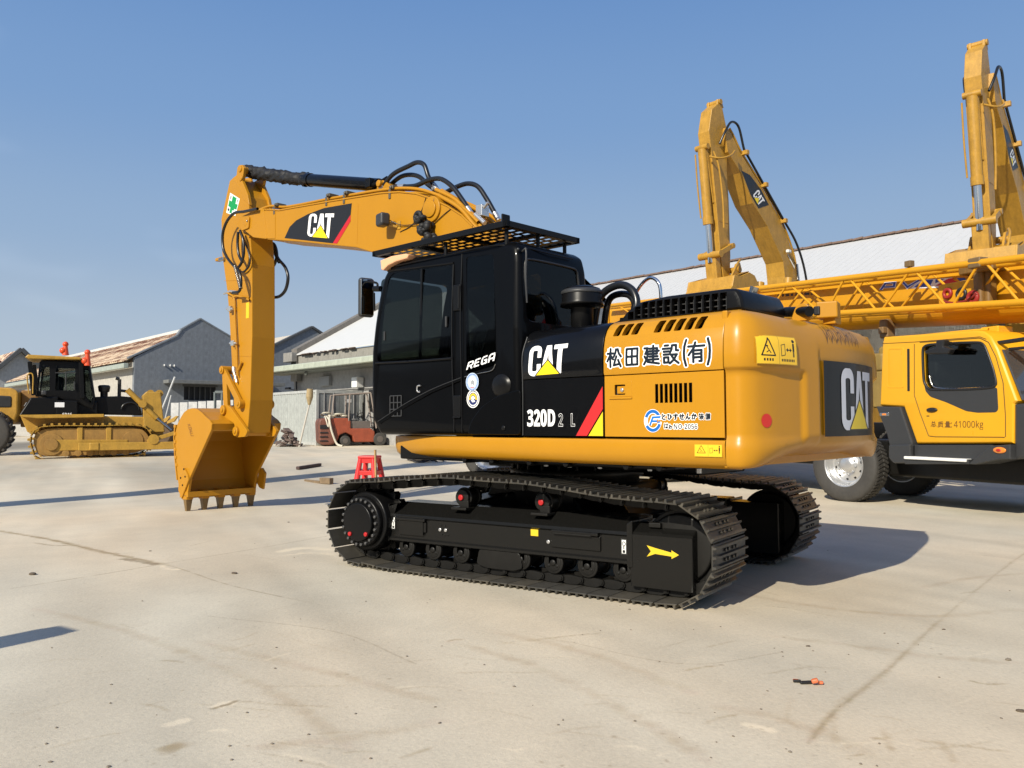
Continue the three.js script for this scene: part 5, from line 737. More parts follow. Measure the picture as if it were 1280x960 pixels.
// ---- bucket with linkage
{
  const o = (x, y) => { const p = up(210 + x / 6.4, 500 + y / 6.4, 0.47); return [p[0], p[1]]; };
  const P = [[105, 140], [130, 100], [160, 75], [195, 65], [230, 70], [265, 95], [300, 130], [335, 160], [355, 190], [350, 240], [310, 330], [180, 620], [155, 790], [110, 790], [96, 720], [85, 660], [68, 480], [60, 330], [63, 260], [80, 190]].map(([x, y]) => o(x, y));
  const z1 = 0.48, z0 = -0.70;
  const side = (a, b) => slab(rounded(P, 0.01, 2), a, b, 0.008);
  // shell: from the lip along the back over the top to the mouth
  const chainPts = [[110, 790], [96, 720], [85, 660], [68, 480], [60, 330], [63, 260], [80, 190], [105, 140], [130, 100], [160, 75], [195, 65], [230, 70], [265, 95], [300, 130], [335, 160], [355, 190], [350, 240]].map(([x, y]) => o(x, y));
  const cen = [-7.25, 0.95], inn = chainPts.map(([x, y]) => { const dx = cen[0] - x, dy = cen[1] - y, L = Math.hypot(dx, dy); return [x + dx / L * 0.035, y + dy / L * 0.035]; });
  const shell = slab([...chainPts, ...inn.reverse()], z0 + 0.02, z1 - 0.02, 0.004);
  const bucket = Uo('bucket', [shell, side(z1 - 0.045, z1), side(z0, z0 + 0.045)], M.armYellow, 'yellow digging bucket resting on its teeth');
  const lip = o(150, 720);
  obj('lip_plate', [slab([o(100, 735), o(165, 735), o(165, 778), o(100, 778)], z0 + 0.01, z1 + 0.004, 0.006)], M.armYellow, bucket);
  for (let k = 0; k < 5; k++) {
    const z = z1 - 0.05 - k * (z1 - z0 - 0.10) / 4, x = o(135, 790)[0], y = o(135, 790)[1];
    const t = obj('tooth', [new THREE.CylinderGeometry(0.084, 0.034, 0.29, 4, 1).rotateY(Math.PI / 4).scale(1.0, 1, 1.0).translate(x + 0.02, y - 0.09, z)], M.shadedToothSteel, bucket);
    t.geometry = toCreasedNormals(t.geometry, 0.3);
    obj('tooth_adapter', [slab([[x - 0.09, y + 0.13], [x + 0.085, y + 0.12], [x + 0.09, y - 0.01], [x - 0.06, y - 0.02]], z - 0.058, z + 0.058, 0.012)], M.armYellow, bucket);
  }
  // side cutters
  const cutter = [o(145, 540), o(175, 600), o(182, 640), o(160, 700), o(125, 790), o(100, 720), o(105, 640)];
  obj('side_cutter', slab(rounded(cutter, 0.02, 3), z1 - 0.005, z1 + 0.03, 0.008), M.armYellow, bucket);
  for (const [x, y] of [[148, 552], [122, 622], [158, 612], [137, 680]]) obj('bolt', discZ(...o(x, y), z1 + 0.03, z1 + 0.04, 0.016, 10, 0.003), M.satinBlack, bucket);
  const c2 = [[755, 540], [782, 585], [765, 715], [735, 700], [715, 660], [735, 560]].map(([x, y]) => up(210 + x / 6.4, 500 + y / 6.4, -0.72)).map((p) => [p[0], p[1]]);
  obj('side_cutter', slab(rounded(c2, 0.02, 3), z0 - 0.04, z0 - 0.005, 0.006), M.armYellow, bucket);
  // wear strips down the back and raised markings
  obj('wear_edge', slab([o(58, 300), o(66, 480), o(82, 640), o(76, 640), o(60, 480), o(51, 300), o(58, 215), o(66, 215)], z1 - 0.02, z1 + 0.012, 0.006), M.armYellow, bucket);
  for (let k = 0; k < 6; k++) { const p = o(62 + (k > 3 ? (k - 3) * 5 : 0), 210 + k * 62); obj('wear_button', cbox(p[0], p[1], z1 - 0.005, 0.07, 0.055, 0.04, 0.012), M.armYellow, bucket); }
  { const c = [o(170, 290), o(218, 290), o(198, 182), o(156, 186)].map((p) => [...p, z1 + 0.003]);
    obj('stamped_marks', quad([...o(187, 292), z1 + 0.003], [...o(156, 190), z1 + 0.003], [...o(186, 184), z1 + 0.003], [...o(218, 288), z1 + 0.003]), printMat(512, 160, (g, w, h) => { g.strokeStyle = '#7a4a10'; g.lineWidth = 20; g.lineJoin = 'round'; const P2 = (...a) => { g.beginPath(); for (let i = 0; i < a.length; i += 2) i ? g.lineTo(a[i], a[i + 1]) : g.moveTo(a[i], a[i + 1]); g.stroke(); }; P2(20, 30, 20, 130, 90, 130); P2(120, 30, 120, 130, 190, 130, 190, 30); P2(240, 30, 240, 130); P2(280, 30, 350, 30, 350, 130, 280, 130, 280, 30); P2(400, 30, 490, 130); P2(490, 30, 400, 130); }), bucket); }
  // hinge plates on top of the bucket
  const A = (x, y, z = 0.15) => { const p = up(210 + x / 6.4, 500 + y / 6.4, z); return [p[0], p[1]]; };
  for (const z of [0.13, -0.36]) {
    const hp = rounded([A(430, 120), A(430, 50), A(470, 35), A(505, 60), A(640, 250), A(620, 295), A(545, 300), A(535, 190)], 0.04, 4);
    obj('hinge_plate', slab(hp, z - 0.02, z + 0.03, 0.006), M.armYellow, bucket);
  }
  const H1 = A(455, 80), H2 = A(557, 250);
  obj('pin', [discZ(H1[0], H1[1], -0.42, 0.2, 0.075, 24), discZ(H1[0], H1[1], 0.2, 0.215, 0.035, 16)], M.armYellow, bucket);
  obj('pin', [discZ(H2[0], H2[1], -0.42, 0.2, 0.075, 24), discZ(H2[0], H2[1], 0.2, 0.215, 0.035, 16)], M.armYellow, bucket);
  const K1 = up(279, 462.5, 0.15), K2 = up(300, 505, 0.15);
  const link = Uo('bucket_link', [0.14, -0.345].map((z) => bar([K1[0], K1[1], z], [K2[0], K2[1], z], 0.05, 0.11)).concat([discZ(K1[0], K1[1], -0.40, 0.19, 0.065, 24), discZ(K1[0], K1[1], 0.19, 0.205, 0.035, 16), discZ(K2[0], K2[1], -0.40, 0.19, 0.07, 24), discZ(K2[0], K2[1], 0.19, 0.205, 0.03, 16)], [0.11, -0.31].map((z) => bar([K1[0], K1[1], z], [H1[0], H1[1], z], 0.06, 0.13))), M.armYellow, 'yellow bucket linkage in front of the arm');
  const cylTop = up(290, 300, -0.1), cylMid = up(290.5, 400, -0.1);
  Uo('bucket_cylinder', [rod([cylTop[0] + 0.05, cylTop[1], -0.1], [cylMid[0] + 0.04, cylMid[1], -0.1], 0.06), rod([cylMid[0] + 0.04, cylMid[1], -0.1], [K1[0] + 0.02, K1[1], -0.1], 0.04)], M.armYellow);
}
// ---------------------------------------------------------------- excavators standing with raised arms behind the crane truck
function raisedExcavator(name, label, base, turn) {
  const o = thing(name, label, 'excavator', base, turn, null);
  const S = (pts, w, b = 0.012) => slab(pts, -w / 2, w / 2, b).rotateY(-Math.PI / 2);          // (forward, up) outline, extruded across
  const at2 = (g, x) => g.translate(x, 0, 0);
  // arm
  const armO = [[0.20, 10.22], [0.50, 9.98], [0.66, 9.33], [0.55, 8.7], [0.36, 7.26], [0.20, 5.9], [0.05, 5.2], [-0.20, 5.2], [-0.26, 6.0], [-0.22, 7.57], [-0.15, 8.4], [-0.19, 9.04], [-0.17, 9.6], [0.0, 10.1], [0.1, 10.3]];
  const arm = obj('arm', S(armO, 0.37), M.oldYellow, o);
  obj('front_rib', [at2(S([[0.58, 9.05], [0.70, 8.8], [0.42, 7.4], [0.30, 7.4]], 0.035), 0.11), at2(S([[0.58, 9.05], [0.70, 8.8], [0.42, 7.4], [0.30, 7.4]], 0.035), -0.11)], M.oldYellow, arm);
  obj('ear', [at2(S([[0.25, 10.10], [0.22, 10.33], [0.05, 10.38], [-0.06, 10.15]], 0.06), 0.15), at2(S([[0.25, 10.10], [0.22, 10.33], [0.05, 10.38], [-0.06, 10.15]], 0.06), -0.15), rod([-0.22, 10.28, 0.12], [0.22, 10.28, 0.12], 0.075)], M.oldYellow, arm);
  obj('weld_seam', rod([0.186, 6.9, -0.2], [0.186, 6.9, 0.26], 0.008), M.oldYellow, arm);
  // bucket cylinder in front of the arm
  const cyl = obj('bucket_cylinder', [rod([0, 8.85, 0.72], [0, 6.85, 0.50], 0.125, 0.125, 20), rod([0, 7.0, 0.52], [0, 6.8, 0.495], 0.145, 0.145, 20), rod([-0.2, 8.9, 0.72], [0.2, 8.9, 0.72], 0.08)], M.oldYellow, o);
  obj('piston_rod', rod([0, 6.85, 0.50], [0, 5.75, 0.40], 0.085, 0.085, 18), M.chrome, cyl);
  obj('hydraulic_pipe', [tube([[0.30, 8.75, 0.62], [0.36, 8.4, 0.5], [0.34, 7.4, 0.28], [0.30, 6.7, 0.2]], 0.028), tube([[-0.22, 8.75, 0.74], [-0.22, 7.9, 0.66], [-0.2, 7.0, 0.55]], 0.022), tube([[0.22, 8.6, 0.72], [0.44, 8.55, 0.5], [0.5, 8.7, 0.1], [0.42, 8.9, -0.2]], 0.026)], M.oldYellow, cyl);
  // linkage and bucket, its curved back toward the viewer
  obj('bucket_link', [at2(bar([0, 5.95, 0.42], [0, 6.26, -0.22], 0.09, 0.14), 0.27), at2(bar([0, 5.95, 0.42], [0, 6.26, -0.22], 0.09, 0.14), -0.27), rod([-0.36, 5.95, 0.42], [0.36, 5.95, 0.42], 0.10), rod([-0.33, 6.26, -0.22], [0.33, 6.26, -0.22], 0.075), S([[0.46, 5.98], [0.22, 5.98], [0.10, 5.0], [0.34, 4.95]], 0.36, 0.03), rod([-0.46, 4.98, 0.22], [0.46, 4.98, 0.22], 0.13)], M.oldYellow, o);
  const bo = [[0.10, 5.32], [0.42, 5.30], [0.52, 5.0], [0.78, 4.75], [0.80, 4.35], [0.45, 3.95], [-0.1, 3.80], [-0.9, 3.9], [-1.2, 4.6], [-0.55, 5.4], [-0.30, 5.46]];
  const back = [[-0.30, 5.46], [0.10, 5.32], [0.42, 5.30], [0.52, 5.0], [0.78, 4.75], [0.80, 4.35], [0.45, 3.95], [-0.1, 3.80], [-0.9, 3.9]];
  const bucket = obj('bucket', [S([...back, ...back.slice().reverse().map(([a, b]) => [a - 0.03, b + (a > 0.3 ? -0.02 : 0.04)])], 1.44, 0.004), at2(S(bo, 0.05), 0.74), at2(S(bo, 0.05), -0.74)], M.oldYellow, o);
  obj('hinge_plate', [at2(S([[0.0, 5.35], [-0.25, 5.75], [-0.42, 5.8], [-0.5, 5.6], [-0.35, 5.3]], 0.06), 0.36), at2(S([[0.0, 5.35], [-0.25, 5.75], [-0.42, 5.8], [-0.5, 5.6], [-0.35, 5.3]], 0.06), -0.36), rod([-0.42, 5.6, -0.36], [0.42, 5.6, -0.36], 0.085), tube([[0.52, 5.2, 0.3], [0.5, 5.7, -0.1], [0.42, 5.85, -0.36]], 0.03)], M.oldYellow, bucket);
  for (let k = 0; k < 5; k++) obj('tooth', S([[-0.95, 3.98], [-0.88, 3.86], [-1.25, 3.78]], 0.10).translate(-0.58 + k * 0.29, 0, 0), M.oldYellow, bucket);
  // boom: nose at the arm, knee, foot
  const bt = [[0.0, 9.55], [-0.12, 9.52], [-0.30, 9.36], [-0.63, 9.0], [-1.41, 8.41], [-2.06, 7.91], [-2.60, 7.42], [-2.98, 6.98], [-3.36, 6.37], [-3.52, 5.78], [-3.6, 4.6], [-3.6, 3.4], [-3.55, 2.2]];
  const bb = [[-3.1, 2.1], [-2.95, 3.2], [-2.9, 4.4], [-2.84, 5.71], [-2.77, 6.13], [-1.95, 7.07], [-1.23, 7.63], [-0.65, 8.4], [-0.05, 8.87], [0.05, 9.2]];
  const boom = obj('boom', S([...bt, ...bb], 0.60), M.oldYellow, o);
  const out = 0.303;
  obj('emblem_panel', at2(S([[-0.68, 8.47], [-1.1, 8.42], [-1.65, 8.1], [-2.05, 7.72], [-1.5, 7.52], [-1.12, 7.85]], 0.004, 0), out), mat(0.014, 0.014, 0.015, 0.5), boom);
  const E = (f, y) => [out + 0.006, y, f];
  obj('emblem', quad(E(-1.2, 7.86), E(-1.52, 7.57), E(-1.86, 7.80), E(-1.50, 8.10)), printMat(256, 160, (g, w, h) => emblem(g, 8, 6, w - 16, h - 12)), boom);
  obj('hydraulic_line', [0.28, 0.14, -0.2].map((x, i) => tube(bt.slice(1).map(([f, y]) => [x, y + 0.05, f - 0.05]), 0.03, 50, 8)), M.oldYellow, boom);
  const hose = obj('hydraulic_hose', [tube([[0.24, 9.05, 0.25], [0.34, 9.4, 0.12], [0.36, 9.72, -0.15], [0.36, 9.7, -0.45], [0.32, 9.1, -0.8]], 0.034), tube([[-0.25, 9.1, 0.3], [-0.34, 9.6, 0.0], [-0.34, 9.6, -0.4], [-0.3, 9.1, -0.8]], 0.034), tube([[0.32, 9.1, -0.8], [0.34, 8.25, -1.75], [0.36, 7.4, -2.7], [0.40, 6.7, -3.4], [0.42, 5.7, -3.85], [0.42, 4.2, -3.9]], 0.034)], M.hose, boom);
  for (const [f, y] of [[-0.8, 8.95], [-1.75, 8.2], [-2.75, 7.3]]) obj('line_clamp', box(0.1, 0.46, y - 0.02, y + 0.10, f - 0.06, f + 0.06), M.oldYellow, boom);
  obj('work_lamp', [cbox(0.38, 6.45, -2.95, 0.10, 0.10, 0.18, 0.03), rod([0.30, 6.4, -3.0], [0.36, 5.9, -3.4], 0.015)], M.white, boom);
  obj('boom_cylinder', [0.48, -0.48].map((x) => rod([x, 5.6, -2.75], [x, 2.6, -2.2], 0.13)), M.oldYellow, o).userData.label = 'pair of boom cylinders';
  obj('piston_rod', [rod([0.42, 6.1, -3.3], [0.42, 4.2, -3.6], 0.06), rod([-0.42, 6.1, -3.3], [-0.42, 4.2, -3.6], 0.06)], M.chrome, o);
  // the machine below, mostly out of sight
  const house = obj('house', [box(-1.5, 1.5, 1.1, 2.5, -8.2, -3.6, 0.1), box(-1.4, 1.4, 1.15, 2.5, -8.8, -8.2, 0.2)], M.oldYellow, o);
  obj('cab', box(0.55, 1.5, 1.15, 3.05, -4.9, -3.0, 0.12), M.glossBlack, o);
  for (const s of [1, -1]) { const t = obj('track', S(rounded([[-3.6, 0.0], [-8.4, 0.0], [-8.8, 0.45], [-8.4, 0.95], [-3.6, 0.95], [-3.2, 0.45]], 0.3), 0.6).translate(s * 1.2, 0.02, 0), M.trackBlack, o); }
  obj('swing_bearing', rod([0, 0.6, -6.0], [0, 1.12, -6.0], 0.9, 0.8, 28), M.trackBlack, o);
  return o;
}
const TURN2 = -Math.atan2(0.26, 0.966);
const ex2 = raisedExcavator('excavator', 'yellow excavator with raised arm, left of the two behind the crane truck', [-3.98, 0, -15.02], TURN2);
{ const c = ex2.clone(); c.name = numbered('excavator'); scene.add(c); c.position.set(2.45, 0.08, -15.27); c.rotation.y = TURN2 + 0.10; c.userData.label = 'yellow excavator with raised arm, right of the two behind the crane truck'; c.userData.category = 'excavator'; for (const t of c.children) if (t.name === 'track') t.position.y = -0.06; }

// ---------------------------------------------------------------- the crane truck
{
  const TO = V(0.79, 0, -7.818), TX = V(0.82, 0, 0.573).normalize(), TZ = V(-TX.z, 0, TX.x), turn = -Math.atan2(TX.z, TX.x);
  const truck = thing('crane_truck', 'yellow crane truck with lattice jib along its boom, parked at the right', 'crane truck', TO, turn);
  const tl = (px, py, z = 0) => { const p = onPlane(px, py, TO.clone().addScaledVector(TZ, z), TZ).sub(TO); return [p.dot(TX), p.y]; };
  const T = (l, z = 0) => l.map(([a, b]) => tl(a, b, z));
  const part = (n, g, m, p = truck) => obj(n, g, m, p);
  const W = 2.75;
  // cab
  const body = T([[1102, 429], [1104, 421], [1221, 412.5], [1230, 414], [1238, 420], [1247, 436], [1260, 471], [1271, 501], [1267, 505], [1266, 554.5], [1145, 554.5], [1129, 509], [1099, 507]]);
  const win = rounded(T([[1153.5, 434], [1160, 431], [1226, 428], [1231, 432], [1242, 462], [1246, 483], [1161, 487], [1155, 478]]), 0.05);
  const inner = inset(body, 0.09);
  const shell = cut(slab(body, -W, 0, 0.05, [], 3), [slab(inner, -W + 0.08, -0.08, 0.02), slab(win, -0.4, 0.2, 0), slab(win, -W - 0.2, -W + 0.4, 0), box(3.0, 3.9, 1.75, 2.35, -W + 0.2, -0.16, 0)], 0.5);
  const cab = part('cab', shell, M.truckYellow); cab.userData.label = 'yellow driver cab';
  part('window_pane', slab(inset(win, -0.01), -0.045, -0.039, 0), M.clearGlass, cab); part('window_pane', slab(inset(win, -0.01), -W + 0.039, -W + 0.045, 0), M.clearGlass, cab);
  const lowPanel = T([[1155, 479], [1161, 486], [1246.5, 484.5], [1248, 512], [1245, 515.5], [1222, 516], [1208, 514], [1183, 503], [1163, 496], [1157, 489]]);
  part('door_panel', slab(rounded(lowPanel, 0.03), -0.02, 0.004, 0.004), M.greyPlastic, cab);
  part('window_frame', tube([...win.filter((_, i) => i % 3 === 0)].map(([x, y]) => [x, y, 0.001]), 0.02, 90, 6, true), M.rubber, cab);
  part('window_rail', tube([[1160, 470], [1164, 482], [1176, 485.5], [1246, 483.5]].map(([a, b]) => [...tl(a, b), -0.03]), 0.014, 30, 6), M.steel, cab);
  part('interior', [box(1.5, 2.0, 1.05, 1.9, -1.0, -0.2, 0.05), box(1.55, 1.75, 1.7, 2.3, -1.0, -0.25, 0.05), box(2.75, 3.1, 1.1, 1.75, -W + 0.2, -0.2, 0.05), box(1.02, 1.08, 1.15, 2.55, -W + 0.1, -0.1, 0.01), rod([2.6, 1.7, -0.55], [2.68, 1.86, -0.62], 0.2, 0.2, 20)], M.interior, cab);
  const seam = (l, r = 0.006) => part('door_seam', tube(T(l.flatMap((p, i) => i < l.length - 1 ? [p, ...[0.06, 0.5, 0.94].map((t) => [p[0] + (l[i + 1][0] - p[0]) * t, p[1] + (l[i + 1][1] - p[1]) * t])] : [p])).map(([x, y]) => [x, y, 0.001]), r, 160, 6), mat(0.1, 0.05, 0.01, 0.8), cab);
  seam([[1143, 430], [1143, 494], [1150, 516], [1161, 545], [1170, 546], [1257, 546.5], [1257, 520], [1254, 478], [1245, 446], [1236, 428], [1225, 422.5], [1150, 428]]);
  seam([[1103, 429.5], [1143, 427.5], [1225, 421], [1233, 424]], 0.005);
  part('door_emboss', slab(rounded(T([[1109, 434], [1130, 434], [1130, 485], [1109, 485]]), 0.05), -0.01, 0.005, 0.005, [rounded(T([[1111, 436], [1128, 436], [1128, 483], [1111, 483]]), 0.04)]), M.truckYellow, cab);
  part('air_slot', slab(rounded(T([[1134, 436], [1137, 436], [1137.3, 489], [1134.3, 489]]), 0.012), -0.02, 0.004, 0.002), M.rubber, cab);
  { const p = tl(1165.5, 512.3); part('door_handle', new THREE.SphereGeometry(1, 20, 12).scale(0.10, 0.035, 0.03).translate(p[0], p[1], 0.01), M.rubber, cab); const q = tl(1160, 520); part('lock', cbox(q[0], q[1], 0.002, 0.05, 0.012, 0.006, 0.002), M.rubber, cab); }
  part('mirror', [slab(rounded(T([[1185, 426], [1195, 425], [1194, 434], [1203, 437], [1200, 443], [1172, 443], [1170, 439], [1184, 435]]), 0.02), 0.12, 0.24, 0.02), bar([...tl(1190, 430), 0.0], [...tl(1190, 428), 0.15], 0.05)], M.rubber, cab);
  { const q = [[1162.5, 536.5], [1229, 537], [1229, 524], [1162.5, 524]]; const E = (k) => [...tl(...q[k]), 0.003]; part('lettering', quad(E(0), E(1), E(2), E(3)), printMat(1024, 200, (g, w, h) => { ['zong', 'zhi', 'liang'].forEach((k, i) => glyph(g, k, 14 + i * 142, 42, 120, 120, 12, '#6e4a1c')); g.fillStyle = '#6e4a1c'; g.font = '178px sans-serif'; g.save(); g.scale(0.83, 1); g.fillText(':', 495, 160); g.fillText('41000kg', 575, 162); g.restore(); }), cab).userData.label = 'brown weight lettering on the cab door'; }
  part('roof_rail', [tube([[1118, 421], [1150, 417.5], [1200, 412.5], [1220, 411]].map(([a, b]) => [...tl(a, b), -0.25]), 0.02), cbox(...tl(1208, 411), -0.6, 0.3, 0.10, 0.3, 0.02)], M.truckYellow, cab);
  // windscreen: slanted glass wrapping the front of the cab
  { const a = tl(1247, 437), b = tl(1271.5, 500), g = slab([[a[0] + 0.015, a[1]], [b[0] + 0.02, b[1]], [b[0] + 0.045, b[1]], [a[0] + 0.04, a[1]]], -W + 0.1, -0.06, 0.004); part('windscreen', g, mat(0.05, 0.052, 0.055, 0.08, { clearcoat: 1, clearcoatRoughness: 0.02, dust: 0 }), cab); part('wiper', [rod([b[0] + 0.06, b[1] + 0.03, -0.5], [a[0] + 0.12, a[1] - 0.25, -1.0], 0.012), rod([b[0] + 0.06, b[1] + 0.03, -1.5], [a[0] + 0.12, a[1] - 0.25, -1.9], 0.012)], M.rubber, cab); part('front_corner', slab(T([[1266, 505], [1290, 503], [1295, 574], [1266, 574]]), -W + 0.02, -0.02, 0.04), M.greyPlastic, cab);
    part('front_rail', [tube([[a[0] - 0.15, a[1] + 0.10, -0.1], [a[0] + 0.9, a[1] + 0.12, -0.1], [a[0] + 0.9, a[1] + 0.12, -W + 0.1]], 0.03), tube([[a[0] + 0.1, a[1] + 0.0, -0.1], [a[0] + 0.9, a[1] + 0.0, -0.1]], 0.022), cbox(a[0] + 0.55, a[1] - 0.2, -0.35, 0.12, 0.4, 0.25, 0.05)], M.rubber, cab); }
  // fenders, steps and skirt
  const fender = part('fender', [slab(T([[1098, 508], [1128, 508.5], [1143, 553], [1143, 578], [1124, 578], [1118, 572], [1112, 545]]), -0.5, 0.05, 0.02), slab(rounded(T([[1116, 556], [1143, 555], [1143, 579], [1122, 579], [1116, 572]]), 0.03), -0.4, 0.09, 0.02)], M.greyPlastic);
  { const p = tl(1109, 518); part('side_lamp', cbox(p[0], p[1], 0.055, 0.2, 0.06, 0.02, 0.02), M.steel, fender); part('side_lamp', cbox(p[0], p[1], 0.065, 0.08, 0.03, 0.014, 0.006), M.amber, fender); }
  const skirt = part('step_skirt', [slab(T([[1143, 556], [1242, 556], [1220, 577], [1143, 577]]), -0.4, 0.0, 0.01), slab(T([[1215, 580], [1243, 557], [1268, 555.5], [1268, 574], [1255, 574], [1224, 580.5]]), -0.4, 0.08, 0.015), slab(T([[1137, 574], [1217, 574], [1217, 580], [1137, 580]]), -0.5, 0.10, 0.01)], M.greyPlastic);
  { const a = tl(1137.5, 572), b = tl(1215, 573.5); part('step_edge', box(a[0], b[0], a[1] - 0.02, a[1] + 0.025, 0.0, 0.13, 0.01), M.white, skirt); const p = tl(1255, 562.7); part('side_lamp', [new THREE.SphereGeometry(1, 18, 10).scale(0.10, 0.045, 0.025).translate(p[0], p[1], 0.085)], M.amber, skirt); part('side_lamp', [new THREE.SphereGeometry(1, 14, 8).scale(0.045, 0.022, 0.02).translate(p[0], p[1], 0.10)], M.red, skirt); }
  // wheels
  function wheel(x, z, steer, parent = truck) {
    const R = 0.63, prof = [[0.36, -0.18], [0.50, -0.20], [0.58, -0.19], [0.62, -0.165], [R, -0.12], [R, 0.12], [0.62, 0.165], [0.58, 0.19], [0.50, 0.20], [0.40, 0.185], [0.36, 0.17]];
    const g = lathe(prof, 56).rotateX(Math.PI / 2), y = R - 0.005;
    const P = (q) => q.rotateY(steer).translate(x, y, z);
    const w = obj('wheel', P(g), M.tyre, parent);
    const lugs = []; for (let k = 0; k < 56; k++) { const a = k / 56 * 2 * Math.PI; for (const s of [-1, 1]) lugs.push(new THREE.BoxGeometry(0.04, 0.016, 0.13).rotateY(s * 0.35).translate(0, R + 0.004, s * 0.075).rotateZ(a)); }
    obj('tread', P(mergeGeometries(lugs.map((l) => plain(l)))), M.tyre, w);
    const holes = circle(0, 0, 0.075, 20);
    const disc = []; disc.push(lathe([[0.0, 0.13], [0.10, 0.13], [0.12, 0.10], [0.14, 0.10], [0.17, 0.06], [0.20, 0.045], [0.27, 0.02], [0.31, 0.02], [0.33, 0.08], [0.345, 0.17], [0.375, 0.185], [0.378, 0.17], [0.35, 0.06], [0.35, -0.1]], 48).rotateX(Math.PI / 2));
    const rim = obj('rim', P(mergeGeometries(disc.map(plain))), M.silver, w);
    for (let k = 0; k < 10; k++) { const a = k / 10 * 2 * Math.PI + 0.2; obj('hand_hole', P(discZ(0.245 * Math.cos(a), 0.245 * Math.sin(a), 0.02, 0.0335, 0.022, 12, 0.001)), M.rubber, rim); obj('wheel_nut', P(discZ(0.165 * Math.cos(a + 0.3), 0.165 * Math.sin(a + 0.3), 0.06, 0.10, 0.018, 6, 0.004)), M.silver, rim); }
    return w;
  }
  wheel(-0.02, -0.16, 0.22); wheel(-0.5, -1.95, 0.22); wheel(-6.3, -0.24, 0); wheel(-7.8, -0.24, 0);
  part('chassis', [box(-9.5, 3.2, 0.55, 1.05, -2.0, -0.75, 0.03), box(-9.5, -0.9, 1.05, 1.35, -W, 0, 0.03), rod([-0.5, 0.62, -1.9], [0, 0.62, -0.3], 0.12), box(0.4, 3.2, 0.45, 0.95, -W + 0.1, -0.6, 0.05)], M.trackBlack);
  part('superstructure', [box(-4.9, -2.2, 1.4, 2.6, -2.2, -0.3, 0.1), box(-5.5, -3.5, 1.5, 3.6, -2.0, -0.7, 0.1)], M.craneYellow);
  // telescopic boom: flat-sided above, round below; the slight slope of the stowed boom
  const B0 = V(-10.5, 3.72, 0), slope = -0.074, bz = -1.35, bw = 0.47;
  const sect = rounded([[-bw, 0.40], [bw, 0.40], [bw, -0.16], [bw * 0.78, -0.44], [0, -0.56], [-bw * 0.78, -0.44], [-bw, -0.16]], 0.16, 5);
  const lay = (g) => g.rotateZ(Math.atan(slope)).translate(-1, 3.65, bz);
  const boom = part('boom', [lay(slabX(sect, -9.5, 5.6, 0.02)), lay(slabX(sect.map(([z, y]) => [z * 0.9, y * 0.9]), 5.6, 7.5, 0.02)), lay(slabX(sect.map(([z, y]) => [z * 1.05, y * 1.04]), 5.4, 5.6, 0.02)), lay(slabX(sect.map(([z, y]) => [z * 1.04, y * 1.03]), -9.6, -9.2, 0.02))], M.craneYellow); boom.userData.label = 'smooth yellow main boom behind the lattice';
  // marks on the boom side
  const bp = (px, py) => [...tl(px, py, bz + bw + 0.004), bz + bw + 0.006];
  part('emblem', quad(bp(1098, 364), bp(1214, 362), bp(1214, 344), bp(1098, 352)), printMat(1024, 180, (g, w, h) => { g.lineJoin = 'miter'; const P = (c, lw, ...a) => { g.strokeStyle = c; g.lineWidth = lw; g.beginPath(); for (let i = 0; i < a.length; i += 2) i ? g.lineTo(a[i], a[i + 1]) : g.moveTo(a[i], a[i + 1]); g.stroke(); }; const F = (c, ...a) => { g.fillStyle = c; g.beginPath(); for (let i = 0; i < a.length; i += 2) i ? g.lineTo(a[i], a[i + 1]) : g.moveTo(a[i], a[i + 1]); g.closePath(); g.fill(); };
    for (const [c, lw] of [['#e9eef4', 44], ['#2049b5', 26]]) { P(c, lw, 30, 160, 90, 40, 200, 40, 190, 110, 70, 110); P(c, lw, 290, 30, 350, 130, 480, 30); } F('#e9eef4', 380, 150, 520, 20, 840, 20, 800, 150); F('#2049b5', 420, 135, 540, 30, 640, 30, 600, 135); F('#2049b5', 660, 30, 760, 30, 660, 90); F('#c02028', 660, 120, 800, 30, 860, 30, 760, 130); F('#c02028', 820, 40, 990, 130, 940, 150, 790, 90); F('#2049b5', 880, 30, 960, 30, 1010, 120, 960, 120); }), boom).userData.label = 'blue, white and red emblem on the boom';
  part('lettering', quad(bp(972, 372), bp(1022, 369), bp(1022, 364), bp(972, 367)), printMat(512, 64, (g, w, h) => { g.fillStyle = '#2b1d08'; for (const [x, ww] of [[4, 40], [60, 26], [110, 44], [176, 30], [236, 90], [352, 60], [430, 26]]) g.fillRect(x, 14, ww, 36); }), boom);
  part('boom_clamp', [box(2.05, 2.35, 3.1, 3.72, bz + bw, bz + bw + 0.2, 0.06), box(1.9, 2.5, 3.62, 3.76, bz + bw - 0.2, bz + bw + 0.3, 0.03), cbox(2.2, 3.4, bz + bw + 0.2, 0.16, 0.6, 0.16, 0.06)], mat(0.22, 0.12, 0.03, 0.6, { dust: 2 }), boom);
  { const c = bp(1212, 368), w = part('winch', [cbox(c[0] + 0.0, c[1] - 0.02, c[2] + 0.14, 0.72, 0.42, 0.24, 0.03)], M.craneYellow, boom); for (const [a, b, r] of [[1201, 368, 0.09], [1233, 373, 0.11]]) { const p = bp(a, b); part('drum', [new THREE.TorusGeometry(r * 0.7, r * 0.32, 10, 26).translate(p[0], p[1], p[2] + 0.28)], mat(0.30, 0.02, 0.015, 0.6), w); } const q = bp(1218, 368.5); part('bolt_ring', new THREE.TorusGeometry(0.075, 0.028, 8, 20).translate(q[0], q[1], q[2] + 0.27), M.rubber, w); part('chain_link', [tube([bp(1197, 378), bp(1210, 380), bp(1226, 377), bp(1240, 368)].map((p) => [p[0], p[1], p[2] + 0.3]), 0.022)], mat(0.22, 0.02, 0.015, 0.6), w); }
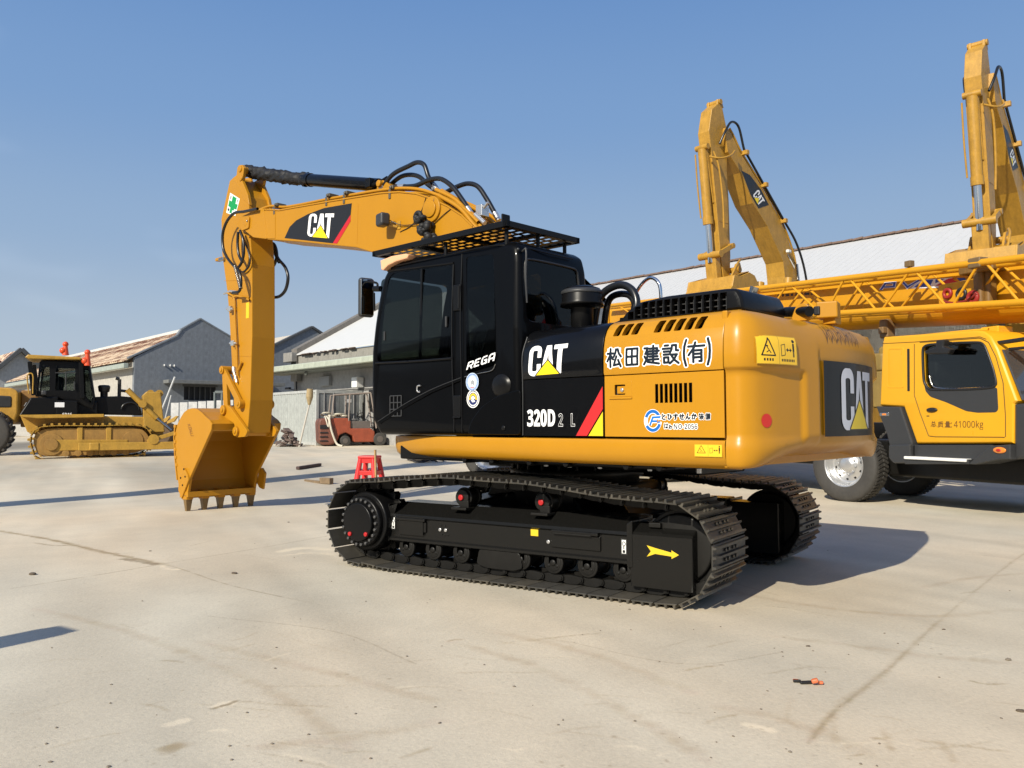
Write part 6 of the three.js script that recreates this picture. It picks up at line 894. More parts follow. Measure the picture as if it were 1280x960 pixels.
  part('boom_bracket', [cbox(...tl(1109, 411, -1.0), -1.0, 0.2, 0.34, 0.2, 0.04), cbox(...tl(1106, 413, -0.9), -0.85, 0.12, 0.12, 0.1, 0.02)], mat(0.2, 0.12, 0.05, 0.6), boom);
  // lattice jib: four chords with zigzag lacing
  const jz = -0.30, jd = 0.40;
  const jib = part('jib', rod([...tl(760, 382, jz), jz], [...tl(760, 408, jz), jz], 0.05), M.craneYellow);
  function line2(p, q, t) { return [p[0] + (q[0] - p[0]) * t, p[1] + (q[1] - p[1]) * t]; }
  const t0 = tl(745, 384, jz), t1 = tl(1300, 319.5, jz), b0 = tl(745, 409.5, jz), b1 = tl(1300, 376.5, jz);
  part('chord', rod([...t0, jz], [...t1, jz], 0.052, 0.052, 16), M.craneYellow, jib); part('chord', rod([...b0, jz], [...b1, jz], 0.052, 0.052, 16), M.craneYellow, jib);
  part('chord', rod([...t0, jz - jd], [t1[0], t1[1], jz - jd], 0.055, 0.055, 14), M.craneYellow, jib); part('chord', rod([...b0, jz - jd], [...b1, jz - jd], 0.055, 0.055, 14), M.craneYellow, jib);
  const L = t1[0] - t0[0], n = 13, tx = (x) => line2(t0, t1, (x - t0[0]) / L), bx = (x) => line2(b0, b1, (x - b0[0]) / (b1[0] - b0[0]));
  // node spacing read from the photograph: the lower nodes near 1105 and 1190
  const xT = (px) => onPlane(px, 340, TO.clone().addScaledVector(TZ, jz), TZ).sub(TO).dot(TX);
  const tops = [770, 850, 920, 985, 1058, 1140, 1228, 1325].map(xT), bots = [810, 888, 955, 1028, 1098, 1186, 1278, 1370].map(xT);
  for (let i = 0; i < tops.length; i++) {
    const A = [...tx(tops[i]), jz], B = [...bx(bots[i]), jz];
    const mk = (p, q, r) => part('lacing', rod(p, q, r * 0.8, r * 0.8, 10), M.craneYellow, jib);
    mk([A[0] + 0.05, A[1], jz], [B[0] - 0.05, B[1], jz], 0.026); if (i) { const C = [...bx(bots[i - 1]), jz]; mk([A[0] - 0.05, A[1], jz], [C[0] + 0.05, C[1], jz], 0.026); }
    const s = (tops[1] - tops[0]) * 0.0; mk([A[0] + s, A[1], jz - jd], [B[0] + s, B[1], jz - jd], 0.026); if (i) { const C = [...bx(bots[i - 1]), jz - jd]; mk([A[0] + s, A[1], jz - jd], [C[0] + s, C[1], C[2]], 0.026); }
    mk([A[0], A[1], jz], [A[0] + 0.4, tx(A[0] + 0.4)[1], jz - jd], 0.022); mk([B[0], B[1], jz], [B[0] + 0.4, bx(B[0] + 0.4)[1], jz - jd], 0.022);
  }
  part('jib_pin', [cbox(...tx(xT(1137)), jz, 0.12, 0.10, 0.10, 0.01).translate(0, 0.11, 0), cbox(...tx(xT(1220)), jz - 0.05, 0.22, 0.16, 0.2, 0.03)], mat(0.16, 0.10, 0.04, 0.7), jib);
  jib.userData.label = 'yellow lattice jib stowed along the boom';
  // outrigger gear and lockers seen between cab and counterweight
  part('locker', [box(0.2, 0.86, 1.6, 2.2, -1.2, -0.1, 0.03), box(0.62, 0.9, 2.2, 2.62, -1.0, -0.2, 0.06), cbox(0.72, 2.35, -0.14, 0.24, 0.3, 0.1, 0.05)], mat(0.28, 0.19, 0.05, 0.7, { dust: 2 }));
}
{ // another truck half hidden behind the excavator: only a wheel shows under its body
  const p = onGround(612, 600), tr = thing('flatbed_truck', 'truck with silver wheel rims seen under the body of the black and yellow excavator', 'truck', p, 0.45);
  const whl = (x, z) => { const y = 0.58, w = obj('wheel', lathe([[0.34, -0.15], [0.5, -0.17], [0.56, -0.14], [0.58, -0.08], [0.58, 0.08], [0.56, 0.14], [0.5, 0.17], [0.36, 0.15]], 40).rotateX(Math.PI / 2).translate(x, y, z), M.tyre, tr); obj('rim', lathe([[0, 0.12], [0.12, 0.12], [0.16, 0.05], [0.3, 0.03], [0.34, 0.14], [0.37, 0.15], [0.34, 0.02]], 32).rotateX(Math.PI / 2).translate(x, y, z), M.silver, w); };
  whl(0, 0); whl(3.9, 0); whl(0, -1.9); whl(3.9, -1.9);
  obj('chassis', [box(-0.9, 5.0, 0.62, 0.95, -1.6, -0.35, 0.02)], M.trackBlack, tr); obj('load_bed', [box(-0.3, 3.0, 0.95, 1.2, -2.1, 0.1, 0.02), box(-0.3, 3.0, 1.2, 1.7, 0.04, 0.1, 0.01)], M.greyPlastic, tr); obj('cab', box(3.3, 5.0, 0.7, 2.2, -2.1, 0.1, 0.1), M.white, tr);
}

// ---------------------------------------------------------------- bulldozer and loader on the left
{
  const D0 = onGround(112, 572.5), turn = 1.044, X0 = V(Math.cos(turn), 0, -Math.sin(turn)), Z0 = V(Math.sin(turn), 0, Math.cos(turn));
  const dz = thing('bulldozer', 'yellow and black bulldozer with a glazed cab, parked before the grey gabled building', 'bulldozer', D0, turn);
  const dl = (px, py, z = 0) => { const p = onPlane(px, py, D0.clone().addScaledVector(Z0, z), Z0).sub(D0); return [p.dot(X0), p.y]; };
  const P = (l, z = 0) => l.map(([a, b]) => dl(a, b, z));
  const part = (n, g, m, p = dz) => obj(n, g, m, p);
  const G = -2.0;  // across to the far track
  const tp = P([[46, 572.5], [40, 562], [37.8, 550], [41, 541], [50, 535], [62, 533], [120, 532.5], [176, 533], [185, 538], [190.5, 549], [187, 560], [178, 567.5], [140, 572], [105, 573]]);
  const low = Math.min(...tp.map((p) => p[1])); for (const p of tp) p[1] -= low; 
  const curve = new THREE.CatmullRomCurve3(tp.map(([x, y]) => V(x, y, 0)), true, 'centripetal');
  const shoe = join([box(-0.098, 0.098, -0.012, 0.016, -0.26, 0.26, 0.003), box(-0.045, 0.03, 0.01, 0.085, -0.26, 0.26, 0.006)]); shoe.userData.keep = true;
  const ctr = curve.getPointAt(0).clone().set(tp.reduce((s, p) => s + p[0], 0) / tp.length, tp.reduce((s, p) => s + p[1], 0) / tp.length, 0);
  for (const zc of [-0.26, G]) {
    const t = part('track', [slab(inset(curve.getPoints(60).map((p) => [p.x, p.y]).slice(0, -1), 0.09), zc - 0.16, zc + 0.16, 0.02)], M.dozerMud);
    for (let i = 0; i < 40; i++) { const p = curve.getPointAt(i / 40), d = curve.getTangentAt(i / 40); let a = Math.atan2(d.y, d.x); const nx = -Math.sin(a), ny = Math.cos(a); if (nx * (p.x - ctr.x) + ny * (p.y - ctr.y) < 0) a += Math.PI; const s = obj('track_shoe', shoe, M.dozerYellow, t); s.geometry = shoe; s.position.set(p.x, p.y, zc); s.rotation.z = a; }
    const z1 = zc + 0.16;
    const A = dl(64, 556), B = dl(166, 551);
    const ym = 0.42;
    part('sprocket', [discZ(A[0], A[1] - low, zc - 0.2, zc + 0.2, 0.36, 30), discZ(A[0], A[1] - low, zc + 0.16, zc + 0.26, 0.2, 24)], M.dozerMud, t); part('idler', [discZ(B[0], B[1] - low, zc - 0.2, zc + 0.19, 0.33, 30)], M.dozerMud, t);
    const fr = P([[70, 550], [160, 550], [160, 562], [70, 564]]).map(([x, y]) => [x, y - low]); part('track_frame', slab(fr, zc - 0.2, zc + 0.21, 0.02), M.dozerYellow, t);
    for (const px of [100, 136]) { const q = dl(px, 541); part('carrier_bracket', [box(q[0] - 0.08, q[0] + 0.08, q[1] - low - 0.28, q[1] - low + 0.18, zc - 0.1, zc + 0.2, 0.02), discZ(q[0], q[1] - low + 0.1, zc - 0.15, zc + 0.18, 0.1, 16)], M.dozerYellow, t); }
    for (let k = 0; k < 6; k++) part('track_roller', discZ(A[0] + 0.42 + k * 0.36, 0.17, zc - 0.2, zc + 0.2, 0.11, 16), M.dozerMud, t);
  }
  // hull, hood, cab
  const zi = -0.55, zf = -1.75;
  const hull = part('body', [slab(P([[25, 519], [47, 521], [130, 520], [176, 521], [200, 522], [205, 545], [60, 548], [34, 540]], zi), zf, zi, 0.03), slab(P([[178, 494], [183, 489.5], [201, 490], [206, 540], [180, 541]], zi + 0.1), zf - 0.1, zi + 0.1, 0.03)], M.dozerYellow);
  part('fender', slab(P([[24, 518.5], [130, 517.5], [130, 521.5], [47, 523], [26, 521]], 0.0), -2.25, 0.0, 0.02), M.dozerYellow, hull);
  part('fuel_tank', [slab(P([[24, 519], [38, 497], [73, 495.5], [73, 519]], -0.25), -1.95, -0.25, 0.04), slab(P([[70, 500], [97, 501], [97, 519], [70, 519]], -0.1), -2.1, -0.1, 0.03)], M.satinBlack).userData.label = 'black tank behind the cab';
  { const p = dl(38, 505, -0.24), q = dl(78, 511, -0.09), r = dl(84, 518.5, 0.004); part('white_label', [cbox(...dl(74.5, 506, -0.09), -0.095, 0.28, 0.16, 0.01, 0.003)], M.whiteLabel, hull); part('tank_label', new RoundedBoxGeometry(0.01, 0.13, 0.5, 1, 0.003).rotateZ(-0.5).translate(dl(31, 505, -0.9)[0] + 0.03, p[1], -0.95), M.whiteLabel, hull);
    const a = dl(77, 520.5, -0.09), b = dl(91, 515.5, -0.09); part('model_lettering', quad([a[0], a[1], -0.085], [b[0], a[1], -0.085], [b[0], b[1], -0.085], [a[0], b[1], -0.085]), printMat(256, 96, (g) => { g.font = 'bold 96px sans-serif'; g.fillStyle = '#e8e8e8'; g.fillText('SD16', 14, 82); }), hull); }
  const hood = part('hood', slab(rounded(P([[117, 518], [118, 496], [150, 495], [172, 497], [178, 519]], -0.7), 0.05), -1.6, -0.7, 0.04), M.satinBlack);
  { const p = dl(163, 510, -0.68); part('hose_loop', tube(Array.from({ length: 12 }, (_, i) => [p[0] + 0.28 * Math.cos(i * 0.28), p[1] + 0.24 * Math.sin(i * 0.28) - 0.05, -0.66]), 0.03), M.hose, hood);
    const e = dl(149, 495, -1.1), t = dl(149.5, 474, -1.1); part('exhaust_pipe', [rod([e[0], e[1] - 0.1, -1.1], [t[0], t[1], -1.1], 0.06), rod([t[0], t[1], -1.1], [t[0] - 0.12, t[1] + 0.04, -1.1], 0.06), rod([e[0] - 0.05, e[1] + 0.2, -1.1], [e[0] + 0.4, e[1] + 0.15, -1.1], 0.05)], M.rubber, hood);
    part('side_cover', slab(P([[94, 500], [122, 502], [122, 520], [94, 520]], -0.5), -1.8, -0.5, 0.03), M.satinBlack, hood);
    const c = dl(130, 494, -1.1); part('pre_cleaner', lathe([[0, 0.36], [0.15, 0.35], [0.2, 0.3], [0.17, 0.12], [0.12, 0.1], [0.12, -0.05]], 20).translate(c[0], c[1], -1.1), M.rubber, hood); }
  const co = P([[49, 453], [52, 450], [96, 452], [112, 454], [119, 500], [116, 512], [102, 506], [70, 498], [45, 494]], -0.45);
  const w1 = rounded(P([[52, 456], [62, 456], [62, 488], [47, 490]], -0.45), 0.04), w2 = rounded(P([[70, 457], [94, 458], [94, 488], [69, 488]], -0.45), 0.04), w3 = rounded(P([[104, 459], [110, 461], [116, 497], [113, 504], [104, 490]], -0.45), 0.03);
  const cabm = cut(slab(co, -1.85, -0.45, 0.03), [slab(inset(co, 0.07), -1.79, -0.51, 0.01), ...[w1, w2, w3].flatMap((w) => [slab(w, -0.6, -0.3, 0), slab(w, -2, -1.7, 0)]), box(-2.6, -0.4, 2.0, 2.9, -1.7, -0.6, 0)], 0.5);
  const cab = part('cab', cabm, M.satinBlack); cab.userData.label = 'black glazed cab';
  for (const w of [w1, w2, w3]) { part('window_pane', slab(w, -0.48, -0.474, 0), w === w3 ? M.glass : M.clearGlass, cab); part('window_pane', slab(w, -1.826, -1.82, 0), M.clearGlass, cab); }
  { const a = dl(69, 466, -0.45), b = dl(95, 466, -0.45), c = dl(82, 488, -0.45); part('window_bar', [rod([a[0], a[1], -0.45], [b[0], b[1], -0.45], 0.02), rod([c[0], c[1], -0.45], [c[0], a[1], -0.45], 0.02), rod([...dl(93, 477, -0.4), -0.4], [...dl(93, 487, -0.4), -0.4], 0.022)], M.greyPlastic, cab); }
  part('operator_seat', [cbox(...dl(82, 497, -1.1), -1.1, 0.5, 0.3, 0.5, 0.05), cbox(...dl(76, 484, -1.1), -1.1, 0.16, 0.7, 0.5, 0.05)], M.interior, cab);
  const roof = part('canopy', [slab(P([[31, 446.5], [35, 443], [100, 446.3], [103, 448.5], [100, 449.5], [36, 448.5]], -0.2), -2.1, -0.2, 0.03)], M.dozerYellow);
  part('canopy_post', [bar([...dl(37, 452, -0.3), -0.35], [...dl(42, 494, -0.3), -0.35], 0.13), bar([...dl(37, 452, -0.3), -1.95], [...dl(42, 494, -0.3), -1.95], 0.13), bar([...dl(101, 452, -0.3), -0.35], [...dl(103, 498, -0.3), -0.35], 0.13), bar([...dl(101, 452, -0.3), -1.95], [...dl(103, 498, -0.3), -1.95], 0.13)], M.satinBlack, roof);
  part('grab_rail', [tube([[...dl(36, 492, -0.25), -0.25], [...dl(35, 468, -0.25), -0.25], [...dl(40, 467, -0.25), -0.25], [...dl(41, 492, -0.25), -0.25]], 0.022)], M.dozerYellow, roof);
  for (const [px, y0, y1, z] of [[82, 444, 427.5, -1.9], [109.5, 457, 437.5, -0.3]]) { const a = dl(px, y0, z), b = dl(px, y1, z); part('red_wrapping', [rod([a[0], a[1], z], [b[0], b[1] - 0.12, z], 0.11, 0.07, 10), new THREE.IcosahedronGeometry(0.10, 1).translate(b[0], b[1] - 0.08, z), new THREE.IcosahedronGeometry(0.12, 1).translate(a[0] - 0.08, a[1] + 0.16, z)], M.orange, roof).userData.label = 'bright red wrapping on the canopy'; }
  { const p = dl(55, 491, -0.2); part('work_lamp', [cbox(p[0], p[1], -0.2, 0.16, 0.16, 0.14, 0.05)], M.greyPlastic, cab); }
  // front: lift cylinders, radiator tank tops, push arms, blade
  for (const z of [-0.45, -1.85]) { const c0 = dl(159, 487, z), c1 = dl(196, 523, z), c2 = dl(214, 538, z); const l = part('lift_cylinder', [rod([c0[0], c0[1], z], [c1[0], c1[1], z], 0.10, 0.09, 14), rod([...dl(178, 505, z), z - 0.14], [...dl(178, 505, z), z + 0.14], 0.13)], M.dozerYellow); part('piston_rod', rod([c1[0], c1[1], z], [c2[0], c2[1], z], 0.045), M.steel, l); }
  part('cylinder_head', [rod([...dl(188, 492, -0.7), -0.6], [...dl(188, 492, -0.7), -1.0], 0.13), rod([...dl(199, 492, -0.7), -0.6], [...dl(199, 492, -0.7), -1.0], 0.13)], M.dozerYellow, hull);
  for (const z of [0.12, G - 0.4]) { const a = dl(98, 558.5, z), b = dl(232, 556.5, z); part('push_arm', [bar([a[0], Math.max(0.2, a[1]), z], [b[0], b[1], z], 0.18, 0.26), cbox(...dl(118, 558, z), z, 0.3, 0.26, 0.24, 0.04), bar([...dl(184, 552, z), z], [...dl(235, 536, z), z], 0.11, 0.13), rod([...dl(192, 549, z), z - 0.12], [...dl(192, 549, z), z + 0.12], 0.17)], M.dozerYellow); }
  { const x = dl(240, 556, 0.1)[0]; part('blade', sheet((u, v) => { const y = 0.06 + v * 1.15; return [x - 0.1 - 0.45 * Math.sin(v * Math.PI) * 0.5 + 0.25 * v, y, 0.75 - u * 3.5]; }, 1, 10), M.dozerMud).material = mat(0.10, 0.07, 0.04, 0.8, { dust: 2 }); }
}
{ // bucket with a row of yellow teeth standing behind the big bucket
  const p = onGround(214, 556), b = thing('loader_bucket', 'dark brown bucket with a row of yellow teeth just behind the yellow digging bucket', 'loader bucket', p, 0.55), h = gh(p.x, p.z);
  obj('shell', [slab(rounded([[-0.9, 0.0], [0.5, 0.02], [0.75, 0.5], [0.55, 1.05], [-0.1, 1.12], [-0.9, 1.05]], 0.15), -0.2, 1.6, 0.03)], mat(0.11, 0.065, 0.032, 0.85, { dust: 2 }), b);
  for (let k = 0; k < 5; k++) obj('tooth', slab([[-0.3, 0], [0.06, 0.02], [0.3, 0.22], [0.22, 0.26], [-0.25, 0.12]], -0.07, 0.07, 0.012).rotateZ(0.25).translate(-0.65 + k * 0.36, 1.1, 1.5), M.dozerYellow, b);
}
{ // wheel loader cut by the left edge
  const p = onGround(-6, 569.5), w = thing('wheel_loader', 'yellow wheel loader with large black tyres, cut by the left edge of the picture', 'wheel loader', p, 0.9);
  const depth = p.clone().sub(CAM.pos).dot(basis.f), s = depth / CAM.f;
  for (const x of [-0.25, -3.0]) { const tw = obj('wheel', [lathe([[0.38, -0.27], [0.66, -0.28], [0.76, -0.22], [0.8, -0.1], [0.8, 0.1], [0.76, 0.22], [0.66, 0.28], [0.38, 0.27]], 36).rotateX(Math.PI / 2).translate(x, 0.8, 0.0), ...Array.from({ length: 22 }, (_, k) => new THREE.BoxGeometry(0.1, 0.07, 0.5).rotateY(0.4).translate(0, 0.8, 0).rotateZ(k / 22 * 2 * Math.PI).translate(x, 0.8, 0.0))], M.tyre, w); obj('rim', lathe([[0, 0.18], [0.14, 0.18], [0.2, 0.1], [0.36, 0.12], [0.4, 0.2], [0.38, -0.1]], 28).rotateX(Math.PI / 2).translate(x, 0.8, 0.0), mat(0.09, 0.06, 0.035, 0.9, { dust: 2 }), tw); }
  obj('body', [slab(rounded([[-1.6, 1.1], [0.5, 1.1], [0.62, 1.5], [0.62, 2.3], [0.4, 2.42], [-1.6, 2.5]], 0.1), -2.0, -0.2, 0.05)], M.oldYellow, w);
  obj('grille', [slab(rounded([[-1.4, 1.72], [0.42, 1.72], [0.42, 2.12], [-1.4, 2.2]], 0.08), -0.23, -0.17, 0.02)], M.rubber, w);
  const cb = obj('cab', [box(-1.9, -1.8, 2.4, 3.3, -1.8, -0.4), box(-0.62, -0.52, 2.4, 3.3, -1.8, -0.4), box(-2.0, -0.4, 3.2, 3.42, -1.95, -0.25, 0.05), box(-1.9, -0.5, 2.4, 2.6, -1.8, -0.4)], M.greyPlastic, w);
  obj('roof_sheet', box(-1.8, -0.35, 3.42, 3.5, -1.9, -0.3, 0.03), mat(0.28, 0.1, 0.06, 0.7), cb);
  obj('rear_frame', [box(0.62, 1.2, 1.0, 2.35, -1.9, -0.6, 0.05)], mat(0.30, 0.15, 0.03, 0.7, { dust: 2 }), w);
}
// ---------------------------------------------------------------- buildings round the yard
const RA = V(-0.97, 0, -0.243).normalize(), RG = V(-RA.z, 0, RA.x).multiplyScalar(1); // RA: along the ridges, away to the left; RG: across, away to the right
if (RG.dot(flatF) < 0) RG.multiplyScalar(-1);
const wallGrey = mat(0.215, 0.24, 0.272, 0.9, { dust: 2 }), plaster = mat(0.52, 0.50, 0.46, 0.92, { dust: 2 }), trimGrey = mat(0.09, 0.095, 0.10, 0.8, { dust: 2 });
const roofTiles = (() => { // patched red-brown and lime-washed tiles, colour only
  const t = dataTex(512, (u, v, x, y) => { const cx = Math.floor(u * 42), cy = Math.floor(v * 64), h = hash(cx, cy), n = tileNoise(u, v, 9, 2.1) + 0.7 * tileNoise(u, v, 30, 6.2); const k = h * 0.6 + n * 0.9; return k > 0.30 ? [0.86, 0.78, 0.67] : k > 0.1 ? [0.62, 0.46, 0.36] : [0.40, 0.24, 0.18]; }, true);
  return new THREE.MeshStandardMaterial({ map: withRepeat(t, 0.12), roughness: 0.9 });
})();
const whiteSheet = mat(0.62, 0.62, 0.6, 0.6);
// a building with a gable facing the yard; outlines of the gable are read on its own plane
function frameAt(px, py, depth) { const p = at(px, py, depth); p.y = gh(p.x, p.z); return p; }
function local(o, turnX) { return { o, turn: -Math.atan2(turnX.z, turnX.x), X: turnX }; }
{ // grey gable with a long tiled roof running off to the left
  const o = frameAt(167, 500, 50), X = RG, turn = -Math.atan2(X.z, X.x), Nn = V(X.z, 0, -X.x); // local x along the gable, local -z/+z along the ridge
  const b = thing('gabled_building', 'grey gabled building with a long patched tile roof on the left behind the bulldozer', 'building', o, turn, null);
  const zAxis = V(Math.sin(turn), 0, Math.cos(turn)), s = zAxis.dot(RA) > 0 ? 1 : -1, L = 34;      // s * z runs along the ridge
  const gl = (px, py) => { const p = onPlane(px, py, o, zAxis).sub(o); return [p.dot(X), p.y]; };
  const zr = (a, c) => [Math.min(s * a, s * c), Math.max(s * a, s * c)];
  const ap = gl(250, 399), st = gl(227, 412.5), st2 = gl(222, 420), ev = gl(165, 446.5), half = ap[0], wR = ap[0] * 2 + 0.2;
  const g = [[0, 0], [wR, 0], [wR, ap[1] - 0.5 * (wR - ap[0])], ap, st, st2, [ev[0] + 0.15, ev[1]], [0, ev[1] - 0.2]];
  const door = [[6.6, 0], [8.0, 0], [8.0, 2.4], [6.6, 2.4]], wa = gl(230, 483), wb = gl(270, 500.5);
  const winHole = [[wa[0], wb[1]], [wb[0], wb[1]], [wb[0], wa[1]], [wa[0], wa[1]]];
  obj('gable_wall', slab(g, ...zr(0, 0.3), 0.01, [winHole]), wallGrey, b);
  obj('coping', [...[[st2, st], [st, ap], [ap, [wR + 0.1, ap[1] - 0.5 * (wR + 0.1 - ap[0])]], [[ev[0] - 0.2, ev[1] - 0.1], st2]].map(([p, q]) => bar([p[0], p[1] + 0.05, s * 0.13], [q[0], q[1] + 0.02, s * 0.13], 0.36, 0.10))], wallGrey, b);
  // roof slope on the sunny side, ridge cap, far slope
  const ridgeY = st2[1] + 0.55, ridgeX = ap[0], ex = -0.5, ey = ev[1] - 0.25;
  const slope = (x0, y0, x1, y1) => { const d = Math.hypot(x1 - x0, y1 - y0), n = [-(y1 - y0) / d * 0.06, (x1 - x0) / d * 0.06]; return slab([[x0, y0], [x1, y1], [x1 + n[0], y1 + n[1]], [x0 + n[0], y0 + n[1]]], ...zr(0.3, L), 0); };
  obj('roof', [slope(ex, ey, ridgeX, ridgeY)], roofTiles, b); obj('roof', [slope(wR + 0.4, ey, ridgeX, ridgeY)], roofTiles, b);
  // rows of tile ridges down the slope catch the light
  const rows = []; for (let k = 0; k < 86; k++) rows.push(bar([ex, ey + 0.08, s * (0.6 + k * 0.385)], [ridgeX, ridgeY + 0.08, s * (0.6 + k * 0.385)], 0.12, 0.07)); 
  tag(obj('tile_ridge', rows, roofTiles, b), null, null, null, 'stuff');
  obj('ridge_cap', bar([ridgeX, ridgeY + 0.1, s * 0.3], [ridgeX, ridgeY + 0.1, s * L], 0.5, 0.2), whiteSheet, b);
  obj('gutter', [box(ex - 0.12, ex + 0.16, ey - 0.42, ey - 0.12, ...zr(-0.05, L), 0.03)], mat(0.42, 0.47, 0.42, 0.6, { dust: 2 }), b);
  obj('side_wall', box(0, 0.25, 0, ey, ...zr(0.3, L), 0.01), plaster, b);
  // canopy slab and barred window on the gable
  const c0 = gl(204, 477), cy = c0[1];
  obj('canopy', box(c0[0], 9.4, cy - 0.12, cy + 0.1, ...zr(-0.9, 0), 0.02), mat(0.2, 0.21, 0.21, 0.9, { dust: 2 }), b);
  const win = obj('window', [box(wa[0] - 0.08, wb[0] + 0.08, wa[1], wa[1] + 0.12, ...zr(-0.05, 0.2), 0.01)], trimGrey, b);
  obj('pane', box(wa[0], wb[0], wb[1], wa[1], ...zr(0.16, 0.18), 0), M.rubber, win);
  for (let k = 0; k < 7; k++) obj('mullion', box(wa[0] + (wb[0] - wa[0]) * k / 6 - 0.03, wa[0] + (wb[0] - wa[0]) * k / 6 + 0.03, wb[1], wa[1], ...zr(0.05, 0.15), 0.005), trimGrey, win);
  const wire = gl(205, 459); obj('cable_bracket', [0, 0.35, 0.6].map((d) => cbox(wire[0] + d, wire[1] + 0.12, -s * 0.08, 0.06, 0.12, 0.12, 0.02)), M.white, b);
}
{ // second grey gable, farther right
  const o = frameAt(325, 500, 58), X = RG, turn = -Math.atan2(X.z, X.x), zAxis = V(Math.sin(turn), 0, Math.cos(turn)), s = zAxis.dot(RA) > 0 ? 1 : -1, L = 26;
  const b = thing('gabled_building', 'grey gable with a pale roof slope, half hidden behind the hanging arm', 'building', o, turn);
  const gl = (px, py) => { const p = onPlane(px, py, o, zAxis).sub(o); return [p.dot(X), p.y]; }, zr = (a, c) => [Math.min(s * a, s * c), Math.max(s * a, s * c)];
  const ap = gl(390, 409.5), le = gl(334, 436), wR = ap[0] * 2, sl = (ap[1] - le[1]) / (ap[0] - le[0]), e0 = [-0.2, ap[1] - sl * (ap[0] + 0.2)], yb = -1.2;
  obj('gable_wall', slab([[0, yb], [wR, yb], [wR, e0[1]], ap, [0, e0[1]]], ...zr(0, 0.3), 0.01), wallGrey, b);
  obj('coping', [bar([e0[0], e0[1], s * 0.1], [ap[0], ap[1] + 0.05, s * 0.1], 0.45, 0.16), bar([wR + 0.2, e0[1], s * 0.1], [ap[0], ap[1] + 0.05, s * 0.1], 0.45, 0.16)], trimGrey, b);
  const ry = ap[1] - 0.35; obj('roof', slab([[e0[0], e0[1] - 0.35], [ap[0], ry], [ap[0], ry + 0.06], [e0[0], e0[1] - 0.29]], ...zr(0.3, L), 0), mat(0.66, 0.60, 0.5, 0.85, { dust: 2 }), b); obj('roof', slab([[wR, e0[1] - 0.35], [ap[0], ry], [ap[0], ry + 0.06], [wR, e0[1] - 0.29]], ...zr(0.3, L), 0), whiteSheet, b);
  obj('side_wall', box(0, 0.25, yb, e0[1] - 0.35, ...zr(0.3, L), 0), plaster, b);
}
{ // small far gable at the left edge
  const o = frameAt(-8, 500, 86), X = RG, turn = -Math.atan2(X.z, X.x), zAxis = V(Math.sin(turn), 0, Math.cos(turn)), s = zAxis.dot(RA) > 0 ? 1 : -1;
  const b = thing('gabled_building', 'small far gable with a dark edge, at the left border above the loader', 'building', o, turn), gl = (px, py) => { const p = onPlane(px, py, o, zAxis).sub(o); return [p.dot(X), p.y]; }, zr = (a, c) => [Math.min(s * a, s * c), Math.max(s * a, s * c)];
  const ap = gl(26, 436.5), r = gl(44, 447), wR = ap[0] * 2, ey = ap[1] - 2.6;
  obj('gable_wall', slab([[0, -1], [wR, -1], [wR, ey], ap, [0, ey]], ...zr(0, 0.3), 0.01), mat(0.42, 0.43, 0.43, 0.9, { dust: 2 }), b);
  obj('coping', [bar([-0.3, ey - 0.1, -s * 0.2], [ap[0], ap[1], -s * 0.2], 0.7, 0.42), bar([wR + 0.3, ey - 0.1, -s * 0.2], [ap[0], ap[1], -s * 0.2], 0.7, 0.42)], trimGrey, b);
  obj('roof', [slab([[-0.3, ey - 0.2], [ap[0], ap[1] - 0.1], [ap[0], ap[1]], [-0.3, ey - 0.1]], ...zr(0.3, 30), 0), slab([[wR + 0.3, ey - 0.2], [ap[0], ap[1] - 0.1], [ap[0], ap[1]], [wR + 0.3, ey - 0.1]], ...zr(0.3, 30), 0)], roofTiles, b);
  obj('side_wall', box(0, 0.25, -1, ey, ...zr(0.3, 30), 0), plaster, b);
}
function whiteRoofHall(name, label, ref, refDepth, rise, runUp, len0, len1, wallH, fn) { // ref: left end of the eave, seen in the photograph
  const o = at(...ref, refDepth), eave = o.y; o.y = gh(o.x, o.z); const X = RA.clone().multiplyScalar(-1), turn = -Math.atan2(X.z, X.x), zAxis = V(Math.sin(turn), 0, Math.cos(turn)), s = zAxis.dot(RG) > 0 ? 1 : -1;
  const b = thing(name, label, 'building', o, turn); fn(b, eave - o.y, s, { X, zAxis, o }); return b;
}
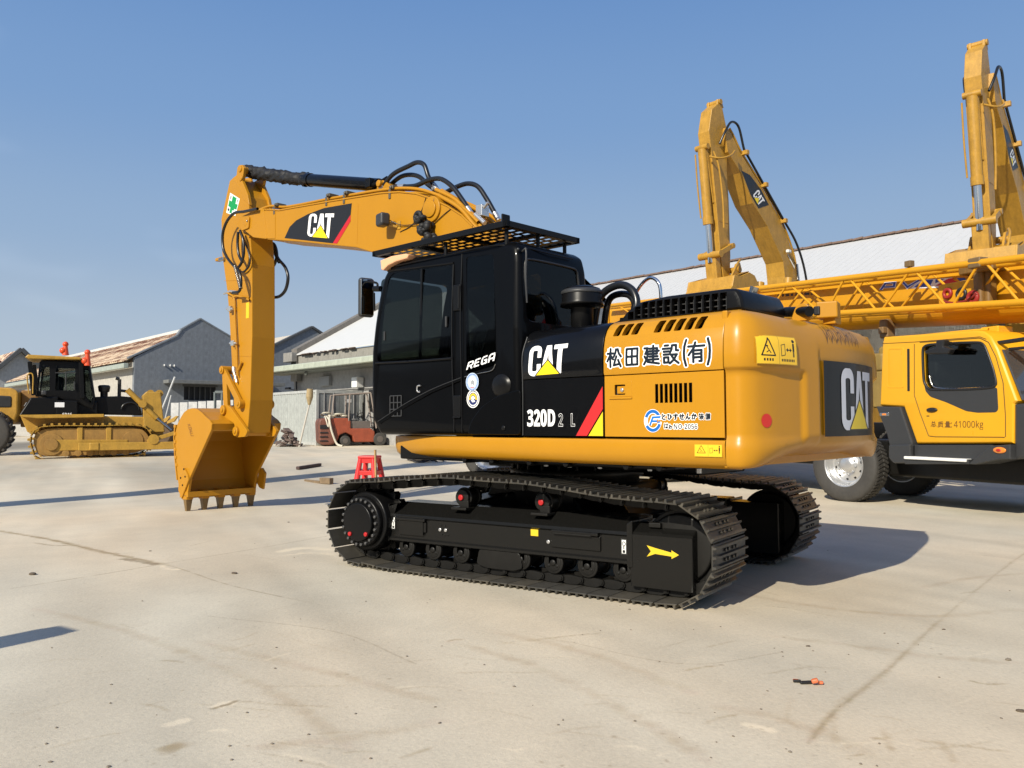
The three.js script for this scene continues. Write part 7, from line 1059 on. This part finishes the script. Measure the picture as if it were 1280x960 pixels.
// white roof slope behind the container, grey parapet on its left verge, canopy with gutter below
whiteRoofHall('white_roofed_shed', 'shed with a bright white roof slope and pale gutter behind the forklift', [371, 444], 45, 0, 0, 0, 0, 0, (b, e, s) => {
  const zr = (a, c) => [Math.min(s * a, s * c), Math.max(s * a, s * c)], run = 6.0, top = e + run * 0.56, L = 15;
  const mk = (x0, x1, dy, th) => slab([[0, e + dy], [run, top + dy], [run, top + dy + th], [0, e + dy + th]], -x1, -x0, 0).rotateY(s > 0 ? -Math.PI / 2 : Math.PI / 2);
  const sheetG = (x0, x1, dy) => { const P = []; for (const [x, z, y] of [[x0, 0, e], [x1, 0, e], [x1, run, top], [x0, run, top]]) P.push([x, y + dy, s * z]); return [P, P.map(([x, y, z]) => [x, y - 0.06, z])]; };
  const slope = (x0, x1, dy, th) => { const g = new THREE.BufferGeometry(), c = []; for (const k of [0, th]) for (const [x, z, y] of [[x0, 0, e], [x1, 0, e], [x1, run, top], [x0, run, top]]) c.push(x, y + dy + k, s * z); g.setAttribute('position', new THREE.Float32BufferAttribute(c, 3)); g.setIndex([4, 5, 6, 4, 6, 7, 0, 2, 1, 0, 3, 2, 0, 1, 5, 0, 5, 4, 1, 2, 6, 1, 6, 5, 2, 3, 7, 2, 7, 6, 3, 0, 4, 3, 4, 7]); return plain(g); };
  obj('roof', slope(0, L, 0, 0.06), whiteSheet, b); obj('roof', slope(0, L, 0, 0.06).applyMatrix4(new THREE.Matrix4().makeScale(1, 1, -1)).translate(0, 0, s * 2 * run), whiteSheet, b); obj('gable_end', slab([[0.3, -1], [2 * run - 0.3, -1], [2 * run, e - 0.3], [run, top - 0.2], [0, e - 0.3]], -0.2, 0, 0).rotateY(s > 0 ? -Math.PI / 2 : Math.PI / 2).translate(L, 0, 0), wallGrey, b); obj('back_wall', box(0, L, -1, e - 0.2, ...zr(2 * run - 0.6, 2 * run - 0.4), 0), wallGrey, b); obj('parapet', [slope(-0.62, 0, -0.5, 0.85)], mat(0.20, 0.185, 0.165, 0.95, { dust: 2 }), b); obj('parapet_foot', [box(-1.0, 0.0, e - 0.35, e + 0.15, ...zr(-0.3, 0.3), 0.02), box(-0.7, 0, e - 1.4, e - 0.3, ...zr(0, 0.3), 0.02)], mat(0.3, 0.29, 0.27, 0.9, { dust: 2 }), b);
  obj('front_wall', box(-1.0, L, -1, e - 0.25, ...zr(0.35, 0.6), 0), mat(0.40, 0.395, 0.385, 0.95, { dust: 2 }), b); obj('end_wall', box(-0.6, -0.4, -1, e, ...zr(0.6, 2 * run - 0.6), 0), wallGrey, b);
  obj('eave_wall', box(-0.3, L, e - 0.75, e - 0.02, ...zr(0.1, 0.35), 0.02), mat(0.32, 0.31, 0.28, 0.95, { dust: 2 }), b);
  obj('gutter', [box(-2.4, L, e - 0.95, e - 0.65, ...zr(-1.2, -0.85), 0.05)], mat(0.50, 0.55, 0.46, 0.55, { dust: 2 }), b); obj('canopy', [box(-2.2, L, e - 1.02, e - 0.9, ...zr(-0.9, 0.35), 0.02), bar([0.4, e - 1.05, s * 0.3], [2.6, e - 1.15, -s * 0.8], 0.12)], mat(0.25, 0.26, 0.22, 0.9, { dust: 2 }), b);
  const r2 = []; for (let k = 0; k < 26; k++) { const x = rr(0.2, 6); r2.push(cbox(x, e - 0.01, -s * rr(-0.05, 0.12), rr(0.08, 0.5), rr(0.03, 0.08), 0.14, 0.01)); } tag(obj('rubble', r2, mat(0.10, 0.065, 0.05, 0.9, { dust: 2 }), b), null, null, null, 'stuff');
  obj('meter_box', [box(2.2, 3.2, e - 1.75, e - 1.25, ...zr(0.15, 0.35), 0.02)], mat(0.3, 0.3, 0.3, 0.7), b); obj('lamp_arm', [rod([-0.4, e - 2.6, s * 0.2], [-0.4, e - 1.4, s * 0.2], 0.05), rod([-0.4, e - 1.9, s * 0.2], [-1.5, e - 1.75, s * 0.2], 0.03), cbox(-1.4, e - 1.75, s * 0.2, 0.5, 0.12, 0.15, 0.03), rod([-0.4, e - 2.0, s * 0.2], [10, e - 2.05, s * 0.3], 0.02)], M.rubber, b);
  obj('window', [box(6.8, 7.8, 1.6, 2.6, ...zr(0.3, 0.36), 0.01)], M.rubber, b); obj('air_unit', [cbox(6.1, 3.0, s * 0.1, 0.5, 0.5, 0.4, 0.03), cbox(6.1, 2.2, s * 0.1, 0.5, 0.4, 0.4, 0.03)], M.white, b);
});
{ // long hall on the right with a white sheet roof and rusty ridge
  const ridge = at(775, 352, 50), o = ridge.clone(); o.y = gh(o.x, o.z); const H = ridge.y - o.y, X = RA.clone().multiplyScalar(-1), turn = -Math.atan2(X.z, X.x), zAxis = V(Math.sin(turn), 0, Math.cos(turn)), s = zAxis.dot(RG) > 0 ? 1 : -1;
  const b = thing('long_hall', 'long hall with a white sheet roof and rusty ridge behind the two raised excavator arms', 'building', o, turn);
  const run = 9.5, ey = H - run * 0.46, x0 = -7, x1 = 34, W = (th, dy, z0, z1) => { const g = new THREE.BufferGeometry(), c = [], Y = (z) => H - Math.abs(z) * 0.46; for (const k of [0, th]) for (const [x, z] of [[x0, z0], [x1, z0], [x1, z1], [x0, z1]]) c.push(x, Y(z) + dy + k, s * z); g.setAttribute('position', new THREE.Float32BufferAttribute(c, 3)); g.setIndex([4, 5, 6, 4, 6, 7, 0, 2, 1, 0, 3, 2, 0, 1, 5, 0, 5, 4, 1, 2, 6, 1, 6, 5, 2, 3, 7, 2, 7, 6, 3, 0, 4, 3, 4, 7]); return plain(g); };
  const rf = obj('roof', W(0.05, 0, -run, 0), mat(0.55, 0.55, 0.545, 0.7), b); obj('roof', W(0.05, 0, 0, run), whiteSheet, b);
  const ribs = []; for (let k = 0; k < 110; k++) { const x = x0 + 0.2 + k * 0.37; ribs.push(bar([x, ey + 0.05, -s * run], [x, H + 0.05, 0], 0.05, 0.016)); } tag(obj('sheet_rib', ribs, mat(0.55, 0.55, 0.545, 0.7), rf), null, null, null, 'stuff');
  const caps = []; for (let k = 0; k < 82; k++) caps.push(bar([x0 + k * 0.5, H + 0.08 + rr(-0.02, 0.02), 0], [x0 + k * 0.5 + 0.49, H + 0.10 + rr(-0.02, 0.02), 0], 0.4, 0.09)); obj('ridge_cap', caps.slice(0, 1), mat(0.2, 0.13, 0.10, 0.9, { dust: 2 }), b);
  tag(obj('ridge_tile', caps.slice(1), mat(0.2, 0.13, 0.10, 0.9, { dust: 2 }), b), null, null, null, 'stuff');
  obj('front_wall', box(x0 + 0.3, x1 - 0.3, -1, ey, ...[Math.min(-s * run + s * 0.6, -s * run + s * 0.85), Math.max(-s * run + s * 0.6, -s * run + s * 0.85)], 0), plaster, b); obj('end_wall', slab([[-run + 0.6, -1], [run - 0.6, -1], [run - 0.6, ey], [0, H - 0.1], [-run + 0.6, ey]], -x1 + 0.4, -x0 - 0.4, 0).scale(1, 1, 1).rotateY(Math.PI / 2).scale(-1, 1, 1), plaster, b).visible = true;
}
// ---------------------------------------------------------------- container, forklift and the things between
{
  const c = at(395, 549, 38.5); c.y = gh(c.x, c.z); const right = V(basis.r.x, 0, basis.r.z).normalize(), X = right.clone().multiplyScalar(-0.645).addScaledVector(flatF, 0.764).normalize(), turn = -Math.atan2(X.z, X.x), zAxis = V(Math.sin(turn), 0, Math.cos(turn));
  const ct = thing('shipping_container', 'pale grey corrugated shipping container beside the orange forklift', 'container', c, turn);
  const s = zAxis.dot(right) > 0 ? 1 : -1, L = 6.06, Wd = 2.44, H = 2.6, zr = (a, d) => [Math.min(s * a, s * d), Math.max(s * a, s * d)], m = mat(0.42, 0.45, 0.44, 0.7, { dust: 2 });
  const corr = (n, len, f) => { const p = []; for (let k = 0; k < n; k++) { const x = k / n * len, w = len / n; p.push([x, 0], [x + w * 0.3, 0], [x + w * 0.5, 0.04], [x + w * 0.8, 0.04]); } return p.concat([[len, 0], [len, 0.08], [0, 0.08]]); };
  const side = slabY(corr(24, L - 0.24).map(([x, d]) => [x + 0.12, s * (d + 0.02)]), 0.16, H - 0.12, 0);
  obj('side_wall', side, m, ct); obj('side_wall', box(0.1, L - 0.1, 0.1, H - 0.1, ...zr(Wd - 0.06, Wd - 0.02), 0), m, ct);
  obj('frame', [box(0, 0.14, 0, H, ...zr(0, 0.14)), box(0, 0.14, 0, H, ...zr(Wd - 0.14, Wd)), box(L - 0.14, L, 0, H, ...zr(0, 0.14)), box(L - 0.14, L, 0, H, ...zr(Wd - 0.14, Wd)), box(0.14, L - 0.14, H - 0.13, H - 0.003, ...zr(0.003, 0.1)), box(0.14, L - 0.14, 0.02, 0.17, ...zr(0.003, 0.1)), box(0.003, 0.14, H - 0.16, H - 0.003, ...zr(0.14, Wd - 0.14)), box(0.003, 0.14, 0.02, 0.16, ...zr(0.14, Wd - 0.14)), box(0.14, L - 0.14, H - 0.1, H - 0.03, ...zr(0.1, Wd - 0.1))], mat(0.5, 0.52, 0.51, 0.7, { dust: 2 }), ct);
  for (const [a, d] of [[0.15, Wd / 2 - 0.01], [Wd / 2 + 0.01, Wd - 0.15]]) { const dr = obj('door', [box(0.03, 0.08, 0.17, H - 0.17, ...zr(a, d), 0.005)], mat(0.24, 0.26, 0.27, 0.75, { dust: 2 }), ct); for (const k of [0.25, 0.7]) { const z = s * (a + (d - a) * k); obj('lock_rod', [rod([0.01, 0.1, z], [0.01, H - 0.1, z], 0.02), cbox(0.0, 1.2, z, 0.03, 0.1, 0.2, 0.01)], mat(0.3, 0.3, 0.3, 0.6), dr); } }
  obj('door_label', cbox(0.022, 2.1, s * 1.7, 0.006, 0.16, 0.3, 0.001), M.whiteLabel, ct);
  // leaning broom
  const b0 = at(374, 551, 37.0); b0.y = gh(b0.x, b0.z);
  const br = thing('broom', 'long-handled broom leaning head up against the container', 'broom', b0, 0);
  const T = (px, py) => at(px, py, 37.2).sub(b0);
  obj('handle', rod([0, 0, 0], T(386.5, 506).toArray(), 0.04), mat(0.5, 0.46, 0.4, 0.8), br);
  const q = T(386.5, 506), q2 = T(387.5, 486); obj('bristle_head', [rod(q.toArray(), q.clone().lerp(q2, 0.5).toArray(), 0.06, 0.16, 12), rod(q.clone().lerp(q2, 0.5).toArray(), q2.toArray(), 0.16, 0.14, 12)], mat(0.42, 0.32, 0.17, 0.95, { dust: 2 }), br);
  // heap of scrap at the foot of the container
  const heap = []; const h0 = onGround(361, 551);
  for (let k = 0; k < 90; k++) { const t = rnd(), px = 349 + 26 * t, p = at(px, 550, 37.6 + rr(-0.6, 0.9)), hh = 0.75 * Math.exp(-((t - 0.45) ** 2) / 0.07) * rnd(); heap.push(cbox(0, 0, 0, rr(0.06, 0.5), rr(0.02, 0.12), rr(0.05, 0.3), 0.01).rotateZ(rr(-0.9, 0.9)).rotateY(rr(0, 3)).translate(p.x, gh(p.x, p.z) + 0.05 + hh, p.z)); }
  const rb = tag(obj('rubble', heap.slice(0, 60), mat(0.15, 0.105, 0.09, 0.9, { dust: 2 })), 'heap of dark brown scrap at the foot of the container', 'rubble', null, 'stuff'); tag(obj('scrap_piece', heap.slice(60, 76), mat(0.42, 0.38, 0.33, 0.9, { dust: 2 }), rb), null, null, null, 'stuff'); tag(obj('scrap_piece', heap.slice(76), mat(0.05, 0.05, 0.055, 0.9), rb), null, null, null, 'stuff');
}
{ // forklift
  const o = onGround(432, 557.5), right = V(basis.r.x, 0, basis.r.z).normalize(), X = right.clone().multiplyScalar(0.93).addScaledVector(flatF, 0.36).normalize(), turn = -Math.atan2(X.z, X.x), zAxis = V(Math.sin(turn), 0, Math.cos(turn));
  const f = thing('forklift', 'orange-red forklift with open roll cage and worn grey tail, left of the black cab', 'forklift', o, turn);
  const D = o.clone().sub(CAM.pos).dot(basis.f), k = D / CAM.f / 0.95; // metres per pixel here
  const U = (px, py) => [(px - 432) * k, Math.max(0.01, (557.5 - py) * k * 0.97)], P = (l) => l.map(([a, b]) => U(a, b));
  const red = mat(0.34, 0.075, 0.035, 0.6, { dust: 2 }), grey = mat(0.14, 0.12, 0.11, 0.8, { dust: 2 });
  obj('body', [slab(rounded(P([[408, 548], [409, 526], [413, 523.5], [434, 523], [438, 527], [438, 536], [462, 536], [467, 540], [467, 553], [442, 553], [440, 545], [432, 541], [425, 544], [422, 552]]), 0.05), -1.05, 0, 0.05)], red, f);
  const tail = obj('tail_weight', [slab(rounded(P([[400, 528], [402, 524], [410, 523], [421, 536], [422, 552], [416, 556], [405, 556], [401, 552]]), 0.1), -1.12, 0.06, 0.08)], mat(0.20, 0.075, 0.05, 0.75, { dust: 2 }), f);
  for (const y of [534, 541, 546, 551]) { const p = U(405, y); obj('tail_slot', cbox(p[0] + 0.05, p[1], -0.02, 0.36, y === 534 ? 0.18 : 0.06, 0.24, 0.02), M.rubber, tail); }
  for (const px of [431.5, 473]) for (const z of [-0.02, -1.0]) { const p = U(px, 551), r = px < 450 ? 0.24 : 0.30, w = obj('wheel', discZ(p[0], r - 0.005, z - 0.12, z + 0.1, r, 28, 0.03), M.tyre, f); obj('rim', discZ(p[0], r - 0.005, z + 0.09, z + 0.115, r * 0.5, 20), mat(0.10, 0.085, 0.075, 0.85), w); }
  const post = (a, b, z) => rod([...U(...a), z], [...U(...b), z], 0.035), cage = obj('roll_cage', [0, -0.95].flatMap((z) => [post([416, 519], [418, 495], z - 0.03), post([435.5, 527], [437, 494], z - 0.03), rod([...U(418, 495), z - 0.03], [...U(462, 492), z - 0.03], 0.035), post([462, 492], [469, 536], z - 0.03)]).concat([0, 1, 2, 3, 4, 5].map((i) => rod([U(420 + i * 8, 495)[0], U(420 + i * 8, 494.7 - i * 0.5)[1], -0.03], [U(420 + i * 8, 495)[0], U(420, 494.7 - i * 0.5)[1], -0.98], 0.022))), mat(0.33, 0.28, 0.25, 0.55, { dust: 2 }), f);
  obj('mast', [0.0, -0.75].map((z) => box(U(470, 0)[0], U(474, 0)[0], 0.15, 2.35, z - 0.2, z - 0.08, 0.01)).concat([box(U(470, 0)[0], U(474, 0)[0], 2.2, 2.3, -0.9, -0.1, 0.01)]), M.satinBlack, f);
  obj('fork', [0, -0.5].map((z) => box(U(474, 0)[0], U(474, 0)[0] + 0.9, 0.08, 0.13, z - 0.4, z - 0.28, 0.01)), M.satinBlack, f);
  obj('driver_seat', [cbox(...U(441, 530), -0.5, 0.4, 0.3, 0.45, 0.05), cbox(...U(437.5, 520), -0.5, 0.12, 0.5, 0.45, 0.05)], M.interior, f);
  obj('steering_wheel', [new THREE.TorusGeometry(0.16, 0.018, 8, 20).rotateX(1.1).rotateZ(0.3).translate(...U(452, 519), -0.5), rod([...U(453, 521), -0.5], [...U(459, 533), -0.5], 0.03), rod([...U(447, 515), -0.3], [...U(449, 529), -0.3], 0.012), rod([...U(450, 513), -0.25], [...U(455, 529), -0.25], 0.012)], M.rubber, f);
  obj('toe_board', [slab(P([[438, 527], [462, 527], [462, 537], [438, 537]]), -0.9, -0.1, 0.02)], grey, f);
  const hs = thing('canvas_hose', 'white flat hose draped over the forklift tail and trailing on the ground', 'hose', o, turn);
  obj('hose_length', [tube([[...U(420, 522), -0.2], [...U(413, 521), 0.06], [...U(413, 530), 0.14], [...U(416, 543), 0.18], [...U(421, 555), 0.25], [U(424, 0)[0], 0.03, 0.4], [U(426, 0)[0], 0.025, 0.7]], 0.05, 50, 8).scale(1, 1, 1), tube([[...U(408, 521), -0.1], [...U(409, 527), 0.12], [...U(411, 534), 0.15], [...U(412, 527), 0.12], [...U(410, 521), -0.1]], 0.035, 30, 8)], mat(0.66, 0.62, 0.52, 0.9, { dust: 2 }), hs);
  obj('hose_coil', Array.from({ length: 7 }, (_, i) => new THREE.TorusGeometry(0.16 + rr(-0.04, 0.06), 0.04, 8, 20).rotateX(Math.PI / 2 + rr(-0.3, 0.3)).translate(U(410 + i * 3.4, 0)[0], U(0, 520.5)[1] + rr(-0.02, 0.08), -0.3 + rr(-0.2, 0.2))), mat(0.60, 0.56, 0.45, 0.9, { dust: 2 }), hs);
}
{ // red plastic stool and the stick in front of it
  const o = onGround(462, 601), st = thing('plastic_stool', 'small red plastic stool on the concrete behind the near track', 'stool', o, 0.35), H = 0.56, t = 0.19, b = 0.27;
  const leg = (sx, sz) => { const g = new THREE.CylinderGeometry(0.055, 0.075, H, 4, 1).rotateY(Math.PI / 4); return g.translate(0, H / 2, 0).applyMatrix4(new THREE.Matrix4().set(1, sx * (t - b) / H * 0.9, 0, sx * (b - 0.05), 0, 1, 0, 0, 0, sz * (t - b) / H * 0.9, 1, sz * (b - 0.05), 0, 0, 0, 1)); };
  for (const [a, c] of [[1, 1], [1, -1], [-1, 1], [-1, -1]]) obj('leg', leg(a, c), M.stoolRed, st);
  obj('seat', [new RoundedBoxGeometry(0.42, 0.07, 0.42, 3, 0.03).translate(0, H - 0.02, 0), ...[0, 1, 2, 3].map((k) => box(-0.19, 0.19, H - 0.15, H - 0.02, 0.165, 0.185, 0.01).rotateY(k * Math.PI / 2)), ...[0, 1, 2, 3].map((k) => box(-0.24, 0.24, 0.14, 0.24, 0.215, 0.235, 0.01).rotateY(k * Math.PI / 2))], M.stoolRed, st);
  const s0 = onGround(470, 603), sk = thing('wooden_stick', 'pale wooden stick standing against the red stool', 'stick', s0), s1 = at(469, 563, s0.clone().sub(CAM.pos).dot(basis.f)).sub(s0);
  obj('shaft', bar([0, 0, 0], s1.toArray(), 0.04), M.wood, sk); obj('grip', bar(s1.toArray(), s1.clone().multiplyScalar(1.02).toArray(), 0.048), M.wood, sk);
}
{ // odds and ends on the ground
  const lay = (a, b) => [onGround(...a), onGround(...b)];
  const [p, q] = lay([372, 587.5], [400, 583]), bm = tag(obj('iron_bar', bar(p.clone().setY(p.y + 0.05), q.clone().setY(q.y + 0.05), 0.1, 0.08), mat(0.07, 0.04, 0.035, 0.8)), 'dark rusty iron bar lying on the concrete right of the digging arm', 'bar');
  const c = onGround(408, 605), wb = tag(obj('wood_block', [cbox(c.x, c.y + 0.07, c.z, 0.32, 0.13, 0.12, 0.01), bar([c.x - 0.9, c.y + 0.03, c.z - 0.2], [c.x - 0.2, c.y + 0.03, c.z], 0.06)], mat(0.24, 0.17, 0.10, 0.9, { dust: 2 })), 'small brown wood block on the concrete left of the near track', 'wood block');
  const d = onGround(525, 577), pile = []; for (let k = 0; k < 16; k++) pile.push(new THREE.TorusGeometry(rr(0.12, 0.28), 0.025, 6, 16).rotateX(Math.PI / 2 + rr(-0.5, 0.5)).rotateY(rr(0, 3)).translate(d.x + rr(-0.8, 0.8) * basis.r.x, d.y + rr(0.04, 0.2), d.z + rr(-0.8, 0.8) * basis.r.z)); pile.push(cbox(d.x, d.y + 0.12, d.z, 0.5, 0.22, 0.4, 0.05));
  tag(obj('wire_heap', pile, mat(0.035, 0.03, 0.028, 0.7, { dust: 2 })), 'tangle of dark wire and rings under the front of the excavator body', 'scrap', null, 'stuff');
  const e = onGround(1008, 855), sc = thing('orange_scrap', 'torn scrap of orange and black plastic on the bare concrete at lower right', 'litter', e, 0.4);
  obj('orange_piece', [cbox(0.045, 0.012, 0.02, 0.035, 0.022, 0.03, 0.008).rotateZ(0.3), cbox(0.07, 0.012, 0.0, 0.03, 0.015, 0.022, 0.006), cbox(-0.05, 0.01, -0.02, 0.03, 0.012, 0.018, 0.004)], mat(0.66, 0.17, 0.07, 0.6), sc); obj('black_piece', [cbox(0, 0.009, 0, 0.07, 0.014, 0.022, 0.005).rotateY(0.3), cbox(-0.045, 0.009, -0.015, 0.04, 0.014, 0.016, 0.004)], M.rubber, sc);
  for (const [px, py, sz, where] of [[42, 718, 0.05, 'dark crumbly clod of dirt on the concrete at far left'], [293, 717, 0.035, 'dark flat clod of dirt below the digging bucket, near the thin joint line'], [188, 689, 0.02, 'tiny dark crumb of dirt beside the wide worn joint, left of the bucket'], [361, 653, 0.02, 'tiny dark crumb of dirt between the bucket teeth and the near track'], [1276, 889, 0.025, 'dark crumb of dirt at the right edge of the concrete'], [1010, 808, 0.015, 'tiny dark crumb of dirt just above the orange scrap'], [1180, 787, 0.016, 'tiny dark crumb of dirt on the diagonal joint at right']]) { const g0 = onGround(px, py); tag(obj('dirt_clod', [0, 1, 2].map((i) => new THREE.IcosahedronGeometry(sz * rr(0.35, 0.6), 1).scale(1.4, 0.5, 1).translate(g0.x + rr(-0.3, 0.3) * sz, g0.y + sz * 0.15, g0.z + rr(-0.3, 0.3) * sz)), mat(0.10, 0.075, 0.05, 0.95)), where, 'dirt clod', 'dark clods of dirt on the concrete', null); }
  // white sheets, leaning pole and grey gate frame before the gabled building
  const rowY = 521, D = 40;
  const F = (px, py) => at(px, py, D);
  const xs = [213, 224, 235, 247, 258, 270, 281, 292, 303], ord = ['leftmost', 'second from left', 'third from left', 'fourth from left', 'fifth from left', 'sixth from left', 'seventh from left', 'rightmost'];
  for (let i = 0; i < xs.length - 1; i++) { const a = F(xs[i] + 0.6, rowY), h = F(xs[i], 503.5 - i * 0.6).y - a.y, bq = F(xs[i + 1] - 0.6, rowY), g = gh(a.x, a.z); tag(obj('white_sheet', [bar([a.x, (g + a.y + h) / 2, a.z], [bq.x, (g + a.y + h) / 2, bq.z], 0.05, a.y + h - g)], mat(0.62, 0.63, 0.63, 0.7, { dust: 2 })), ord[i] + ' of the white upright sheet panels before the grey gable', 'panel', 'white sheet panels standing in a row behind the digging bucket'); }
  const l0 = F(204, 508), l1 = F(218.7, 471), g0 = gh(l0.x, l0.z), dl2 = l1.clone().sub(l0), low = l0.clone().addScaledVector(dl2, -(l0.y - g0) / dl2.y); tag(obj('leaning_pole', rod(low, l1, 0.045), mat(0.55, 0.56, 0.56, 0.6)), 'thin white pole leaning before the grey gable', 'pole');
  const m0 = F(209.5, 512), m1 = F(214, 494), dm = m1.clone().sub(m0), mlow = m0.clone().addScaledVector(dm, -(m0.y - gh(m0.x, m0.z)) / dm.y); tag(obj('leaning_pole', rod(mlow, m1, 0.035), mat(0.5, 0.51, 0.51, 0.6)), 'shorter white pole leaning beside the long white pole', 'pole');
  const gt = thing('tube_arch', 'grey square-tube frame standing before the white sheets, left of the hanging arm', 'frame', [0, 0, 0]); const A = F(268.5, 530), B = F(277.5, 530), ya = F(268, 490).y; A.y = gh(A.x, A.z); B.y = gh(B.x, B.z); gt.position.copy(A); const Bd = B.clone().sub(A);
  obj('upright', bar([0, 0, 0], [0, ya - A.y, 0], 0.12), mat(0.12, 0.14, 0.14, 0.7), gt); obj('upright', bar([Bd.x, 0, Bd.z], [Bd.x, ya - A.y, Bd.z], 0.12), mat(0.12, 0.14, 0.14, 0.7), gt); obj('crossbar', bar([0, ya - A.y, 0], [Bd.x * 1.6, ya - A.y, Bd.z * 1.6], 0.12), mat(0.12, 0.14, 0.14, 0.7), gt);
}
// ---------------------------------------------------------------- beyond the frame: added stand-ins for unseen shadow casters, and the shed known by its mirror image
{
  tag(obj('added_shadow_column', [box(-11.65, -10.75, 0, 9.2, 2.4, 3.3, 0.03), box(-11.85, -10.55, 9.2, 9.5, 2.2, 3.5, 0.03)], plaster), 'added tall column beyond the left edge, standing in for the unseen long shadow caster', 'column');  // column made up for its long shadow; the real caster is unseen
  tag(obj('added_shadow_post', [box(-1.66, -1.36, 0, 1.86, 7.2, 7.5, 0.03), box(-1.64, -1.38, 1.86, 1.92, 7.22, 7.48, 0.02)], plaster), 'added square post beyond the lower left edge, standing in for an unseen shadow caster', 'post');  // post added to cast the short shadow of something unknown
  const sh = thing('storage_shed', 'long dark storage shed across the yard behind the viewer', 'building', [4, 0, 34], 0);
  obj('wall', box(-70, 70, 0, 7.5, 0, 0.4, 0.02), mat(0.05, 0.05, 0.05, 0.9, { dust: 2 }), sh); obj('roof', slab([[-0.8, 7.5], [8, 10], [16, 7.5], [16, 7.4], [8, 9.8], [-0.8, 7.3]], -70, 70, 0).rotateY(-Math.PI / 2).scale(1, 1, 1), mat(0.12, 0.12, 0.12, 0.9), sh);
  for (let k = 0; k < 12; k++) obj('door', box(-62 + k * 11, -57 + k * 11, 0, 4.6, -0.06, 0, 0.01), mat(0.03, 0.035, 0.04, 0.8, { dust: 2 }), sh);
}
renderer.render(scene, camera);
